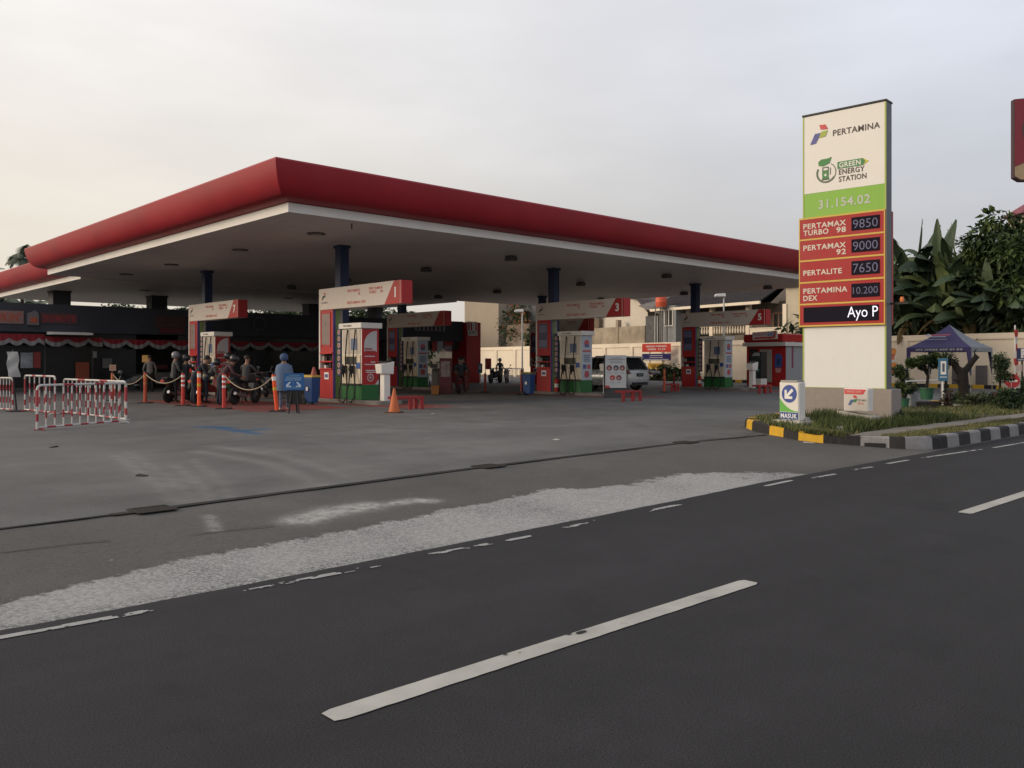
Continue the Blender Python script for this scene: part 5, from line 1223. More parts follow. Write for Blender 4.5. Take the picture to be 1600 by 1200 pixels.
# far red advertising board cut by the right edge of the picture
p0 = dp(1585, 220, 70); zb, zt = dp(1585, 283, 70).z, dp(1585, 155, 70).z
bb = thing('advert_board', 'large maroon advertising board with tan foot, high above the trees at right', 'advert board', (p0.x, p0.y, FLOOR), -YAW)
zb -= FLOOR; zt -= FLOOR
MB().hexa([(0, 0, zb + .3), (.5, 0, zb), (5.5, 0, zb), (5.5, .5, zb), (.5, .5, zb), (0, .5, zb + .3)], [(0, 0, zt), (.5, 0, zt + .05), (5.5, 0, zt + .5), (5.5, .5, zt + .5), (.5, .5, zt + .05), (0, .5, zt)]).build('board', mat('board_edge', (.05, .025, .03), .6), bb)
f = facing_road(0, -.001, 0); p = MB()
p.plate([(.04, zb + 1.2), (.9, zb + 1.55), (2.4, zb + 1.75), (5.4, zb + 1.6), (5.4, zt + .4), (.5, zt + .02), (.04, zt - .03)], f, .03, 0); p.plate([(.04, zb + .40), (.5, zb + .14), (5.4, zb + .14), (5.4, zb + 1.57), (2.4, zb + 1.72), (.9, zb + 1.52), (.04, zb + 1.16)], f, .03, 1); p.disc((2.6, zb + 4.2), 2.0, f, .012, 2, 24, .031)
p.build('face', [mat('board_maroon', (.26, .035, .05), .6, var=.06), mat('board_tan', (.46, .33, .20), .6), mat('board_dark_print', (.10, .06, .06), .6)], bb)  # maroon field, tan foot and a dark round print
MB().tube([(3.2, .3, 0), (3.2, .3, zb)], .22, 14).build('pole', galv, bb, smooth=40)
p1 = dp(1596, 322, 66); z1 = p1.z - FLOOR
rp = thing('roof_peak', 'small maroon pitched roof tip rising above the leafy tree at right', 'roof', (p1.x, p1.y, FLOOR), -YAW)
MB().hexa([(0, 0, z1 - .5), (4, 0, z1 - .5), (4, 3, z1 - .5), (0, 3, z1 - .5)], [(1.6, 1.4, z1 + .7), (2.4, 1.4, z1 + .7), (2.4, 1.6, z1 + .7), (1.6, 1.6, z1 + .7)]).build('roof', mat('roof_maroon', (.22, .06, .08), .7), rp)
g = MB(); g.box(.5, .3, 0, 3.6, 2.7, z1 - .501); g.build('wall', wall_tan, rp)

# ------------------------------------------------------------------ marquee tent
tx0, tx1, ty0, ty1 = 43.5, 46.4, 14.85, 17.85; ez, az = 2.24, 3.40
tt = thing('marquee_tent', 'navy and grey pop up tent with pointed roof before the cream wall', 'tent', ((tx0+tx1)/2, (ty0+ty1)/2, FLOOR)); TB = -tt.location
tn = mat('tent_navy', (.055, .048, .13), .75, var=.08); tg = mat('tent_grey_blue', (.22, .24, .27), .7, var=.12, scale=1.2)
ap = ((tx0+tx1)/2, (ty0+ty1)/2, az)
cs = [(tx0, ty1), (tx0, ty0), (tx1, ty0), (tx1, ty1)]
for k, m in enumerate((tn, tg, tn, tg)):
    a, b = cs[k], cs[(k+1) % 4]; g = MB(); N_ = 8
    for i in range(N_):
        for j in range(N_):
            def P(i, j):
                u, v = i / N_, j / N_; e = (a[0] + (b[0]-a[0])*u, a[1] + (b[1]-a[1])*u, ez)
                sag = -.16 * math.sin(math.pi * v) * (1 - .4*abs(2*u-1))
                return (e[0] + (ap[0]-e[0])*v, e[1] + (ap[1]-e[1])*v, e[2] + (ap[2]-e[2])*v + sag)
            g.poly([P(i, j), P(i+1, j), P(i+1, j+1), P(i, j+1)])
    g.build('roof_panel', m, tt, TB, smooth=60)
    g = MB(); n = 12
    for i in range(n):
        p, q = (a[0] + (b[0]-a[0])*i/n, a[1] + (b[1]-a[1])*i/n), (a[0] + (b[0]-a[0])*(i+1)/n, a[1] + (b[1]-a[1])*(i+1)/n)
        g.poly([(p[0], p[1], ez), (q[0], q[1], ez), (q[0], q[1], ez - .2), (p[0], p[1], ez - .2)])
    for e, dr in ((a, 1), (b, -1)):
        ux, uy = (b[0]-a[0])/3 * dr, (b[1]-a[1])/3 * dr
        g.poly([(e[0], e[1], ez - .2), (e[0] + ux*.22, e[1] + uy*.22, ez - .2), (e[0] + ux*.05, e[1] + uy*.05, .9), (e[0], e[1], .9)])
    v_ = g.build('valance', m, tt, TB)
    if k == 0:
        fl = facing_left(tx0 - .006, ty1, 0); l = MB(); rnd = random.Random(3); x = .45
        while x < 2.5:
            w = .06 + rnd.random() * .07; l.plate([(x, ez - .14), (x + w, ez - .14), (x + w + .02, ez - .05), (x + .02, ez - .05)], fl, .004); x += w + .03 + (.06 if rnd.random() < .2 else 0)
        l.build('print', mat('tent_print', (.34, .33, .36), .6), v_)
sl = (az - ez); f = frame((tx0 - .03, (ty0+ty1)/2 + .75, ez + .22), (0, -1, 0), ((tx1-tx0)/2, 0, sl))
l = MB(); l.disc((.12, .62), .10, f, .004, 0, 14, .02); l.plate([(.26, .57), (1.15, .57), (1.17, .68), (.28, .68)], f, .004, 1, .02); l.plate([(.20, .46), (1.0, .46), (1.0, .51), (.20, .51)], f, .004, 0, .02); l.plate([(0, .26), (1.1, .26), (1.1, .29), (0, .29)], f, .004, 0, .02)
l.build('roof_print', [MATS['tent_print'], mat('tent_print_red', (.30, .07, .10), .6)], tt, TB)
for x, y in cs: MB().box(x - .03 if x > tx0 else x + .005, y - .03 if y > ty0 else y + .005, FLOOR, x + (0 if x > tx0 else .035), y + (0 if y > ty0 else .035), ez).build('leg', steel, tt, TB)

# ------------------------------------------------------------------ foliage builders
lf1 = mat('leaf_mid', (.048, .078, .028), .55, var=.3, scale=1.5, spec=.3); lf2 = mat('leaf_dark', (.028, .048, .021), .6, var=.3, scale=1.5, spec=.3); lf3 = mat('leaf_light', (.070, .105, .028), .55, var=.25, scale=1.5, spec=.3)
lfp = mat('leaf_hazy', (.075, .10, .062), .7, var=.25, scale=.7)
def leaf_quad(mb, p, d, up, L_, W_, m):
    d = d.normalized(); s = d.cross(up)
    if s.length < 1e-3: s = d.cross(Vector((1, 0, 0)))
    s.normalize(); n = s.cross(d)
    a = p; b = p + d*L_*.45 + s*W_/2 + n*W_*.12; c = p + d*L_ - n*L_*.12; e = p + d*L_*.45 - s*W_/2 + n*W_*.12
    mb.poly([a, b, c], m); mb.poly([a, c, e], m)
def rvec(r):
    while True:
        v = Vector((r.uniform(-1, 1), r.uniform(-1, 1), r.uniform(-1, 1)))
        if .05 < v.length < 1: return v.normalized()
def crown_mesh(mb, r, c, R, nclump, nleaf, L_, W_, cr=.34, ms=(0, 1, 2), flat=1.0, droop=.25):
    cl = []
    for k in range(nclump):
        v = rvec(r); q = .35 + .65 * r.random() ** .6
        cl.append((Vector((c[0] + v.x*R[0]*q, c[1] + v.y*R[1]*q, c[2] + v.z*R[2]*q)), cr * (.6 + .8*r.random()) * min(R), r.choice(ms)))
    for p, rr, m in cl:
        for k in range(int(nleaf / nclump)):
            v = rvec(r); pos = p + Vector((v.x, v.y, v.z*flat)) * rr * (.45 + .65*r.random())
            d = (v + rvec(r)*.7 + Vector((0, 0, -droop))).normalized(); s = .6 + .8*r.random()
            leaf_quad(mb, pos, d, rvec(r)*.6 + Vector((0, 0, 1)), L_*s, W_*s, m if r.random() < .75 else r.choice(ms))
    return [q[0] for q in cl]
def tree(name, label, cat, base, h, R, cz, nclump, nleaf, L_, W_, tr, seed, mats=None, group=None, cr=.34, limbs=7, lean=(0, 0), droop=.25):
    r = random.Random(seed); t = thing(name, label, cat, tuple(base), 0, group)
    mb = MB(); cl = crown_mesh(mb, r, (lean[0], lean[1], cz), R, nclump, nleaf, L_, W_, cr, droop=droop)
    tb = MB(); top = Vector((lean[0]*.7, lean[1]*.7, cz - R[2]*.25))
    tb.tube([(0, 0, -.1), (tr*.3, 0, top.z*.3), Vector((top.x*.5, top.y*.5, top.z*.65)), top], [tr*1.25, tr, tr*.75, tr*.5], 9)
    for p in r.sample(cl, min(limbs, len(cl))):
        s = Vector((top.x*.5, top.y*.5, top.z*(.55 + .4*r.random()))); mid = (s + p)/2 + Vector((0, 0, .08*R[2])); tb.tube([s, mid, p], [tr*.42, tr*.28, tr*.1], 6)
    tb.build('trunk', bark, t, smooth=60); mb.build('crown', mats or [lf1, lf2, lf3], t); return t
def frond(mb, root, az, el, length, nl, ll, w, droop, m=0, stem=None):
    d = Vector((math.cos(az)*math.cos(el), math.sin(az)*math.cos(el), math.sin(el))); p = Vector(root); pts = [p.copy()]; n = 9
    for k in range(n):
        p = p + d * length / n; d = (d + Vector((0, 0, -droop / n))).normalized(); pts.append(p.copy())
    side = Vector((-math.sin(az), math.cos(az), 0))
    for k in range(nl):
        t = .12 + .88 * k / nl; i = min(n - 1, int(t * n)); f = t * n - i; q = pts[i].lerp(pts[i+1], f); dd = (pts[i+1] - pts[i]).normalized()
        l = ll * math.sin(math.pi * (.15 + .8 * t)) 
        for s in (-1, 1):
            e = q + (side * s * .75 + dd * .55 + Vector((0, 0, -.45))).normalized() * l
            mb.poly([q - dd * w, q + dd * w, e], m)
    mb.tube(pts, [.05 - .004*k for k in range(len(pts))], 5, m)
def palm(label, base, h, seed, nf=20, fl=3.2, group=None, ll=.85):
    r = random.Random(seed); t = thing('palm_tree', label, 'palm tree', tuple(base), 0, group)
    MB().tube([(0, 0, -.1), (.1, 0, h*.5), (.05, .1, h)], [.2, .15, .13], 9).build('trunk', bark, t, smooth=60)
    g = MB()
    for k in range(nf): frond(g, (.05, .1, h), k * 6.283 / nf + r.random()*.3, rad(r.uniform(-5, 70)), fl * (.8 + .35*r.random()), 38, ll, .028, r.uniform(1.7, 2.6))
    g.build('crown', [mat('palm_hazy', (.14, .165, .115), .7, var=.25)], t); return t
bl1 = mat('banana_leaf', (.056, .086, .042), .5, var=.25, scale=1.2, spec=.4); bl2 = mat('banana_leaf_dark', (.034, .056, .032), .55, var=.25, scale=1.2, spec=.35); bl3 = mat('banana_leaf_light', (.10, .13, .048), .5, var=.25, scale=1.2, spec=.4); bl4 = mat('banana_leaf_brown', (.12, .085, .035), .8, var=.3)
def banana_leaf(mb, r, root, az, el, length, width, droop, m, rib):
    d = Vector((math.cos(az)*math.cos(el), math.sin(az)*math.cos(el), math.sin(el))); p = Vector(root); n = 14; pts = [p.copy()]; ds = [d.copy()]
    for k in range(n):
        p = p + d * length / n; d = (d + Vector((0, 0, -droop / n * (.4 + 1.2 * k / n)))).normalized(); pts.append(p.copy()); ds.append(d.copy())
    side = Vector((-math.sin(az), math.cos(az), 0)); roll = r.uniform(-.5, .5)
    wd = [0 if k < 2 else width * (math.sin(math.pi * min(1, (k - 1.2) / (n - 1))) ** .55) for k in range(n + 1)]
    for s in (-1, 1):
        for k in range(1, n):
            up = side.cross(ds[k]).normalized() * -1; sd = (side + up * (roll * s * .4)).normalized(); sag = .35 + .45 * (k / n)
            e0 = pts[k] + (sd * s * math.cos(sag) - Vector((0, 0, 1)) * math.sin(sag)) * wd[k] * .5; e1 = pts[k+1] + (sd * s * math.cos(sag) - Vector((0, 0, 1)) * math.sin(sag)) * wd[k+1] * .5
            if r.random() < .12 and 3 < k < n - 1: e1 = e1.lerp(pts[k], .15) - Vector((0, 0, .10))
            mb.poly([pts[k], pts[k+1], e1, e0], m)
    mb.tube(pts, [max(.008, .045 - .003*k) for k in range(n + 1)], 5, rib)
def banana(label, base, h, seed, nl=12, spear=True):
    r = random.Random(seed); t = thing('banana_plant', label, 'banana plant', tuple(base), 0, 'banana plants behind the perimeter wall')
    hs = h * .62
    MB().tube([(0, 0, -.1), (.05, .02, hs*.5), (.02, .05, hs)], [.17, .14, .09], 9).build('stem', mat('banana_stem', (.07, .085, .035), .7, var=.3), t, smooth=60)
    g = MB()
    for k in range(nl):
        el = rad(r.uniform(32, 82)); banana_leaf(g, r, (.02, .05, hs - r.random()*.3), k * 2.4 + r.random()*.6, el, h * r.uniform(.36, .52), r.uniform(.85, 1.25), r.uniform(1.1, 3.0), r.choices((0, 1, 2), (5, 5, 1.6))[0], 2)
    for k in range(2): banana_leaf(g, r, (.02, .05, hs - .4), r.random()*6.28, rad(-15), h * .34, .5, 1.5, 3, 3)
    if spear: banana_leaf(g, r, (.02, .05, hs), r.random()*6.28, rad(84), h * .42, .8, .10, 2 if seed % 2 else 0, 2)
    g.build('leaves', [bl1, bl2, bl3, bl4], t); return t
BAN = [(1404, 392, 2.2), (1430, 352, 2.6), (1467, 352, 3.0), (1500, 356, 3.4), (1448, 392, 1.6), (1486, 400, 1.5), (1420, 425, 1.3), (1520, 392, 2.4), (1545, 410, 1.6), (1575, 420, 1.4), (1465, 430, 1.2), (1605, 405, 2.8), (1510, 440, 1.2), (1630, 380, 4.0), (1390, 410, 3.5)]
BLAB = ['banana plant just right of the price sign, half hidden by it', 'banana plant with tall upright light leaf, first from the price sign', 'banana plant with broad upright blade in the middle of the grove', 'banana plant with upright leaf and pale rib beside the leafy tree',
        'lower banana plant between the two upright bladed ones', 'lower banana plant above the peak of the navy tent', 'low dark banana plant close behind the wall near the price sign', 'banana plant partly covered by the leafy tree crown', 'low banana plant to the right of the tent roof', 'banana plant below the leafy tree near its trunk',
        'shortest banana plant behind the navy tent', 'banana plant at the right picture edge behind the wall', 'short banana plant over the grey side of the tent', 'banana plant outside the right picture edge', 'banana plant hidden behind the upper red price rows']
for k, (u, v, off) in enumerate(BAN):
    p = onW(u, v, off); banana(BLAB[k], (p.x, p.y, FLOOR), p.z - FLOOR, 40 + k)
def wtree(label, u, v, off, rx, nclump, nleaf, seed, h_ratio=.42, L_=.28, W_=.15, mats=None, cr=.30, name='broadleaf_tree', droop=.25, tr=.16):
    p = onW(u, v, off); h = p.z - FLOOR; rz = h * h_ratio
    return tree(name, label, 'tree', (p.x, p.y, FLOOR), h, (rx, rx, rz), h - rz, nclump, nleaf, L_, W_, tr, seed, mats, 'trees beyond the boundary', cr, droop=droop)
wtree('big leafy tree with bright drooping leaf clusters at the right edge', 1572, 328, 2.6, 2.0, 40, 3600, 5, .36, .42, .20, droop=.5)
wtree('leafy tree cut by the right picture edge', 1625, 335, 3.0, 2.2, 34, 2600, 6, .42, .40, .20, droop=.5)
wtree('slender leafy tree with open top between bananas and the big tree', 1541, 322, 3.4, .85, 14, 620, 7, .30, .40, .18, droop=.5, tr=.09)
for k, (u, v, off, rx) in enumerate([(1425, 398, 9, 3.4), (1478, 386, 11, 3.6), (1530, 375, 10, 3.6), (1590, 360, 12, 4.0), (1398, 425, 7, 2.4)]):
    wtree(['dark dense tree behind the banana plants next to the price sign', 'dark dense tree behind the middle of the banana grove', 'dark dense tree behind the slender open topped tree', 'dark dense tree far back at the right edge', 'small dark tree touching the price sign edge'][k], u, v, off, rx, 46, 3400, 60 + k, .46, .36, .22)
# ground cover wall of low growth behind the perimeter wall
r = random.Random(9); g = MB()
for k in range(5200):
    s = r.uniform(-14, 17); o = r.uniform(.5, 5); p = WA + WD*s + WN*o + Vector((0, 0, r.uniform(.3, 4.6 - .3*o))); leaf_quad(g, p, rvec(r) + Vector((0, 0, -.2)), rvec(r) + Vector((0, 0, 1)), r.uniform(.5, 1.3), r.uniform(.18, .42), r.choice((0, 1, 1)))
o = g.build('undergrowth', [bl1, bl2]); tag(o, 'dark undergrowth filling the space beneath the banana plants', 'undergrowth', kind='stuff')
# trees seen through the gap under the canopies and behind the annex
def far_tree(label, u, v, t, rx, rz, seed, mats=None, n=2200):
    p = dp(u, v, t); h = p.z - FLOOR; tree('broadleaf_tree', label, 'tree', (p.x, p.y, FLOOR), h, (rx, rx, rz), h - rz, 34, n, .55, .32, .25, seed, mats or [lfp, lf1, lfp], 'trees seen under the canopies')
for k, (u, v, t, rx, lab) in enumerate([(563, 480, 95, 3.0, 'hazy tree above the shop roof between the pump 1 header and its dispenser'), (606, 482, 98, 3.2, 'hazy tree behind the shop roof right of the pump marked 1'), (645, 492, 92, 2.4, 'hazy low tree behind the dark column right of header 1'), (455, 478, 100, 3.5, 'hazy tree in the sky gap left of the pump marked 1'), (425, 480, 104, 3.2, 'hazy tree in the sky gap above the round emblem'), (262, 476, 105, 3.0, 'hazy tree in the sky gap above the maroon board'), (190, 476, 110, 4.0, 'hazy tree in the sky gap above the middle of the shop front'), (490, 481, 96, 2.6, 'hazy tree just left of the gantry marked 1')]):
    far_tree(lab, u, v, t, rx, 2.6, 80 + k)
for k, (u, v, t, fl, lab) in enumerate([(33, 396, 74, 1.7, 'palm crown showing left of the canopy corner'), (4, 468, 82, 2.0, 'palm fronds above the shop roof at the left edge'), (60, 471, 84, 1.6, 'palm crown peeking over the shop roof below the rear canopy'), (-40, 440, 78, 3.2, 'palm outside the left picture edge')]):
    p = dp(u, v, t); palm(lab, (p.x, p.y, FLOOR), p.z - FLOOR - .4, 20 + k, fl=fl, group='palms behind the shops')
p = onW(808, 478, 4.2); h = p.z - FLOOR
tree('flowering_shrub', 'overgrown shrub with rusty orange blooms above the rubble parapet', 'shrub', (p.x, p.y, FLOOR), h, (2.0, 2.2, 2.4), h - 2.2, 26, 1800, .34, .2, .12, 31, [lf1, lf2, mat('bloom_orange', (.28, .10, .035), .6, var=.3)])
p = onW(830, 500, 2.6); h = p.z - FLOOR; tree('hanging_shrub', 'creeper hanging over the rubble parapet beside the lamp post', 'shrub', (p.x, p.y, FLOOR), h, (.8, .9, 1.8), h - 1.7, 14, 800, .3, .18, .06, 32)
def shrub(name, label, base, R, cz, nclump, nleaf, L_, W_, seed, mats=None, stem=.03, cr=.4, group=None):
    return tree(name, label, 'shrub', tuple(base), cz*2, R, cz, nclump, nleaf, L_, W_, stem, seed, mats, group, cr, limbs=4)
p = onW(1032, 600, -1.0); shrub('hedge', 'low green hedge at the wall foot under the stacked sign plates', (p.x, p.y, FLOOR), (.7, 2.2, .55), .55, 30, 1700, .2, .12, 33)
p = onW(1064, 600, -1.0); shrub('hedge', 'short green hedge at the wall foot left of the pump marked 5', (p.x, p.y, FLOOR), (.6, .9, .5), .5, 16, 700, .2, .12, 34)

# ------------------------------------------------------------------ potted plants, shrubs and signs on the verge
pot_m = mat('pot_green', (.03, .12, .065), .6, var=.15, dirt=.2)
def vz(p): return Vector((p.x, p.y, verge_z(p.x, p.y)))
def potted(label, u, v, pr, ph, crowns, seed, name='potted_tree'):
    p = vz(gp(u, v, .28)); t = thing(name, label, 'potted tree', tuple(p), -YAW, 'small trees in green pots')
    MB().lathe([(pr*.74, 0), (pr*.95, ph*.9), (pr*1.08, ph*.9), (pr*1.08, ph), (pr*.9, ph), (pr*.86, ph*.86), (.01, ph*.85)], (0, 0, 0), 20).build('pot', pot_m, t, smooth=35)
    r = random.Random(seed); g = MB(); s = MB()
    for x, z, R, n in crowns:
        crown_mesh(g, r, (x, 0, z), (R, R*.8, R*.55), 12, n, .075, .045, .5, flat=.8, droop=.1); s.tube([(x*.1, 0, ph*.8), (x*.15 + .05, 0, (ph + z)*.45), (x*.8, 0, z)], [.05, .04, .02], 7)
        s.tube([(x*.15 + .05, 0, (ph + z)*.45), (x + R*.4, .05, z - R*.1)], [.03, .012], 6); s.tube([(x*.15 + .05, 0, (ph + z)*.45), (x - R*.4, -.05, z)], [.03, .012], 6)
    s.build('trunk', bark, t, smooth=60); g.build('crown', [lf1, lf3, lf2], t); return t
potted('small pruned tree in a green pot, nearer the price sign, with two thin leaf tiers', 1412, 638, .15, .28, [(.04, .58, .24, 700), (-.10, 1.0, .27, 760)], 51)
potted('round crowned small tree in a larger green pot on a dark slab', 1448, 632, .21, .34, [(-.10, 1.14, .43, 3200)], 52)
p = vz(gp(1447, 637, .28)); o = MB().box(-.32, -.18, -.05, .32, .32, .17).build('slab', mat('dark_slab', (.05, .045, .042), .9, var=.3), loc=p, rz=-YAW); tag(o, 'dark low slab under the larger green pot', 'slab')
o = bpy.data.objects[o.name]
for q in KIDS(bpy.data.objects[[x.name for x in COL.objects if x.get('label') == 'round crowned small tree in a larger green pot on a dark slab'][0]]): pass
bpy.data.objects[[x.name for x in COL.objects if x.get('label') == 'round crowned small tree in a larger green pot on a dark slab'][0]].location.z += .16
p = vz(gp(1426, 637, .28)); o = MB().hexa([(-.11, -.11, -.03), (.11, -.11, -.03), (.11, .11, -.03), (-.11, .11, -.03)], [(-.09, -.09, .42), (.11, -.09, .40), (.11, .10, .40), (-.09, .10, .42)]).build('concrete_block', mat('grey_block', (.22, .23, .24), .85, var=.15, dirt=.2), loc=p, rz=-YAW, bevel=.02); tag(o, 'upright grey concrete block between the two green pots', 'block')
p = vz(gp(1473, 634, .28)); t = thing('info_sign', 'narrow blue and white sign panel on a thin white post', 'info sign', tuple(p), -YAW - .3)
MB().tube([(0, 0, 0), (0, 0, 1.3)], .028, 8).build('post', white, t, smooth=50); MB().box(-.16, -.14, -.04, .5, .3, .05).build('foot', concrete, t)
MB().box(-.11, -.045, .72, .13, .045, 1.36).build('panel', mat('panel_teal_blue', (.05, .16, .28), .45), t, bevel=.01)
f = facing_road(-.11, -.046, .72); g = MB(); g.plate([(.05, .18), (.19, .18), (.19, .56), (.05, .56)], f, .004, 0); g.plate([(.09, .26), (.15, .26), (.15, .50), (.09, .50)], f, .004, 1, .004); g.plate([(.03, .10), (.21, .10), (.21, .12), (.03, .12)], f, .004, 0); g.build('print', [text_white, mat('print_slate', (.08, .12, .16), .5)], t)
# pruned trunk
p = vz(gp(1505, 623, .25)); t = thing('pruned_tree', 'dark thick pruned tree trunk with two stubby limbs before the tent', 'tree', tuple(p), -YAW)
g = MB(); g.tube([(0, 0, -.1), (.02, 0, .35), (-.03, 0, .75), (-.02, 0, 1.0)], [.22, .17, .19, .16], 10); g.tube([(-.02, 0, .85), (.18, .02, 1.08), (.34, .03, 1.30), (.48, .02, 1.46), (.40, .0, 1.52)], [.14, .11, .10, .10, .05], 8); g.tube([(-.04, 0, .8), (-.22, .05, 1.1), (-.36, .05, 1.30), (-.42, .08, 1.40)], [.14, .12, .10, .05], 8); g.tube([(0, 0, .45), (-.22, -.03, .60), (-.36, -.03, .66)], [.07, .045, .02], 7); g.tube([(.44, .02, 1.4), (.40, .02, 1.62), (.47, .02, 1.72)], [.035, .025, .015], 6)
g.build('trunk', bark, t, smooth=60)
r = random.Random(4); g = MB(); crown_mesh(g, r, (-.42, .05, 1.30), (.24, .2, .22), 8, 260, .09, .05, .5); g.build('twigs', [lf2, bark, lf2], t)
p = gp(1478, 612, .2); t = thing('spiky_plant', 'dark spiky yucca like plant behind the narrow blue sign', 'plant', (p.x, p.y, FLOOR))
MB().tube([(0, 0, 0), (.03, 0, 1.25)], [.07, .06], 8).build('stem', bark, t)
g = MB(); r = random.Random(8)
for k in range(70):
    a = r.random()*6.28; e = r.uniform(-.2, 1.4); d = Vector((math.cos(a)*math.cos(e), math.sin(a)*math.cos(e), math.sin(e))); leaf_quad(g, Vector((.03, 0, 1.25 + r.random()*.2)), d, Vector((0, 0, 1)), .62, .05, 0)
g.build('leaves', [lf2], t)
for u, v, R, cz, n, lab, mm in [(1518, 636, (.42, .34, .20), .17, 900, 'low grey green bush at the foot of the pruned trunk', [mat('leaf_sage', (.085, .10, .055), .7, var=.2), lf1, MATS['leaf_sage']]), (1543, 633, (.36, .28, .16), .14, 700, 'low bush right of the pruned trunk', [MATS['leaf_sage'], lf1, lf2]), (1492, 634, (.24, .2, .15), .14, 420, 'small bush between the blue sign and the pruned trunk', [lf1, MATS['leaf_sage'], lf2]), (1578, 640, (.28, .25, .34), .32, 1000, 'dark rounded bush under the no entry sign', [lf2, lf1, lf2]), (1598, 622, (.34, .3, .30), .30, 800, 'dark bush at the right edge behind the no entry sign', [lf2, lf1, lf2]), (1480, 640, (.10, .1, .26), .3, 200, 'thin reddish plant beside the white sign post', [mat('leaf_rust', (.09, .05, .035), .7, var=.2), lf2, MATS['leaf_rust']]), (1402, 660, (.16, .25, .16), .12, 300, 'weeds against the right side of the price sign plinth', [lf1, lf2, gr_a]), (1415, 608, (.5, .5, .3), .35, 500, 'low bush behind the first green pot', [lf1, lf2, lf1])]:
    p = gp(u, v, .25); z = verge_z(p.x, p.y) if p.y < 10.85 else FLOOR; shrub('bush', lab, (p.x, p.y, z), R, cz, 14, n, .11, .05, int(u), mm, .02, .45)
p = vz(gp(1562, 636, .26)); t = thing('topiary', 'tall clipped topiary shrub with square head in a brown pot', 'topiary', tuple(p), -YAW)
MB().lathe([(.11, 0), (.17, .36), (.18, .36), (.18, .42), (.01, .41)], (0, 0, 0), 14).build('pot', mat('pot_brown', (.045, .028, .022), .7), t, smooth=40); MB().tube([(0, 0, .3), (.02, 0, .9), (0, 0, 1.1)], .03, 7).build('trunk', bark, t)
g = MB(); r = random.Random(12); crown_mesh(g, r, (0, 0, 1.22), (.25, .2, .30), 16, 1500, .07, .03, .55); crown_mesh(g, r, (.1, 0, .84), (.22, .2, .12), 8, 420, .08, .04, .5); g.build('crown', [lf2, lf1, lf2], t)
p = vz(gp(1580, 632, .26)); t = thing('no_entry_sign', 'round red no entry sign with white bar on a pale square board', 'road sign', tuple(p), -YAW - .25)
MB().tube([(0, 0, 0), (0, 0, .9)], .025, 8).build('post', galv, t); MB().box(-.23, -.015, .46, .24, .015, .86).build('board', mat('board_pale', (.40, .37, .34), .5), t)
f = facing_road(0, -.016, .66); g = MB(); g.disc((.02, .02), .21, f, .006, 0, 28); g.plate([(-.12, -.015), (.16, -.015), (.16, .045), (-.12, .045)], f, .004, 1, .006); g.build('disc', [mat('noentry_red', (.42, .03, .035), .45), text_white], t)
p = dp(1597, 610, 36); t = thing('parking_sign', 'navy parking sign with white letter P on a dark post', 'parking sign', (p.x, p.y, FLOOR), -YAW - .25)
zz = lambda v: EYE + 36*(HORIZON - v)/FPX - FLOOR
MB().tube([(0, 0, 0), (0, 0, zz(547))], .035, 8).build('post', rubber, t); MB().box(-.21, -.03, zz(564), .45, -.005, zz(544)).build('panel', mat('parking_navy', (.03, .035, .10), .5), t)
f = facing_road(-.21, -.031, zz(564)); l = MB(); put_text(l, 'P', f, .16, .15, .34, bold=.06, c=.002, align='L', width=.24); l.build('lettering', text_white, t)
g = MB(); g.plate([(.04, .03), (.60, .03), (.60, .08), (.04, .08)], f, .004); g.build('print', mat('print_grey', (.35, .36, .42), .5), t)
MB().box(-.2, -.03, zz(580), .5, -.005, zz(570)).build('lower_plate', mat('plate_blush', (.50, .40, .36), .5), t)
p = dp(1586, 606, 37); t = thing('flag_pole', 'white pole wound with a red and white flag by the parking sign', 'flag', (p.x, p.y, FLOOR), -YAW); zz = lambda v: EYE + 37*(HORIZON - v)/FPX - FLOOR
MB().tube([(0, 0, 0), (0, 0, zz(508))], .03, 8).build('pole', text_white, t, smooth=50)
g = MB(); n = 60
for k in range(n):
    a = zz(515) - (zz(515) - zz(590)) * k / n; b = zz(515) - (zz(515) - zz(590)) * (k + 1) / n; m = 0 if (k // 9) % 2 == 0 else 1
    for q in range(6):
        wob = lambda z, q: (.05 + .06*math.sin(z*3) * math.cos(q*1.05 + z*2) + .05*math.cos(q*1.05), (.05 + .03*math.sin(z*5))*math.sin(q*1.05))
        g.poly([(*wob(a, q), a), (*wob(a, q+1), a), (*wob(b, q+1), b), (*wob(b, q), b)], m)
g.build('cloth', [mat('flag_red', (.45, .05, .045), .7), mat('flag_white', (.55, .52, .50), .7)], t, smooth=60)
p = dp(1394, 606, 33); t = thing('pennant', 'narrow orange and red pennant flag half hidden behind the price sign', 'flag', (p.x, p.y, FLOOR), -YAW); zz = lambda v: EYE + 33*(HORIZON - v)/FPX - FLOOR
MB().tube([(-.12, 0, 0), (-.12, 0, zz(540))], .025, 7).build('pole', steel, t)
g = MB()
for k in range(10):
    a, b = zz(544) - k*.11, zz(544) - (k+1)*.11; w0, w1 = .12 + .06*math.sin(k*1.3), .12 + .06*math.sin((k+1)*1.3); g.poly([(-.1, 0, a), (w0, .03*math.sin(k), a), (w1, .03*math.sin(k+1), b), (-.1, 0, b)], (0, 0, 1, 1, 2)[k % 5])
g.build('cloth', [mat('pennant_orange', (.60, .24, .06), .7), mat('pennant_red', (.45, .10, .05), .7), mat('pennant_white', (.5, .46, .42), .7)], t)
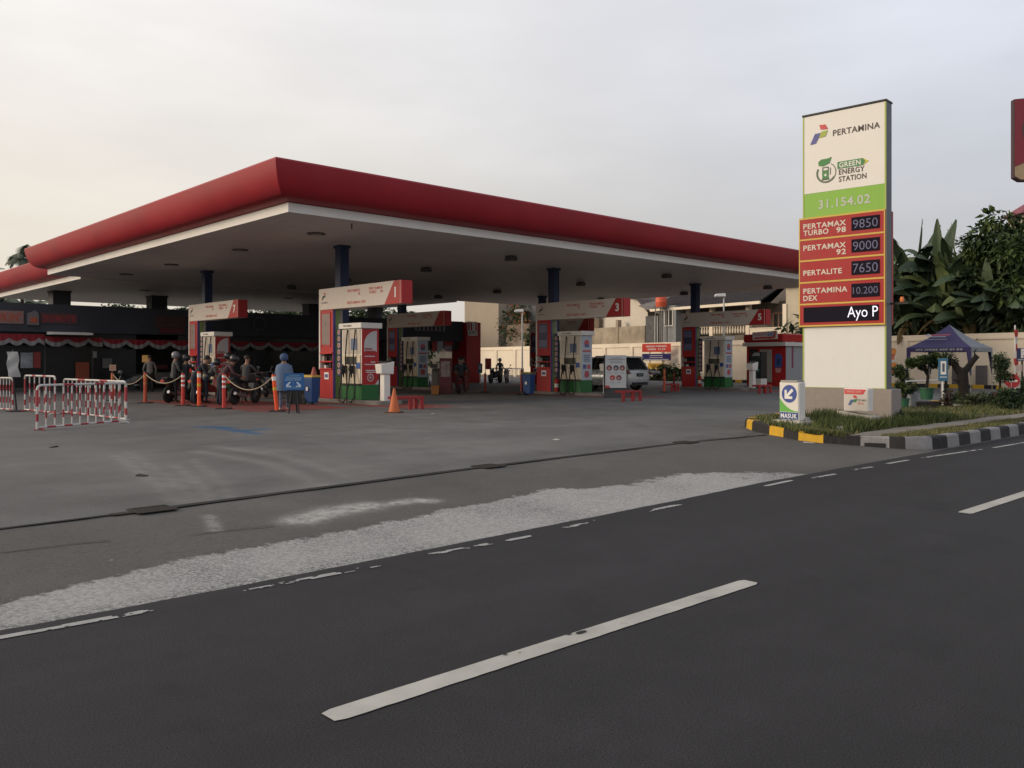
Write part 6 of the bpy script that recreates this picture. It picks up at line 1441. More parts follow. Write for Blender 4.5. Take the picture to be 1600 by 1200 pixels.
for u0, u1, v0, off, lab in [(1524, 1537, 571, -.5, 'plain grey metal cabinet standing against the wall under the tent'), (1487, 1499, 574, -.6, 'grey metal cabinet behind the pruned trunk')]:
    a, b = onW(u1, 600, off), onW(u0, 600, off); c = (a + b)/2; w = (a - b).length; o = MB().box(0, -w/2, 0, .4, w/2, onW((u0+u1)/2, v0, off).z - FLOOR).build('metal_cabinet', mat('cabinet_grey', (.11, .105, .11), .55, var=.1), loc=(c.x, c.y, FLOOR), rz=WRZ, bevel=.015); tag(o, lab, 'cabinet')
a, b = dp(1412, 596, 40), dp(1474, 594, 39.5); t = thing('barrier_rail', 'thin white barrier rail on short stands behind the potted trees', 'barrier', (a.x, a.y, FLOOR)); o_ = Vector((a.x, a.y, FLOOR))
MB().tube([a - o_, b - o_], .035, 8).build('rail', white, t)
for q in (0.05, .95): c = a.lerp(b, q) - o_; MB().tube([(c.x, c.y, 0), (c.x, c.y, c.z)], .03, 8).build('stand', galv, t)

# ================================================================== BARRIERS, POSTS, ROPES
b_white = mat('barrier_white', (.55, .53, .51), .5, var=.1, dirt=.3, scale=5); b_red = mat('barrier_red', (.34, .035, .045), .5, var=.15, dirt=.15, scale=5)
def make_barrier(label, A, B, h, nb, phase=0):
    A, B = Vector(A), Vector(B); d = B - A; Ln = d.length; rz = math.atan2(d.y, d.x)
    t = thing('crowd_barrier', label, 'crowd barrier', tuple(A), rz, 'red and white crowd barriers')
    def stripe(path, r, seg, ph, nm):
        pts = [Vector(p) for p in path]; out = [pts[0]]
        for a, b in zip(pts, pts[1:]):
            n = max(1, int((b - a).length / seg + .5)); out += [a.lerp(b, k / n) for k in range(1, n + 1)]
        MB().tube(out, r, 8, mf=lambda j: (j + ph) % 2).build(nm, [b_white, b_red], t, smooth=50)
    R = .09; arc = lambda cx, cz, a0: [(cx + R*math.cos(rad(a0 - k*22.5)), 0, cz + R*math.sin(rad(a0 - k*22.5))) for k in range(5)]
    MB().tube([(0, 0, .03)] + [(0, 0, z) for z in (.18, .33, .48, h - R)] + arc(R, h - R, 180)[1:] + [(R + (Ln - 2*R)*k/8, 0, h) for k in range(1, 8)] + arc(Ln - R, h - R, 90) + [(Ln, 0, z) for z in (.48, .33, .18, .03)],
              .025, 8, mf=lambda j: 1 if (j in (1, 3) or j in (10, 13) or j > 19 and j % 2 == 0) else 0).build('frame', [b_white, b_red], t, smooth=50)
    stripe([(.02, 0, .06), (Ln - .02, 0, .06)], .02, Ln / nb, 0, 'bottom_rail')
    for k in range(1, nb):
        x = Ln * k / nb; stripe([(x, 0, .07), (x, 0, h - .02)], .016, h / 5.01, (0 if (k + phase) % 1 == 0 else 1), 'bar')
    for x in (.05, Ln - .05):
        g = MB(); g.tube([(x, -.13, .0), (x, -.1, .03), (x, .1, .03), (x, .13, .0)], .016, 7); g.build('foot', b_white if x > 1 else b_red, t, smooth=50)
    return t
G0 = lambda u, v: tuple(gp(u, v))
make_barrier('red and white crowd barrier nearest the road, standing alone in front', G0(58, 673), G0(197, 661), .90, 11)
make_barrier('red and white crowd barrier just behind the front one, meeting it at its right end', G0(100, 647), G0(196, 658.5), .92, 13)
make_barrier('red and white crowd barrier with plain white upper bars left of the pair', G0(39, 643), G0(86, 648.5), 1.0, 6)
make_barrier('red and white crowd barrier cut by the left picture edge', G0(-45, 640), G0(20, 643), .93, 14)
p = gp(24, 643); t = thing('banner_stand', 'black leaning stand holding a crumpled white hanging sheet at the left', 'banner stand', (p.x, p.y, FLOOR), -YAW)
MB().lathe([(.27, 0), (.26, .03), (.06, .05)], (0, 0, 0), 20).build('base', rubber, t, smooth=40); MB().tube([(.03, 0, .04), (-.09, 0, 1.3), (-.06, 0, 1.72)], .025, 8).build('pole', black, t, smooth=50)
g = MB(); n = 8
for k in range(n):
    for j in range(4):
        P = lambda k, j: (-.22 + .32*j/4 + .05*k/n + .02*math.sin(k), -.05 + .02*math.sin(k*1.4 + j), 1.66 - .70*k/n); g.poly([P(k, j), P(k, j+1), P(k+1, j+1), P(k+1, j)])
g.build('sheet', mat('sheet_grey_white', (.30, .31, .33), .7, var=.2, scale=4), t, smooth=60)

def post(label, u, v, h, kind, lean=0.0, rz=0):
    p = gp(u, v); t = thing('delineator_post', label, 'delineator post', (p.x, p.y, FLOOR), -YAW, 'orange and red delineator posts')
    MB().hexa([(-.2, -.2, 0), (.2, -.2, 0), (.2, .2, 0), (-.2, .2, 0)], [(-.17, -.17, .035), (.17, -.17, .035), (.17, .17, .035), (-.17, .17, .035)]).build('base', rubber, t)
    bands = {'red': [(.60, .66), (.74, .80), (.88, .95)], 'bright': [(.58, .66), (.84, .95)], 'plain': [(.62, .68), (.80, .93)], 'dark': [(.78, .84)]}[kind]
    main = {'red': post_red, 'bright': orange, 'plain': mat('post_orange_red', (.48, .075, .035), .5, dirt=.15), 'dark': mat('post_dark_red', (.28, .035, .03), .5, dirt=.15)}[kind]
    def X(z): return (lean * z, 0, z)
    zs = [.035]
    for a, b in bands: zs += [a*h, b*h]
    zs.append(h)
    MB().tube([X(z) for z in zs], .055, 12, 0).build('tube', main, t, smooth=50)
    for k, (a, b) in enumerate(bands):
        MB().tube([X(a*h), X(b*h)], .058, 12, 0).build('band', (mat('band_yellow', (.62, .42, .05), .5) if kind == 'bright' and k == 0 else (mat('band_amber', (.46, .17, .05), .5) if kind in ('plain', 'dark') else reflect)), t, smooth=50)
    MB().tube([X(h), X(h + .05)], [.045, .02], 10, 0).build('top', black, t, smooth=50)
    return Vector((p.x, p.y, FLOOR + h)) + Vector((RT[0], RT[1], 0)) * lean * h
T171 = post('dull red post carrying a small square notice, first at the left end of the rope', 176, 626, .98, 'plain')
T227 = post('dull orange red post second from the left, joined by ropes on both sides', 227, 630, 1.02, 'plain')
T285 = post('red post with white bands before the navy jacketed person', 286, 634, 1.02, 'red')
T311 = post('glowing orange post with one yellow band between the two red posts', 311, 635.5, 1.08, 'bright')
T349 = post('red post with white bands before the maroon jacketed person', 350, 639, 1.04, 'red')
T430 = post('glowing orange post leaning slightly beside the blue coated attendant', 433, 643, 1.02, 'bright', -.10)
post('dark red post to the right of the seated riders in the shade', 758, 613, .85, 'dark')
post('dark red post beside the second blue bin', 815, 617, 1.05, 'dark')
post('red post in front of the stacked sign plates', 1038, 613, 1.08, 'plain')
post('short dark red post left of the pump marked 5', 1053, 606, .85, 'dark')
p = gp(176, 626); t = thing('notice', 'small square pale notice on top of the left rope post', 'notice', (p.x, p.y, FLOOR + 1.04), -YAW)
MB().box(-.11, -.01, .03, .12, .01, .24).build('board', mat('notice_tan', (.40, .25, .19), .5), t); g = MB(); f = facing_road(-.11, -.011, .03); g.plate([(.03, .05), (.20, .05), (.20, .08), (.03, .08)], f, .003); g.plate([(.03, .12), (.20, .12), (.20, .16), (.03, .16)], f, .003); g.build('print', mat('notice_brown', (.22, .09, .06), .5), t); MB().tube([(0, 0, -.02), (0, 0, .03)], .012, 6).build('stem', black, t)
rope_m = mat('rope_tan', (.36, .30, .22), .85, var=.2, scale=30)
def rope(label, a, b, sag):
    pts = [a.lerp(b, k / 18) - Vector((0, 0, sag * 4 * (k/18) * (1 - k/18))) for k in range(19)]
    o = MB().tube(pts, .016, 7).build('rope', rope_m, smooth=60); tag(o, label, 'rope', 'sagging ropes between the posts')
dn = Vector((0, 0, .03))
rope('tan rope sagging between the notice post and the second post', T171 - dn, T227 - dn, .36)
rope('tan rope sagging between the second post and the red post by the navy jacket', T227 - dn, T285 - dn, .30)
rope('tan rope sagging between the red post by the maroon jacket and the attendant', T349 - dn, T430 - dn, .42)

# traffic cone
p = gp(616, 645); t = thing('traffic_cone', 'single worn orange traffic cone before the low red guard rail', 'traffic cone', (p.x, p.y, FLOOR), .5)
MB().hexa([(-.2, -.2, 0), (.2, -.2, 0), (.2, .2, 0), (-.2, .2, 0)], [(-.19, -.19, .035), (.19, -.19, .035), (.19, .19, .035), (-.19, .19, .035)]).build('base', mat('cone_base', (.10, .04, .02), .8), t); MB().lathe([(.155, .035), (.15, .06), (.085, .38), (.035, .62), (.03, .66), (.022, .66)], (0, 0, 0), 20).build('cone', cone_orange, t, smooth=40)

# bins
def wheelie(label, u, v, rz, lid):
    p = gp(u, v); t = thing('wheelie_bin', label, 'bin', (p.x, p.y, FLOOR), rz, 'blue wheeled bins')
    MB().hexa([(-.14, -.17, .06), (.14, -.17, .06), (.14, .17, .06), (-.14, .17, .06)], [(-.19, -.23, .88), (.19, -.23, .88), (.19, .23, .88), (-.19, .23, .88)]).build('body', bin_blue, t, bevel=.03)
    MB().hexa([(-.21, -.25, .88), (.21, -.25, .88), (.21, .27, .88), (-.21, .27, .88)], [(-.20, -.24, .945), (.20, -.24, .945), (.20, .26, .965), (-.20, .26, .965)]).build('lid', lid, t, bevel=.015)
    MB().tube([(-.18, .29, .85), (.18, .29, .85)], .018, 7).build('handle', bin_blue, t)
    for x in (-.19, .14): MB().lathe([(.02, x), (.10, x), (.10, x + .05), (.02, x + .05)], (0, .2, .10), 14, axis='X').build('wheel', rubber, t, smooth=40)
    g = MB(); f = facing_left(-.19, .05, .45); g.plate([(0, 0), (.09, 0), (.09, .12), (0, .12)], f, .01); g.build('sticker', reflect, t); return p
wp = wheelie('blue wheeled bin with yellow lid left of the red cabinet of pump 1', 487, 632, .2, mat('lid_yellow', (.52, .36, .07), .55))
o = MB().lathe([(.11, 0), (.10, .02), (.05, .20), (.03, .26)], (0, 0, 0), 14).build('funnel', mat('funnel_red', (.33, .07, .06), .5), loc=(wp.x + .07, wp.y - .02, FLOOR + .955), smooth=40); tag(o, 'small red funnel standing on the yellow bin lid', 'funnel')
wheelie('blue wheeled bin with open dark top beside the pump marked 3', 826, 617.5, .2, mat('lid_olive', (.16, .15, .05), .6))

# queue board
p = gp(460, 646); t = thing('queue_sign', 'blue board with two white bent arrows on a black easel', 'sign board', (p.x, p.y, FLOOR), -YAW)
for a, b in (((-.14, -.06, 0), (-.05, 0, .75)), ((.14, -.06, 0), (.05, 0, .75)), ((0, .28, 0), (0, .02, .75))): MB().tube([a, b], .022, 7).build('leg', black, t)
MB().box(-.20, -.02, .25, .20, .0, .64).build('cloth', rubber, t)
MB().box(-.27, -.05, .62, .26, -.025, 1.07).build('panel', mat('queue_blue', (.015, .10, .30), .45), t)
f = facing_road(-.27, -.051, .62); g = MB(); s = .53
for a, b, c, d in ((.14, .39, .42, .37), (.06, .36, .36, .36), (.06, .30, .48, .33), (.02, .25, .24, .28), (.28, .25, .46, .28), (.06, .05, .46, .065), (.255, .08, .27, .25)): g.plate([(a, min(b, d)), (c, min(b, d)), (c, max(b, d) + .02), (a, max(b, d) + .02)], f, .003, 0)
for sx_ in (1, -1):
    cx = .13 if sx_ > 0 else .39
    q = [(-.07*sx_, .09), (.07*sx_, .09), (.07*sx_, .12), (-.01*sx_, .12), (.06*sx_, .21), (.02*sx_, .225), (-.07*sx_, .14)]
    for tri in ([0, 1, 2, 3], [0, 3, 6], [3, 4, 5, 6]):
        pts = [(cx + q[k][0], q[k][1]) for k in tri]; g.plate(pts if sx_ > 0 else list(reversed(pts)), f, .006, 1)
g.build('print', [mat('queue_text', (.10, .20, .36), .5), mat('queue_arrow', (.45, .53, .66), .5)], t)

# hygiene poster stand
p = gp(962, 622); t = thing('poster_stand', 'tall white poster stand with five round pictures before the silver car', 'poster stand', (p.x, p.y, FLOOR), -YAW + .03)
zz = lambda v: EYE + 33*(HORIZON - v)/FPX - FLOOR
W = 33 * 33 / FPX
MB().box(-W/2, 0, zz(606), W/2, .05, zz(555)).build('panel', mat('poster_white_sheet', (.52, .53, .53), .5, var=.03), t); MB().box(-W/2 - .03, .051, .0, W/2, .12, zz(606)).build('stand', mat('stand_dark', (.06, .06, .065), .6), t); MB().box(-W/2 - .045, -.01, zz(612), -W/2 - .002, .06, zz(555) + .01).build('edge', black, t)
f = facing_road(-W/2, -.001, zz(606)); H = zz(555) - zz(606); g = MB()
for a, b, z in ((.24, .64, .90), (.12, .76, .86), (.2, .64, .81), (.18, .66, .76)): g.plate([(a*W/.81, z*H), (b*W/.81, z*H), (b*W/.81, z*H + .022), (a*W/.81, z*H + .022)], f, .003, 0)
for x, z, m in ((.16, .61, 1), (.42, .61, 2), (.66, .61, 1), (.28, .31, 3), (.53, .31, 1)): g.disc((x, z*H), .105, f, .003, m, 20); g.disc((x - .01, z*H - .02), .05, f, .003, 4, 14, .003)
for x, z in ((.16, .45), (.42, .45), (.66, .45), (.28, .15), (.53, .15)): g.plate([(x - .08, z*H), (x + .08, z*H), (x + .08, z*H + .018), (x - .08, z*H + .018)], f, .003, 0)
g.plate([(0.0, 0), (.20, 0), (.16, .08), (.05, .10), (0, .09)], f, .003, 3)
g.build('print', [mat('print_grey_text', (.20, .20, .24), .5), mat('print_maroon', (.20, .06, .07), .5), mat('print_dark', (.06, .07, .10), .5), mat('print_red', (.45, .06, .06), .5), mat('print_skin', (.45, .30, .27), .5)], t)
# fire extinguishers by the pump marked 3 and 5
def ext(label, x, y, z):
    t = thing('fire_extinguisher', label, 'fire extinguisher', (x, y, z), .4, 'fire extinguishers at the pumps')
    MB().lathe([(.09, 0), (.095, .02), (.095, .46), (.06, .54), (.03, .57)], (0, 0, 0), 16).build('cylinder', red_bright, t, smooth=40); MB().lathe([(.096, .18), (.0965, .34)], (0, 0, 0), 16).build('label', cream, t, smooth=40)
    g = MB(); g.box(-.03, -.03, .57, .03, .03, .63); g.bar((0, -.02, .63), (0, -.15, .68), .03, .02); g.build('valve', black, t); MB().tube([(.02, .02, .6), (.12, .02, .52), (.115, .02, .25)], .014, 7).build('hose', rubber, t)
ext('red fire extinguisher with pale band at the foot of the column of pump 3', 26.5, 25.62, FLOOR + .12); ext('red fire extinguisher at the foot of the column of pump 5', 37.05, 25.62, FLOOR + .12); ext('red fire extinguisher with hose behind the one beside pump 3', 26.85, 25.72, FLOOR + .12)

# display fridge, machine and box in the shade by the middle of the back row
p = gp(696, 616); t = thing('display_fridge', 'dark red upright display fridge in the shade left of the seated riders', 'fridge', (p.x, p.y, FLOOR), -YAW)
MB().box(-.26, 0, 0, .26, .5, 1.55).build('body', mat('fridge_maroon', (.10, .018, .02), .5, var=.1), t, bevel=.015); MB().box(-.20, -.015, .75, .20, -.001, 1.42).build('door', mat('fridge_print', (.22, .17, .17), .4, var=.45, scale=6), t)
p = gp(680, 615); t = thing('air_pump', 'grey air pump cabinet with sloping top left of the dark red fridge', 'air pump', (p.x, p.y, FLOOR), -YAW)
MB().hexa([(-.16, 0, .3), (.16, 0, .3), (.16, .3, .3), (-.16, .3, .3)], [(-.16, 0, .95), (.16, 0, .95), (.16, .3, 1.12), (-.16, .3, 1.12)]).build('cabinet', mat('pump_grey', (.15, .14, .13), .6), t, bevel=.02); MB().box(-.14, .02, 0, .14, .28, .3).build('plinth', rubber, t); MB().box(-.2, -.05, 1.122, .1, .2, 1.3).build('screen', mat('screen_dark', (.05, .05, .05), .4), t)
p = gp(677, 616); o = MB().hexa([(-.15, -.2, 0), (.15, -.2, 0), (.15, .1, 0), (-.15, .1, 0)], [(-.18, -.22, .38), (.18, -.22, .38), (.18, .12, .38), (-.18, .12, .38)]).build('crate', mat('crate_orange', (.30, .12, .03), .6, var=.15), loc=(p.x, p.y - .15, FLOOR), rz=-YAW, bevel=.02); tag(o, 'small orange crate at the foot of the grey air pump', 'crate')
p = dp(750, 600, 55); t = thing('stand_sign', 'small blue and white stand sign beside the red shop pillar', 'sign', (p.x, p.y, FLOOR), -YAW); zz = lambda v: EYE + 55*(HORIZON - v)/FPX - FLOOR
MB().tube([(0, 0, 0), (0, 0, zz(583))], .03, 8).build('post', reflect, t); MB().box(-.15, -.02, zz(583), .15, .02, zz(568)).build('panel', mat('stand_blue', (.05, .13, .25), .5), t); g = MB(); f = facing_road(-.15, -.021, zz(583)); g.plate([(.08, .24), (.22, .24), (.22, .52), (.08, .52)], f, .004); g.build('print', mat('stand_white', (.5, .52, .54), .5), t)
p = dp(763, 600, 58); t = thing('pole_banner', 'small red banner on a pole in front of the pale wall', 'banner', (p.x, p.y, FLOOR), -YAW); zz = lambda v: EYE + 58*(HORIZON - v)/FPX - FLOOR
MB().tube([(-.2, 0, 0), (-.2, 0, zz(560))], .025, 7).build('pole', steel, t); MB().box(-.18, -.01, zz(577), .2, .01, zz(560)).build('cloth', mat('banner_red', (.50, .07, .06), .6, var=.15, scale=6), t)
a, b = dp(766, 597, 63), dp(818, 597, 60); t = thing('railing', 'thin grey metal railing along the pale wall behind the parked motorcycles', 'railing', (a.x, a.y, FLOOR)); o_ = Vector((a.x, a.y, 0)); a.z = b.z = 0; a -= o_; b -= o_
for z, r_ in ((.95, .03), (.12, .02)): MB().tube([a + Vector((0, 0, z)), b + Vector((0, 0, z))], r_, 7).build('rail', galv, t)
for k in range(19): c = a.lerp(b, k/18); MB().tube([c + Vector((0, 0, .0 if k % 6 == 0 else .12)), c + Vector((0, 0, .95))], .016 if k % 6 else .03, 6).build('bar', galv, t)

# ================================================================== VEHICLES
def make_moto(name_label, pos, rz, colr, seat_back=True):
    t = thing('motorcycle', name_label, 'motorcycle', pos, rz, 'parked motorcycles')
    bm_ = colr; R = .28
    for y in (-.62, .62):
        w = MB().lathe([(R*.80, -.05), (R, -.035), (R, .035), (R*.80, .05)], (0, y, R), 20, axis='X').build('wheel', rubber, t, smooth=45)
        g = MB(); 
        for k in range(5): a = k*1.257; g.bar((0, y, R), (0, y + R*.8*math.cos(a), R + R*.8*math.sin(a)), .03, .02, up=(1, 0, 0))
        g.lathe([(.05, -.05), (.05, .05)], (0, y, R), 12, axis='X'); g.build('rim', steel, w)
    g = MB(); s = [(-.95, .05, .72, .80), (-.7, .11, .62, .84), (-.3, .13, .48, .80), (.0, .11, .36, .62), (.25, .12, .34, .52)]
    for (y0, w0, a0, b0), (y1, w1, a1, b1) in zip(s, s[1:]): g.hexa([(-w0, y0, a0), (w0, y0, a0), (w1, y1, a1), (-w1, y1, a1)], [(-w0*.8, y0, b0), (w0*.8, y0, b0), (w1*.8, y1, b1), (-w1*.8, y1, b1)])
    g.build('body', bm_, t, bevel=.02)
    g = MB(); g.hexa([(-.13, -.85, .80), (.13, -.85, .80), (.11, .05, .66), (-.11, .05, .66)], [(-.12, -.82, .88), (.12, -.82, .88), (.10, .05, .76), (-.10, .05, .76)]); g.build('seat', rubber, t, bevel=.03)
    g = MB(); g.hexa([(-.16, .28, .36), (.16, .28, .36), (.13, .40, .40), (-.13, .40, .40)], [(-.19, .42, .82), (.19, .42, .82), (.14, .50, .84), (-.14, .50, .84)]); g.hexa([(-.15, .40, .80), (.15, .40, .80), (.12, .56, .84), (-.12, .56, .84)], [(-.12, .36, 1.0), (.12, .36, 1.0), (.10, .48, 1.0), (-.10, .48, 1.0)]); g.build('front_shield', bm_, t, bevel=.02)
    for x in (-.06, .06): MB().tube([(x, .62, R), (x, .47, .72)], .022, 7).build('fork', steel, t)
    g = MB()
    for k in range(7):
        a0, a1 = rad(20 + k*20), rad(40 + k*20); g.hexa([(-.07, .62 + .31*math.cos(a0), R + .31*math.sin(a0)), (.07, .62 + .31*math.cos(a0), R + .31*math.sin(a0)), (.07, .62 + .31*math.cos(a1), R + .31*math.sin(a1)), (-.07, .62 + .31*math.cos(a1), R + .31*math.sin(a1))], [(-.06, .62 + .33*math.cos(a0), R + .33*math.sin(a0)), (.06, .62 + .33*math.cos(a0), R + .33*math.sin(a0)), (.06, .62 + .33*math.cos(a1), R + .33*math.sin(a1)), (-.06, .62 + .33*math.cos(a1), R + .33*math.sin(a1))])
    g.build('front_fender', bm_, t)
    MB().tube([(-.34, .28, 1.0), (-.2, .38, 1.02), (0, .42, .98), (.2, .38, 1.02), (.34, .28, 1.0)], .016, 8).build('handlebar', black, t, smooth=60)
    for x in (-1, 1): 
        g = MB(); g.tube([(x*.22, .36, 1.02), (x*.26, .38, 1.18)], .008, 6); g.disc((x*.28, 1.20), .055, frame((0, .38, 0), (1, 0, 0), (0, 0, 1)), .02, 0, 14, ry=.04); g.build('mirror', black, t)
    g = MB(); g.lathe([(.09, .50), (.08, .57), (.03, .59)], (0, 0, .90), 14, axis='Y'); g.build('headlight', mat('lamp_glass', (.55, .55, .52), .15), t, smooth=40)
    g = MB(); g.box(-.07, -.97, .70, .07, -.93, .78); g.build('tail_light', logo_red, t); MB().tube([(.13, -.1, .25), (.15, -.4, .27), (.16, -.85, .38)], [.03, .05, .055], 9).build('exhaust', steel, t, smooth=50)
    MB().tube([(-.1, .0, .25), (-.14, .02, .0)], .015, 6).build('side_stand', black, t); return t
m_blk = mat('moto_black', (.02, .02, .024), .3, coat=.4); m_red = mat('moto_red', (.22, .02, .022), .3, coat=.4); m_wht = mat('moto_white', (.42, .42, .42), .35, coat=.3)
m1 = make_moto('black motorcycle at the far left of the bikes, behind the second rope', G0(281, 628), -1.0, m_blk)
def moto_copy(label, pos, rz, colr):
    c = copy_tree(m1, None, pos, rz, label)
    for k in KIDS(c):
        if k.name.split('.')[0] in ('body', 'front_shield', 'front_fender'):
            k.material_slots[0].link = 'OBJECT'; k.material_slots[0].material = colr
    return c
moto_copy('red and black motorcycle between the navy and the maroon jacketed persons', G0(327, 629), -1.1, m_red)
moto_copy('black motorcycle with pale front behind the maroon jacketed person, below pump 7', G0(383, 631), -1.0, m_blk)
moto_copy('dark motorcycle in deep shade right of pump 7', G0(410, 622), -.7, m_blk)
moto_copy('dark motorcycle in front of the shop, left of the white shirted person', G0(205, 610), 1.2, m_blk)
moto_copy('red motorcycle ridden by the two masked riders in the shade', G0(716, 614), 2.5, m_red)
moto_copy('dark motorcycle parked close to the railing, nearest the red banner', (*dp(774, 598, 57)[:2], FLOOR), 1.9, m_blk)
moto_copy('pale fronted motorcycle parked before the railing', (*dp(792, 598, 57)[:2], FLOOR), 2.3, m_wht)

paint_silver = mat('car_silver', (.52, .54, .57), .28, metal=.35, var=.02, coat=.5); car_glass = mat('car_glass', (.012, .014, .017), .08, var=.05, spec=.5)
def make_car(label, pos, rz, paint):
    t = thing('parked_car', label, 'car', pos, rz)
    # rear at y = 0, front at y = 4.4
    st = [(.0, .70, .42, .80), (.03, .80, .34, .98), (.12, .86, .28, 1.03), (.8, .88, .26, 1.05), (2.4, .88, .26, 1.02), (3.2, .87, .26, 1.00), (3.9, .84, .27, .90), (4.25, .76, .30, .78), (4.4, .60, .38, .66)]
    g = MB(); sec = []
    for y, w, z0, z1 in st:
        sec.append([(-w*.88, y, z0), (-w, y, z0 + .14), (-w*1.01, y, (z0+z1)/2), (-w*.985, y, z1 - .10), (-w*.90, y, z1), (0, y, z1 + .02), (w*.90, y, z1), (w*.985, y, z1 - .10), (w*1.01, y, (z0+z1)/2), (w, y, z0 + .14), (w*.88, y, z0)])
    for a, b in zip(sec, sec[1:]):
        for k in range(len(a)): g.poly([a[k], b[k], b[(k+1) % len(a)], a[(k+1) % len(a)]])
    g.poly(sec[0]); g.poly(list(reversed(sec[-1]))); g.build('body', paint, t, smooth=38)
    B = [(-.80, .10, 1.0), (.80, .10, 1.0), (.78, 3.25, .99), (-.78, 3.25, .99)]; T = [(-.62, .46, 1.60), (.62, .46, 1.60), (.60, 2.35, 1.62), (-.60, 2.35, 1.62)]
    MB().hexa(B, T).build('windows', car_glass, t, bevel=.04)
    MB().hexa([(-.66, .30, 1.585), (.66, .30, 1.585), (.64, 2.45, 1.59), (-.64, 2.45, 1.59)], [(-.56, .34, 1.67), (.56, .34, 1.67), (.54, 2.25, 1.70), (-.54, 2.25, 1.70)]).build('roof', paint, t, bevel=.03)
    for s in (-1, 1):
        for (b, tt_) in (((s*.80, .09, 1.0), (s*.635, .44, 1.60)), ((s*.805, 1.15, 1.0), (s*.635, 1.2, 1.6)), ((s*.80, 2.2, 1.0), (s*.625, 2.0, 1.61)), ((s*.78, 3.27, 1.0), (s*.61, 2.37, 1.61))): MB().bar(b, tt_, .06, .03, up=(s, 0, .2)).build('pillar', paint if abs(b[1] - 1.67) > 1 else black, t)
        g = MB(); g.hexa([(s*.62, -.0, .86), (s*.84, .02, .80), (s*.88, .22, .84), (s*.80, .24, .98)], [(s*.62, .05, .93), (s*.83, .05, 1.02), (s*.87, .24, 1.05), (s*.80, .24, 1.06)]); g.build('tail_lamp', mat('tail_lamp_red', (.10, .008, .008), .2), t, bevel=.01)
        MB().box(s*.88, 2.75, 1.02, s*1.02, 2.85, 1.16).build('mirror', paint, t, bevel=.02)
        for y in (.85, 3.5):
            w = MB().lathe([(.20, -.10), (.31, -.09), (.325, -.05), (.325, .07), (.31, .1), (.2, .1)], (s*.80, y, .325), 22, axis='X').build('wheel', rubber, t, smooth=40)
            g = MB(); g.lathe([(.19, -.105), (.205, -.09), (.205, .1), (.19, .105)], (s*.80, y, .325), 18, axis='X'); g.build('rim', steel, w, smooth=40)
    MB().hexa([(-.62, -.015, .56), (.62, -.015, .56), (.62, .06, .56), (-.62, .06, .56)], [(-.60, -.012, .62), (.60, -.012, .62), (.6, .06, .62), (-.6, .06, .62)]).build('bumper_strip', paint, t)
    MB().box(-.60, -.03, .32, .60, .10, .43).build('bumper', black, t, bevel=.02)
    MB().box(-.25, -.022, .70, .25, .02, .86).build('plate_recess', black, t)
    o = MB().box(-.21, -.035, .72, .21, -.023, .84).build('number_plate', mat('plate_black', (.03, .05, .05), .5), t); f = facing_road(-.21, -.036, .72); l = MB()
    for k in range(7): l.plate([(.03 + k*.053, .03), (.06 + k*.053, .03), (.06 + k*.053, .09), (.03 + k*.053, .09)], f, .002)
    l.build('characters', mat('plate_char', (.20, .26, .25), .5), o)
    MB().hexa([(-.60, .18, 1.60), (.60, .18, 1.60), (.58, .40, 1.62), (-.58, .40, 1.62)], [(-.58, .20, 1.65), (.58, .20, 1.65), (.58, .42, 1.67), (-.58, .42, 1.67)]).build('spoiler', paint, t, bevel=.01)
    return t
make_car('silver people carrier seen from behind, parked behind the white poster stand', (32.4, 25.8, FLOOR), 0.03, paint_silver)
make_car('dark maroon car mostly hidden behind the silver people carrier', (36.0, 31.2, FLOOR), 0, mat('car_maroon', (.07, .025, .025), .3, coat=.4))

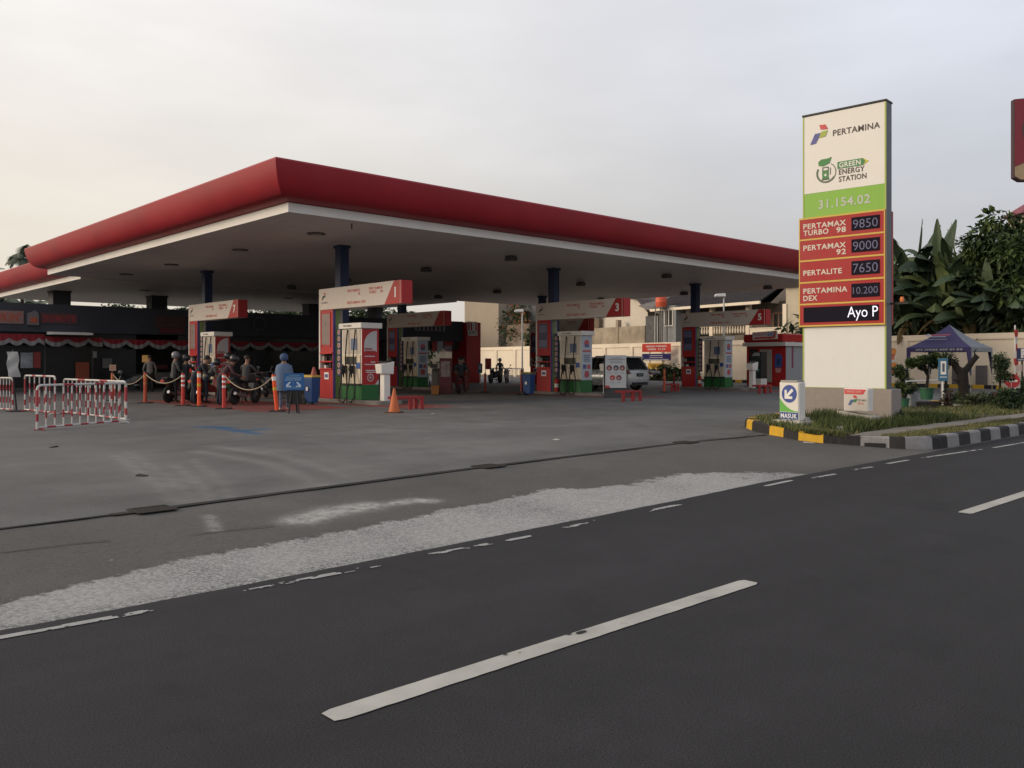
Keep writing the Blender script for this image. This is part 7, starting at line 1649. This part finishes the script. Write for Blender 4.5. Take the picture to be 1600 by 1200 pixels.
# ================================================================== PEOPLE
def person(label, pos, rz, s=1.0, lean=0, sit=False, arms=((.26, .10, -.52), (-.26, .10, -.52)), hand_open=False, shirt=None, trousers=None, shoes=None, head_tilt=0, step=0.05, hair=None, helmet=None, mask=None, coat=None, hood=None, sleeves=None):
    t = thing('person', label, 'person', tuple(pos), rz)
    hz = .54 if sit else .90
    if sit: hz = .86
    hip = Vector((0, 0, hz)); L_ = rad(lean); ax = Vector((0, math.sin(L_), math.cos(L_)))
    fwd = Vector((0, math.cos(L_), -math.sin(L_)))
    V_, E_, Rr, cls = [], [], [], []
    def add(p, r, parent=None, c=0):
        V_.append(Vector(p)); Rr.append(r if isinstance(r, tuple) else (r, r))
        if parent is not None: E_.append((parent, len(V_) - 1)); cls.append(c)
        return len(V_) - 1
    h = add(hip, (.155, .12)); wst = add(hip + ax*.16, (.14, .105), h, 0); ch = add(hip + ax*.34, (.165, .115), wst, 0); nk0 = add(hip + ax*.49, (.10, .075), ch, 0)
    ha = rad(lean*.4 + head_tilt); hx = Vector((0, math.sin(ha), math.cos(ha))); hf = Vector((0, math.cos(ha), -math.sin(ha)))
    base = hip + ax*.49; nk = add(base + hx*.09, .055, nk0, 1); jw = add(base + hx*.17 + hf*.025, (.068, .075), nk, 1); sk = add(base + hx*.26, (.078, .092), jw, 1); tp = add(base + hx*.31, .06, sk, 1); nose = add(base + hx*.21 + hf*.105, .016, jw, 1)
    headc = base + hx*.235
    for sd, (ex, ey, ez) in zip((1, -1), arms):
        sh = add(hip + ax*.455 + Vector((sd*.185, 0, 0)), .062, nk0, 0)
        S = V_[sh]; W = S + Vector((ex - sd*.185 if False else (ex - sd*.2), ey, ez)); mid = (S + W)/2; bend = max(0.0, (.54**2 - (W-S).length**2))**.5 * .5
        el = add(mid + Vector((sd*.06, -bend*.6, -bend*.5)), .045, sh, 2); wr = add(W, .030, el, 2)
        d = (W - V_[el]).normalized(); pm = add(W + d*.075, (.034, .022), wr, 3); side = d.cross(Vector((0, 0, 1))); side = side.normalized() if side.length > .1 else Vector((1, 0, 0)); nn = side.cross(d)
        for q, ln in zip((-.026, -.009, .009, .026), (.06, .075, .078, .068)):
            f1 = add(W + d*(.085 + ln*.55) + side*q + nn*.004, .009, pm, 3); add(W + d*(.085 + ln) + side*q*1.05 - nn*.018, .008, f1, 3)
        t1 = add(W + d*.05 + side*.045*sd, .010, pm, 3); add(W + d*.085 + side*.058*sd, .009, t1, 3)
    for sd in (1, -1):
        hj = add(hip + Vector((sd*.09, 0, -.04)), .095, h, 4)
        if sit: kn = add((sd*.17, .40, hz - .06), .065, hj, 4); an = add((sd*.19, .30, .16), .043, kn, 4); to = add((sd*.20, .44, .10), .036, an, 5)
        else: kn = add((sd*.10, .02 + sd*step*.6, .48), .064, hj, 4); an = add((sd*.11, -.02 + sd*step, .085), .043, kn, 4); to = add((sd*.125, .13 + sd*step, .035), .034, an, 5)
    me = bpy.data.meshes.new('skeleton'); me.from_pydata([tuple(v*s) for v in V_], E_, [])
    o = bpy.data.objects.new('skeleton', me); COL.objects.link(o); md = o.modifiers.new('skin', 'SKIN'); md.use_smooth_shade = True
    for k, dta in enumerate(me.skin_vertices[0].data): dta.radius = (Rr[k][0]*s, Rr[k][1]*s); dta.use_root = (k == 0)
    ss = o.modifiers.new('sub', 'SUBSURF'); ss.levels = 1; ss.render_levels = 1
    dg = bpy.context.evaluated_depsgraph_get(); m2 = bpy.data.meshes.new_from_object(o.evaluated_get(dg)); bpy.data.objects.remove(o)
    shirt = shirt or black; ms = [shirt, skin_m, sleeves or shirt, skin_m, trousers or black, shoes or rubber]
    m2.materials.clear()
    for q in ms: m2.materials.append(q)
    segs = [(V_[a]*s, V_[b]*s, c) for (a, b), c in zip(E_, cls)]
    for p in m2.polygons:
        c0 = p.center; best = None
        for a, b, c in segs:
            ab = b - a; tt_ = max(0, min(1, (c0 - a).dot(ab) / max(1e-9, ab.length_squared))); d = (c0 - a - ab*tt_).length
            if best is None or d < best[0]: best = (d, c)
        p.material_index = best[1]
    m2.polygons.foreach_set('use_smooth', [True]*len(m2.polygons))
    b = bpy.data.objects.new('body', m2); COL.objects.link(b); b.parent = t
    def ball(nm, m, c, r, z0=-1.0, z1=1.0, n=16, fs=1.0, parent=t):
        g = MB(); prof = []
        for k in range(9):
            a = z0 + (z1 - z0)*k/8; prof.append((max(.002, r*math.sqrt(max(0, 1 - a*a))), r*a*1.06))
        g.lathe(prof, tuple(c), n); return g.build(nm, m, parent, smooth=60)
    hc = headc * s
    if hair: ball('hair', hair, hc + Vector((0, -.018*s, .02*s)), .108*s, -.15, 1)
    if helmet:
        hm = ball('helmet', helmet, hc + Vector((0, -.005, .02*s)), .142*s, -.62, 1)
        g = MB(); g.hexa([(-.10*s, hc.y + .10*s, hc.z - .03*s), (.10*s, hc.y + .10*s, hc.z - .03*s), (.10*s, hc.y + .135*s, hc.z), (-.10*s, hc.y + .135*s, hc.z)], [(-.09*s, hc.y + .11*s, hc.z + .07*s), (.09*s, hc.y + .11*s, hc.z + .07*s), (.09*s, hc.y + .135*s, hc.z + .06*s), (-.09*s, hc.y + .135*s, hc.z + .06*s)]); g.build('visor', mat('visor', (.04, .04, .05), .12), hm)
    if mask:
        g = MB(); g.lathe([(.03*s, -.05*s), (.072*s, -.03*s), (.075*s, .02*s), (.06*s, .04*s)], (hc.x, hc.y + .045*s, hc.z - .045*s), 12); g.build('mask', mask, t, smooth=60)
    if coat:
        g = MB(); rings = [(.53, .09, .085), (.47, .235, .125), (.34, .25, .16), (.18, .245, .17), (.02, .25, .18), (-.14, .255, .19), (-.30, .265, .20)]; n = 20; base_i = []
        for z, rx, ry in rings:
            c = (hip + ax*z) if z > 0 else hip + Vector((0, 0, z)); base_i.append([(c.x*s + rx*s*math.cos(k*6.283/n)*(1 + .03*math.sin(3*k)), c.y*s + ry*s*math.sin(k*6.283/n)*(1 + .03*math.cos(4*k)), c.z*s) for k in range(n)])
        for a, c in zip(base_i, base_i[1:]):
            for k in range(n): g.poly([a[k], c[k], c[(k+1) % n], a[(k+1) % n]])
        g.build('coat', coat, t, smooth=70)
    if hood: ball('hood', hood, hc + Vector((0, -.022*s, .0)), .128*s, -.95, 1)
    return t
def at(u, v): return tuple(gp(u, v))
navyj = mat('jacket_navy', (.014, .016, .024), .8, var=.2, scale=9); maroonj = mat('jacket_maroon', (.075, .035, .040), .8, var=.2, scale=9); jeans = mat('jeans_dark', (.022, .028, .042), .8, var=.25, scale=9); greyj = mat('jacket_grey', (.06, .06, .06), .8, var=.2, scale=9)
coatb = mat('coat_powder_blue', (.105, .155, .25), .75, var=.12, scale=6); hoodb = mat('hood_blue', (.05, .085, .18), .75, var=.1, scale=8); leg_pat = mat('patterned_trousers', (.10, .11, .17), .8, var=.65, scale=14); hairm = mat('hair_black', (.012, .010, .010), .6, var=.2); shirtw = mat('shirt_white', (.20, .19, .185), .8, var=.1)
A0 = -YAW
person('person in powder blue coat and dark blue hood seen from behind', at(444, 641), A0 + .35, .93, lean=4, arms=((.22, .16, -.46), (-.2, .22, -.40)), shirt=coatb, trousers=leg_pat, shoes=reflect, coat=coatb, hood=hoodb, head_tilt=6)
person('person in a maroon jacket and dark trousers bending to the right over a motorcycle', at(343, 634), A0 - 1.2, 1.0, lean=44, arms=((.22, .36, -.30), (-.22, .34, -.34)), shirt=maroonj, trousers=jeans, helmet=m_blk, head_tilt=10)
person('person in a navy jacket and jeans bending to the right beside the glowing orange post', at(302, 632), A0 - 1.3, 1.0, lean=42, arms=((.22, .36, -.30), (-.22, .34, -.34)), shirt=navyj, trousers=jeans, hair=hairm, head_tilt=12)
person('person with a silver grey helmet standing at the far left motorcycle', at(271, 629), A0 - .9, .98, lean=8, arms=((.22, .30, -.34), (-.22, .30, -.34)), shirt=greyj, trousers=black, helmet=mat('helmet_silver', (.18, .18, .19), .25, coat=.5))
person('person in a dark jacket crouching behind the glowing orange post', at(320, 630), A0 - 1.0, .92, lean=46, arms=((.2, .3, -.36), (-.2, .34, -.36)), shirt=greyj, trousers=jeans, helmet=m_blk)
person('person in black seated on the motorcycle left of the navy jacket', at(288, 629), -1.0, .95, lean=10, sit=True, arms=((.26, .42, -.22), (-.26, .42, -.22)), shirt=navyj, trousers=black, helmet=m_blk)
person('person in a dark jacket seated low on the motorcycle right of the maroon jacket', at(383, 632), -1.0, .95, lean=14, sit=True, arms=((.26, .42, -.22), (-.26, .42, -.22)), shirt=greyj, trousers=black, hair=hairm)
person('person with a black helmet leaning beyond the maroon jacket near pump 7', at(366, 628), A0 + 2.2, .98, lean=22, arms=((.22, .34, -.32), (-.22, .34, -.32)), shirt=navyj, trousers=black, helmet=m_blk)
person('person in a white shirt standing at the shop counter in the shade', at(234, 613), A0 + .4, .98, lean=3, shirt=shirtw, trousers=black, hair=hairm)
dim = mat('shirt_dim_teal', (.035, .045, .055), .8, var=.2)
person('masked person sitting in front on the red motorcycle in the shade', (*gp(720, 615)[:2], FLOOR), 2.5, .93, lean=6, sit=True, arms=((.26, .40, -.22), (-.26, .40, -.22)), shirt=dim, trousers=mat('trousers_maroon', (.10, .025, .03), .8), hair=hairm, mask=shirtw)
p = gp(720, 615); person('masked person sitting behind the first rider on the red motorcycle', (p.x - .36*math.sin(2.5)*-1, p.y - .40*math.cos(2.5), FLOOR), 2.5, .95, lean=3, sit=True, arms=((.26, .30, -.30), (-.26, .30, -.30)), shirt=dim, trousers=black, hair=hairm, mask=mat('mask_pale', (.30, .30, .32), .8))
person('person in dark clothes bending beside the red shop pillar', at(731, 610), A0 + 1.4, .98, lean=26, arms=((.22, .34, -.34), (-.22, .34, -.34)), shirt=navyj, trousers=mat('trousers_red_dim', (.14, .03, .03), .8), hair=hairm)
person('person standing between the parked motorcycles by the railing', (*dp(782, 598, 58)[:2], FLOOR), A0 + .5, .95, lean=10, shirt=greyj, trousers=jeans, helmet=m_wht)

# small litter on the concrete
rnd = random.Random(21); lit = mat('litter_pale', (.42, .41, .38), .8)
for k, (u, v, lab) in enumerate([(676, 647, 'pale scrap of paper on the concrete right of the red guard rail'), (222, 744, 'dark flat scrap on the concrete above the left drain grate'), (1264, 692, 'white scrap against the foot of the yellow kerb'), (870, 688, 'tiny pale scrap on the concrete between the grates'), (83, 699, 'small dark scrap on the concrete below the front barrier')]):
    p = gp(u, v, .15 if k != 2 else .09); z = ground_z(p.y) + .004; a = rnd.random()*3; w = .07 if k != 2 else .10
    g = MB(); g.hexa([(-w, -.03, 0), (w, -.04, .002), (w*.9, .04, 0), (-w*.8, .035, .002)], [(-w, -.03, .008), (w, -.04, .02), (w*.9, .04, .012), (-w*.8, .035, .006)]); o = g.build('litter', [lit if k in (0, 2, 3) else rubber], loc=(p.x, p.y, z), rz=a); tag(o, lab, 'litter')
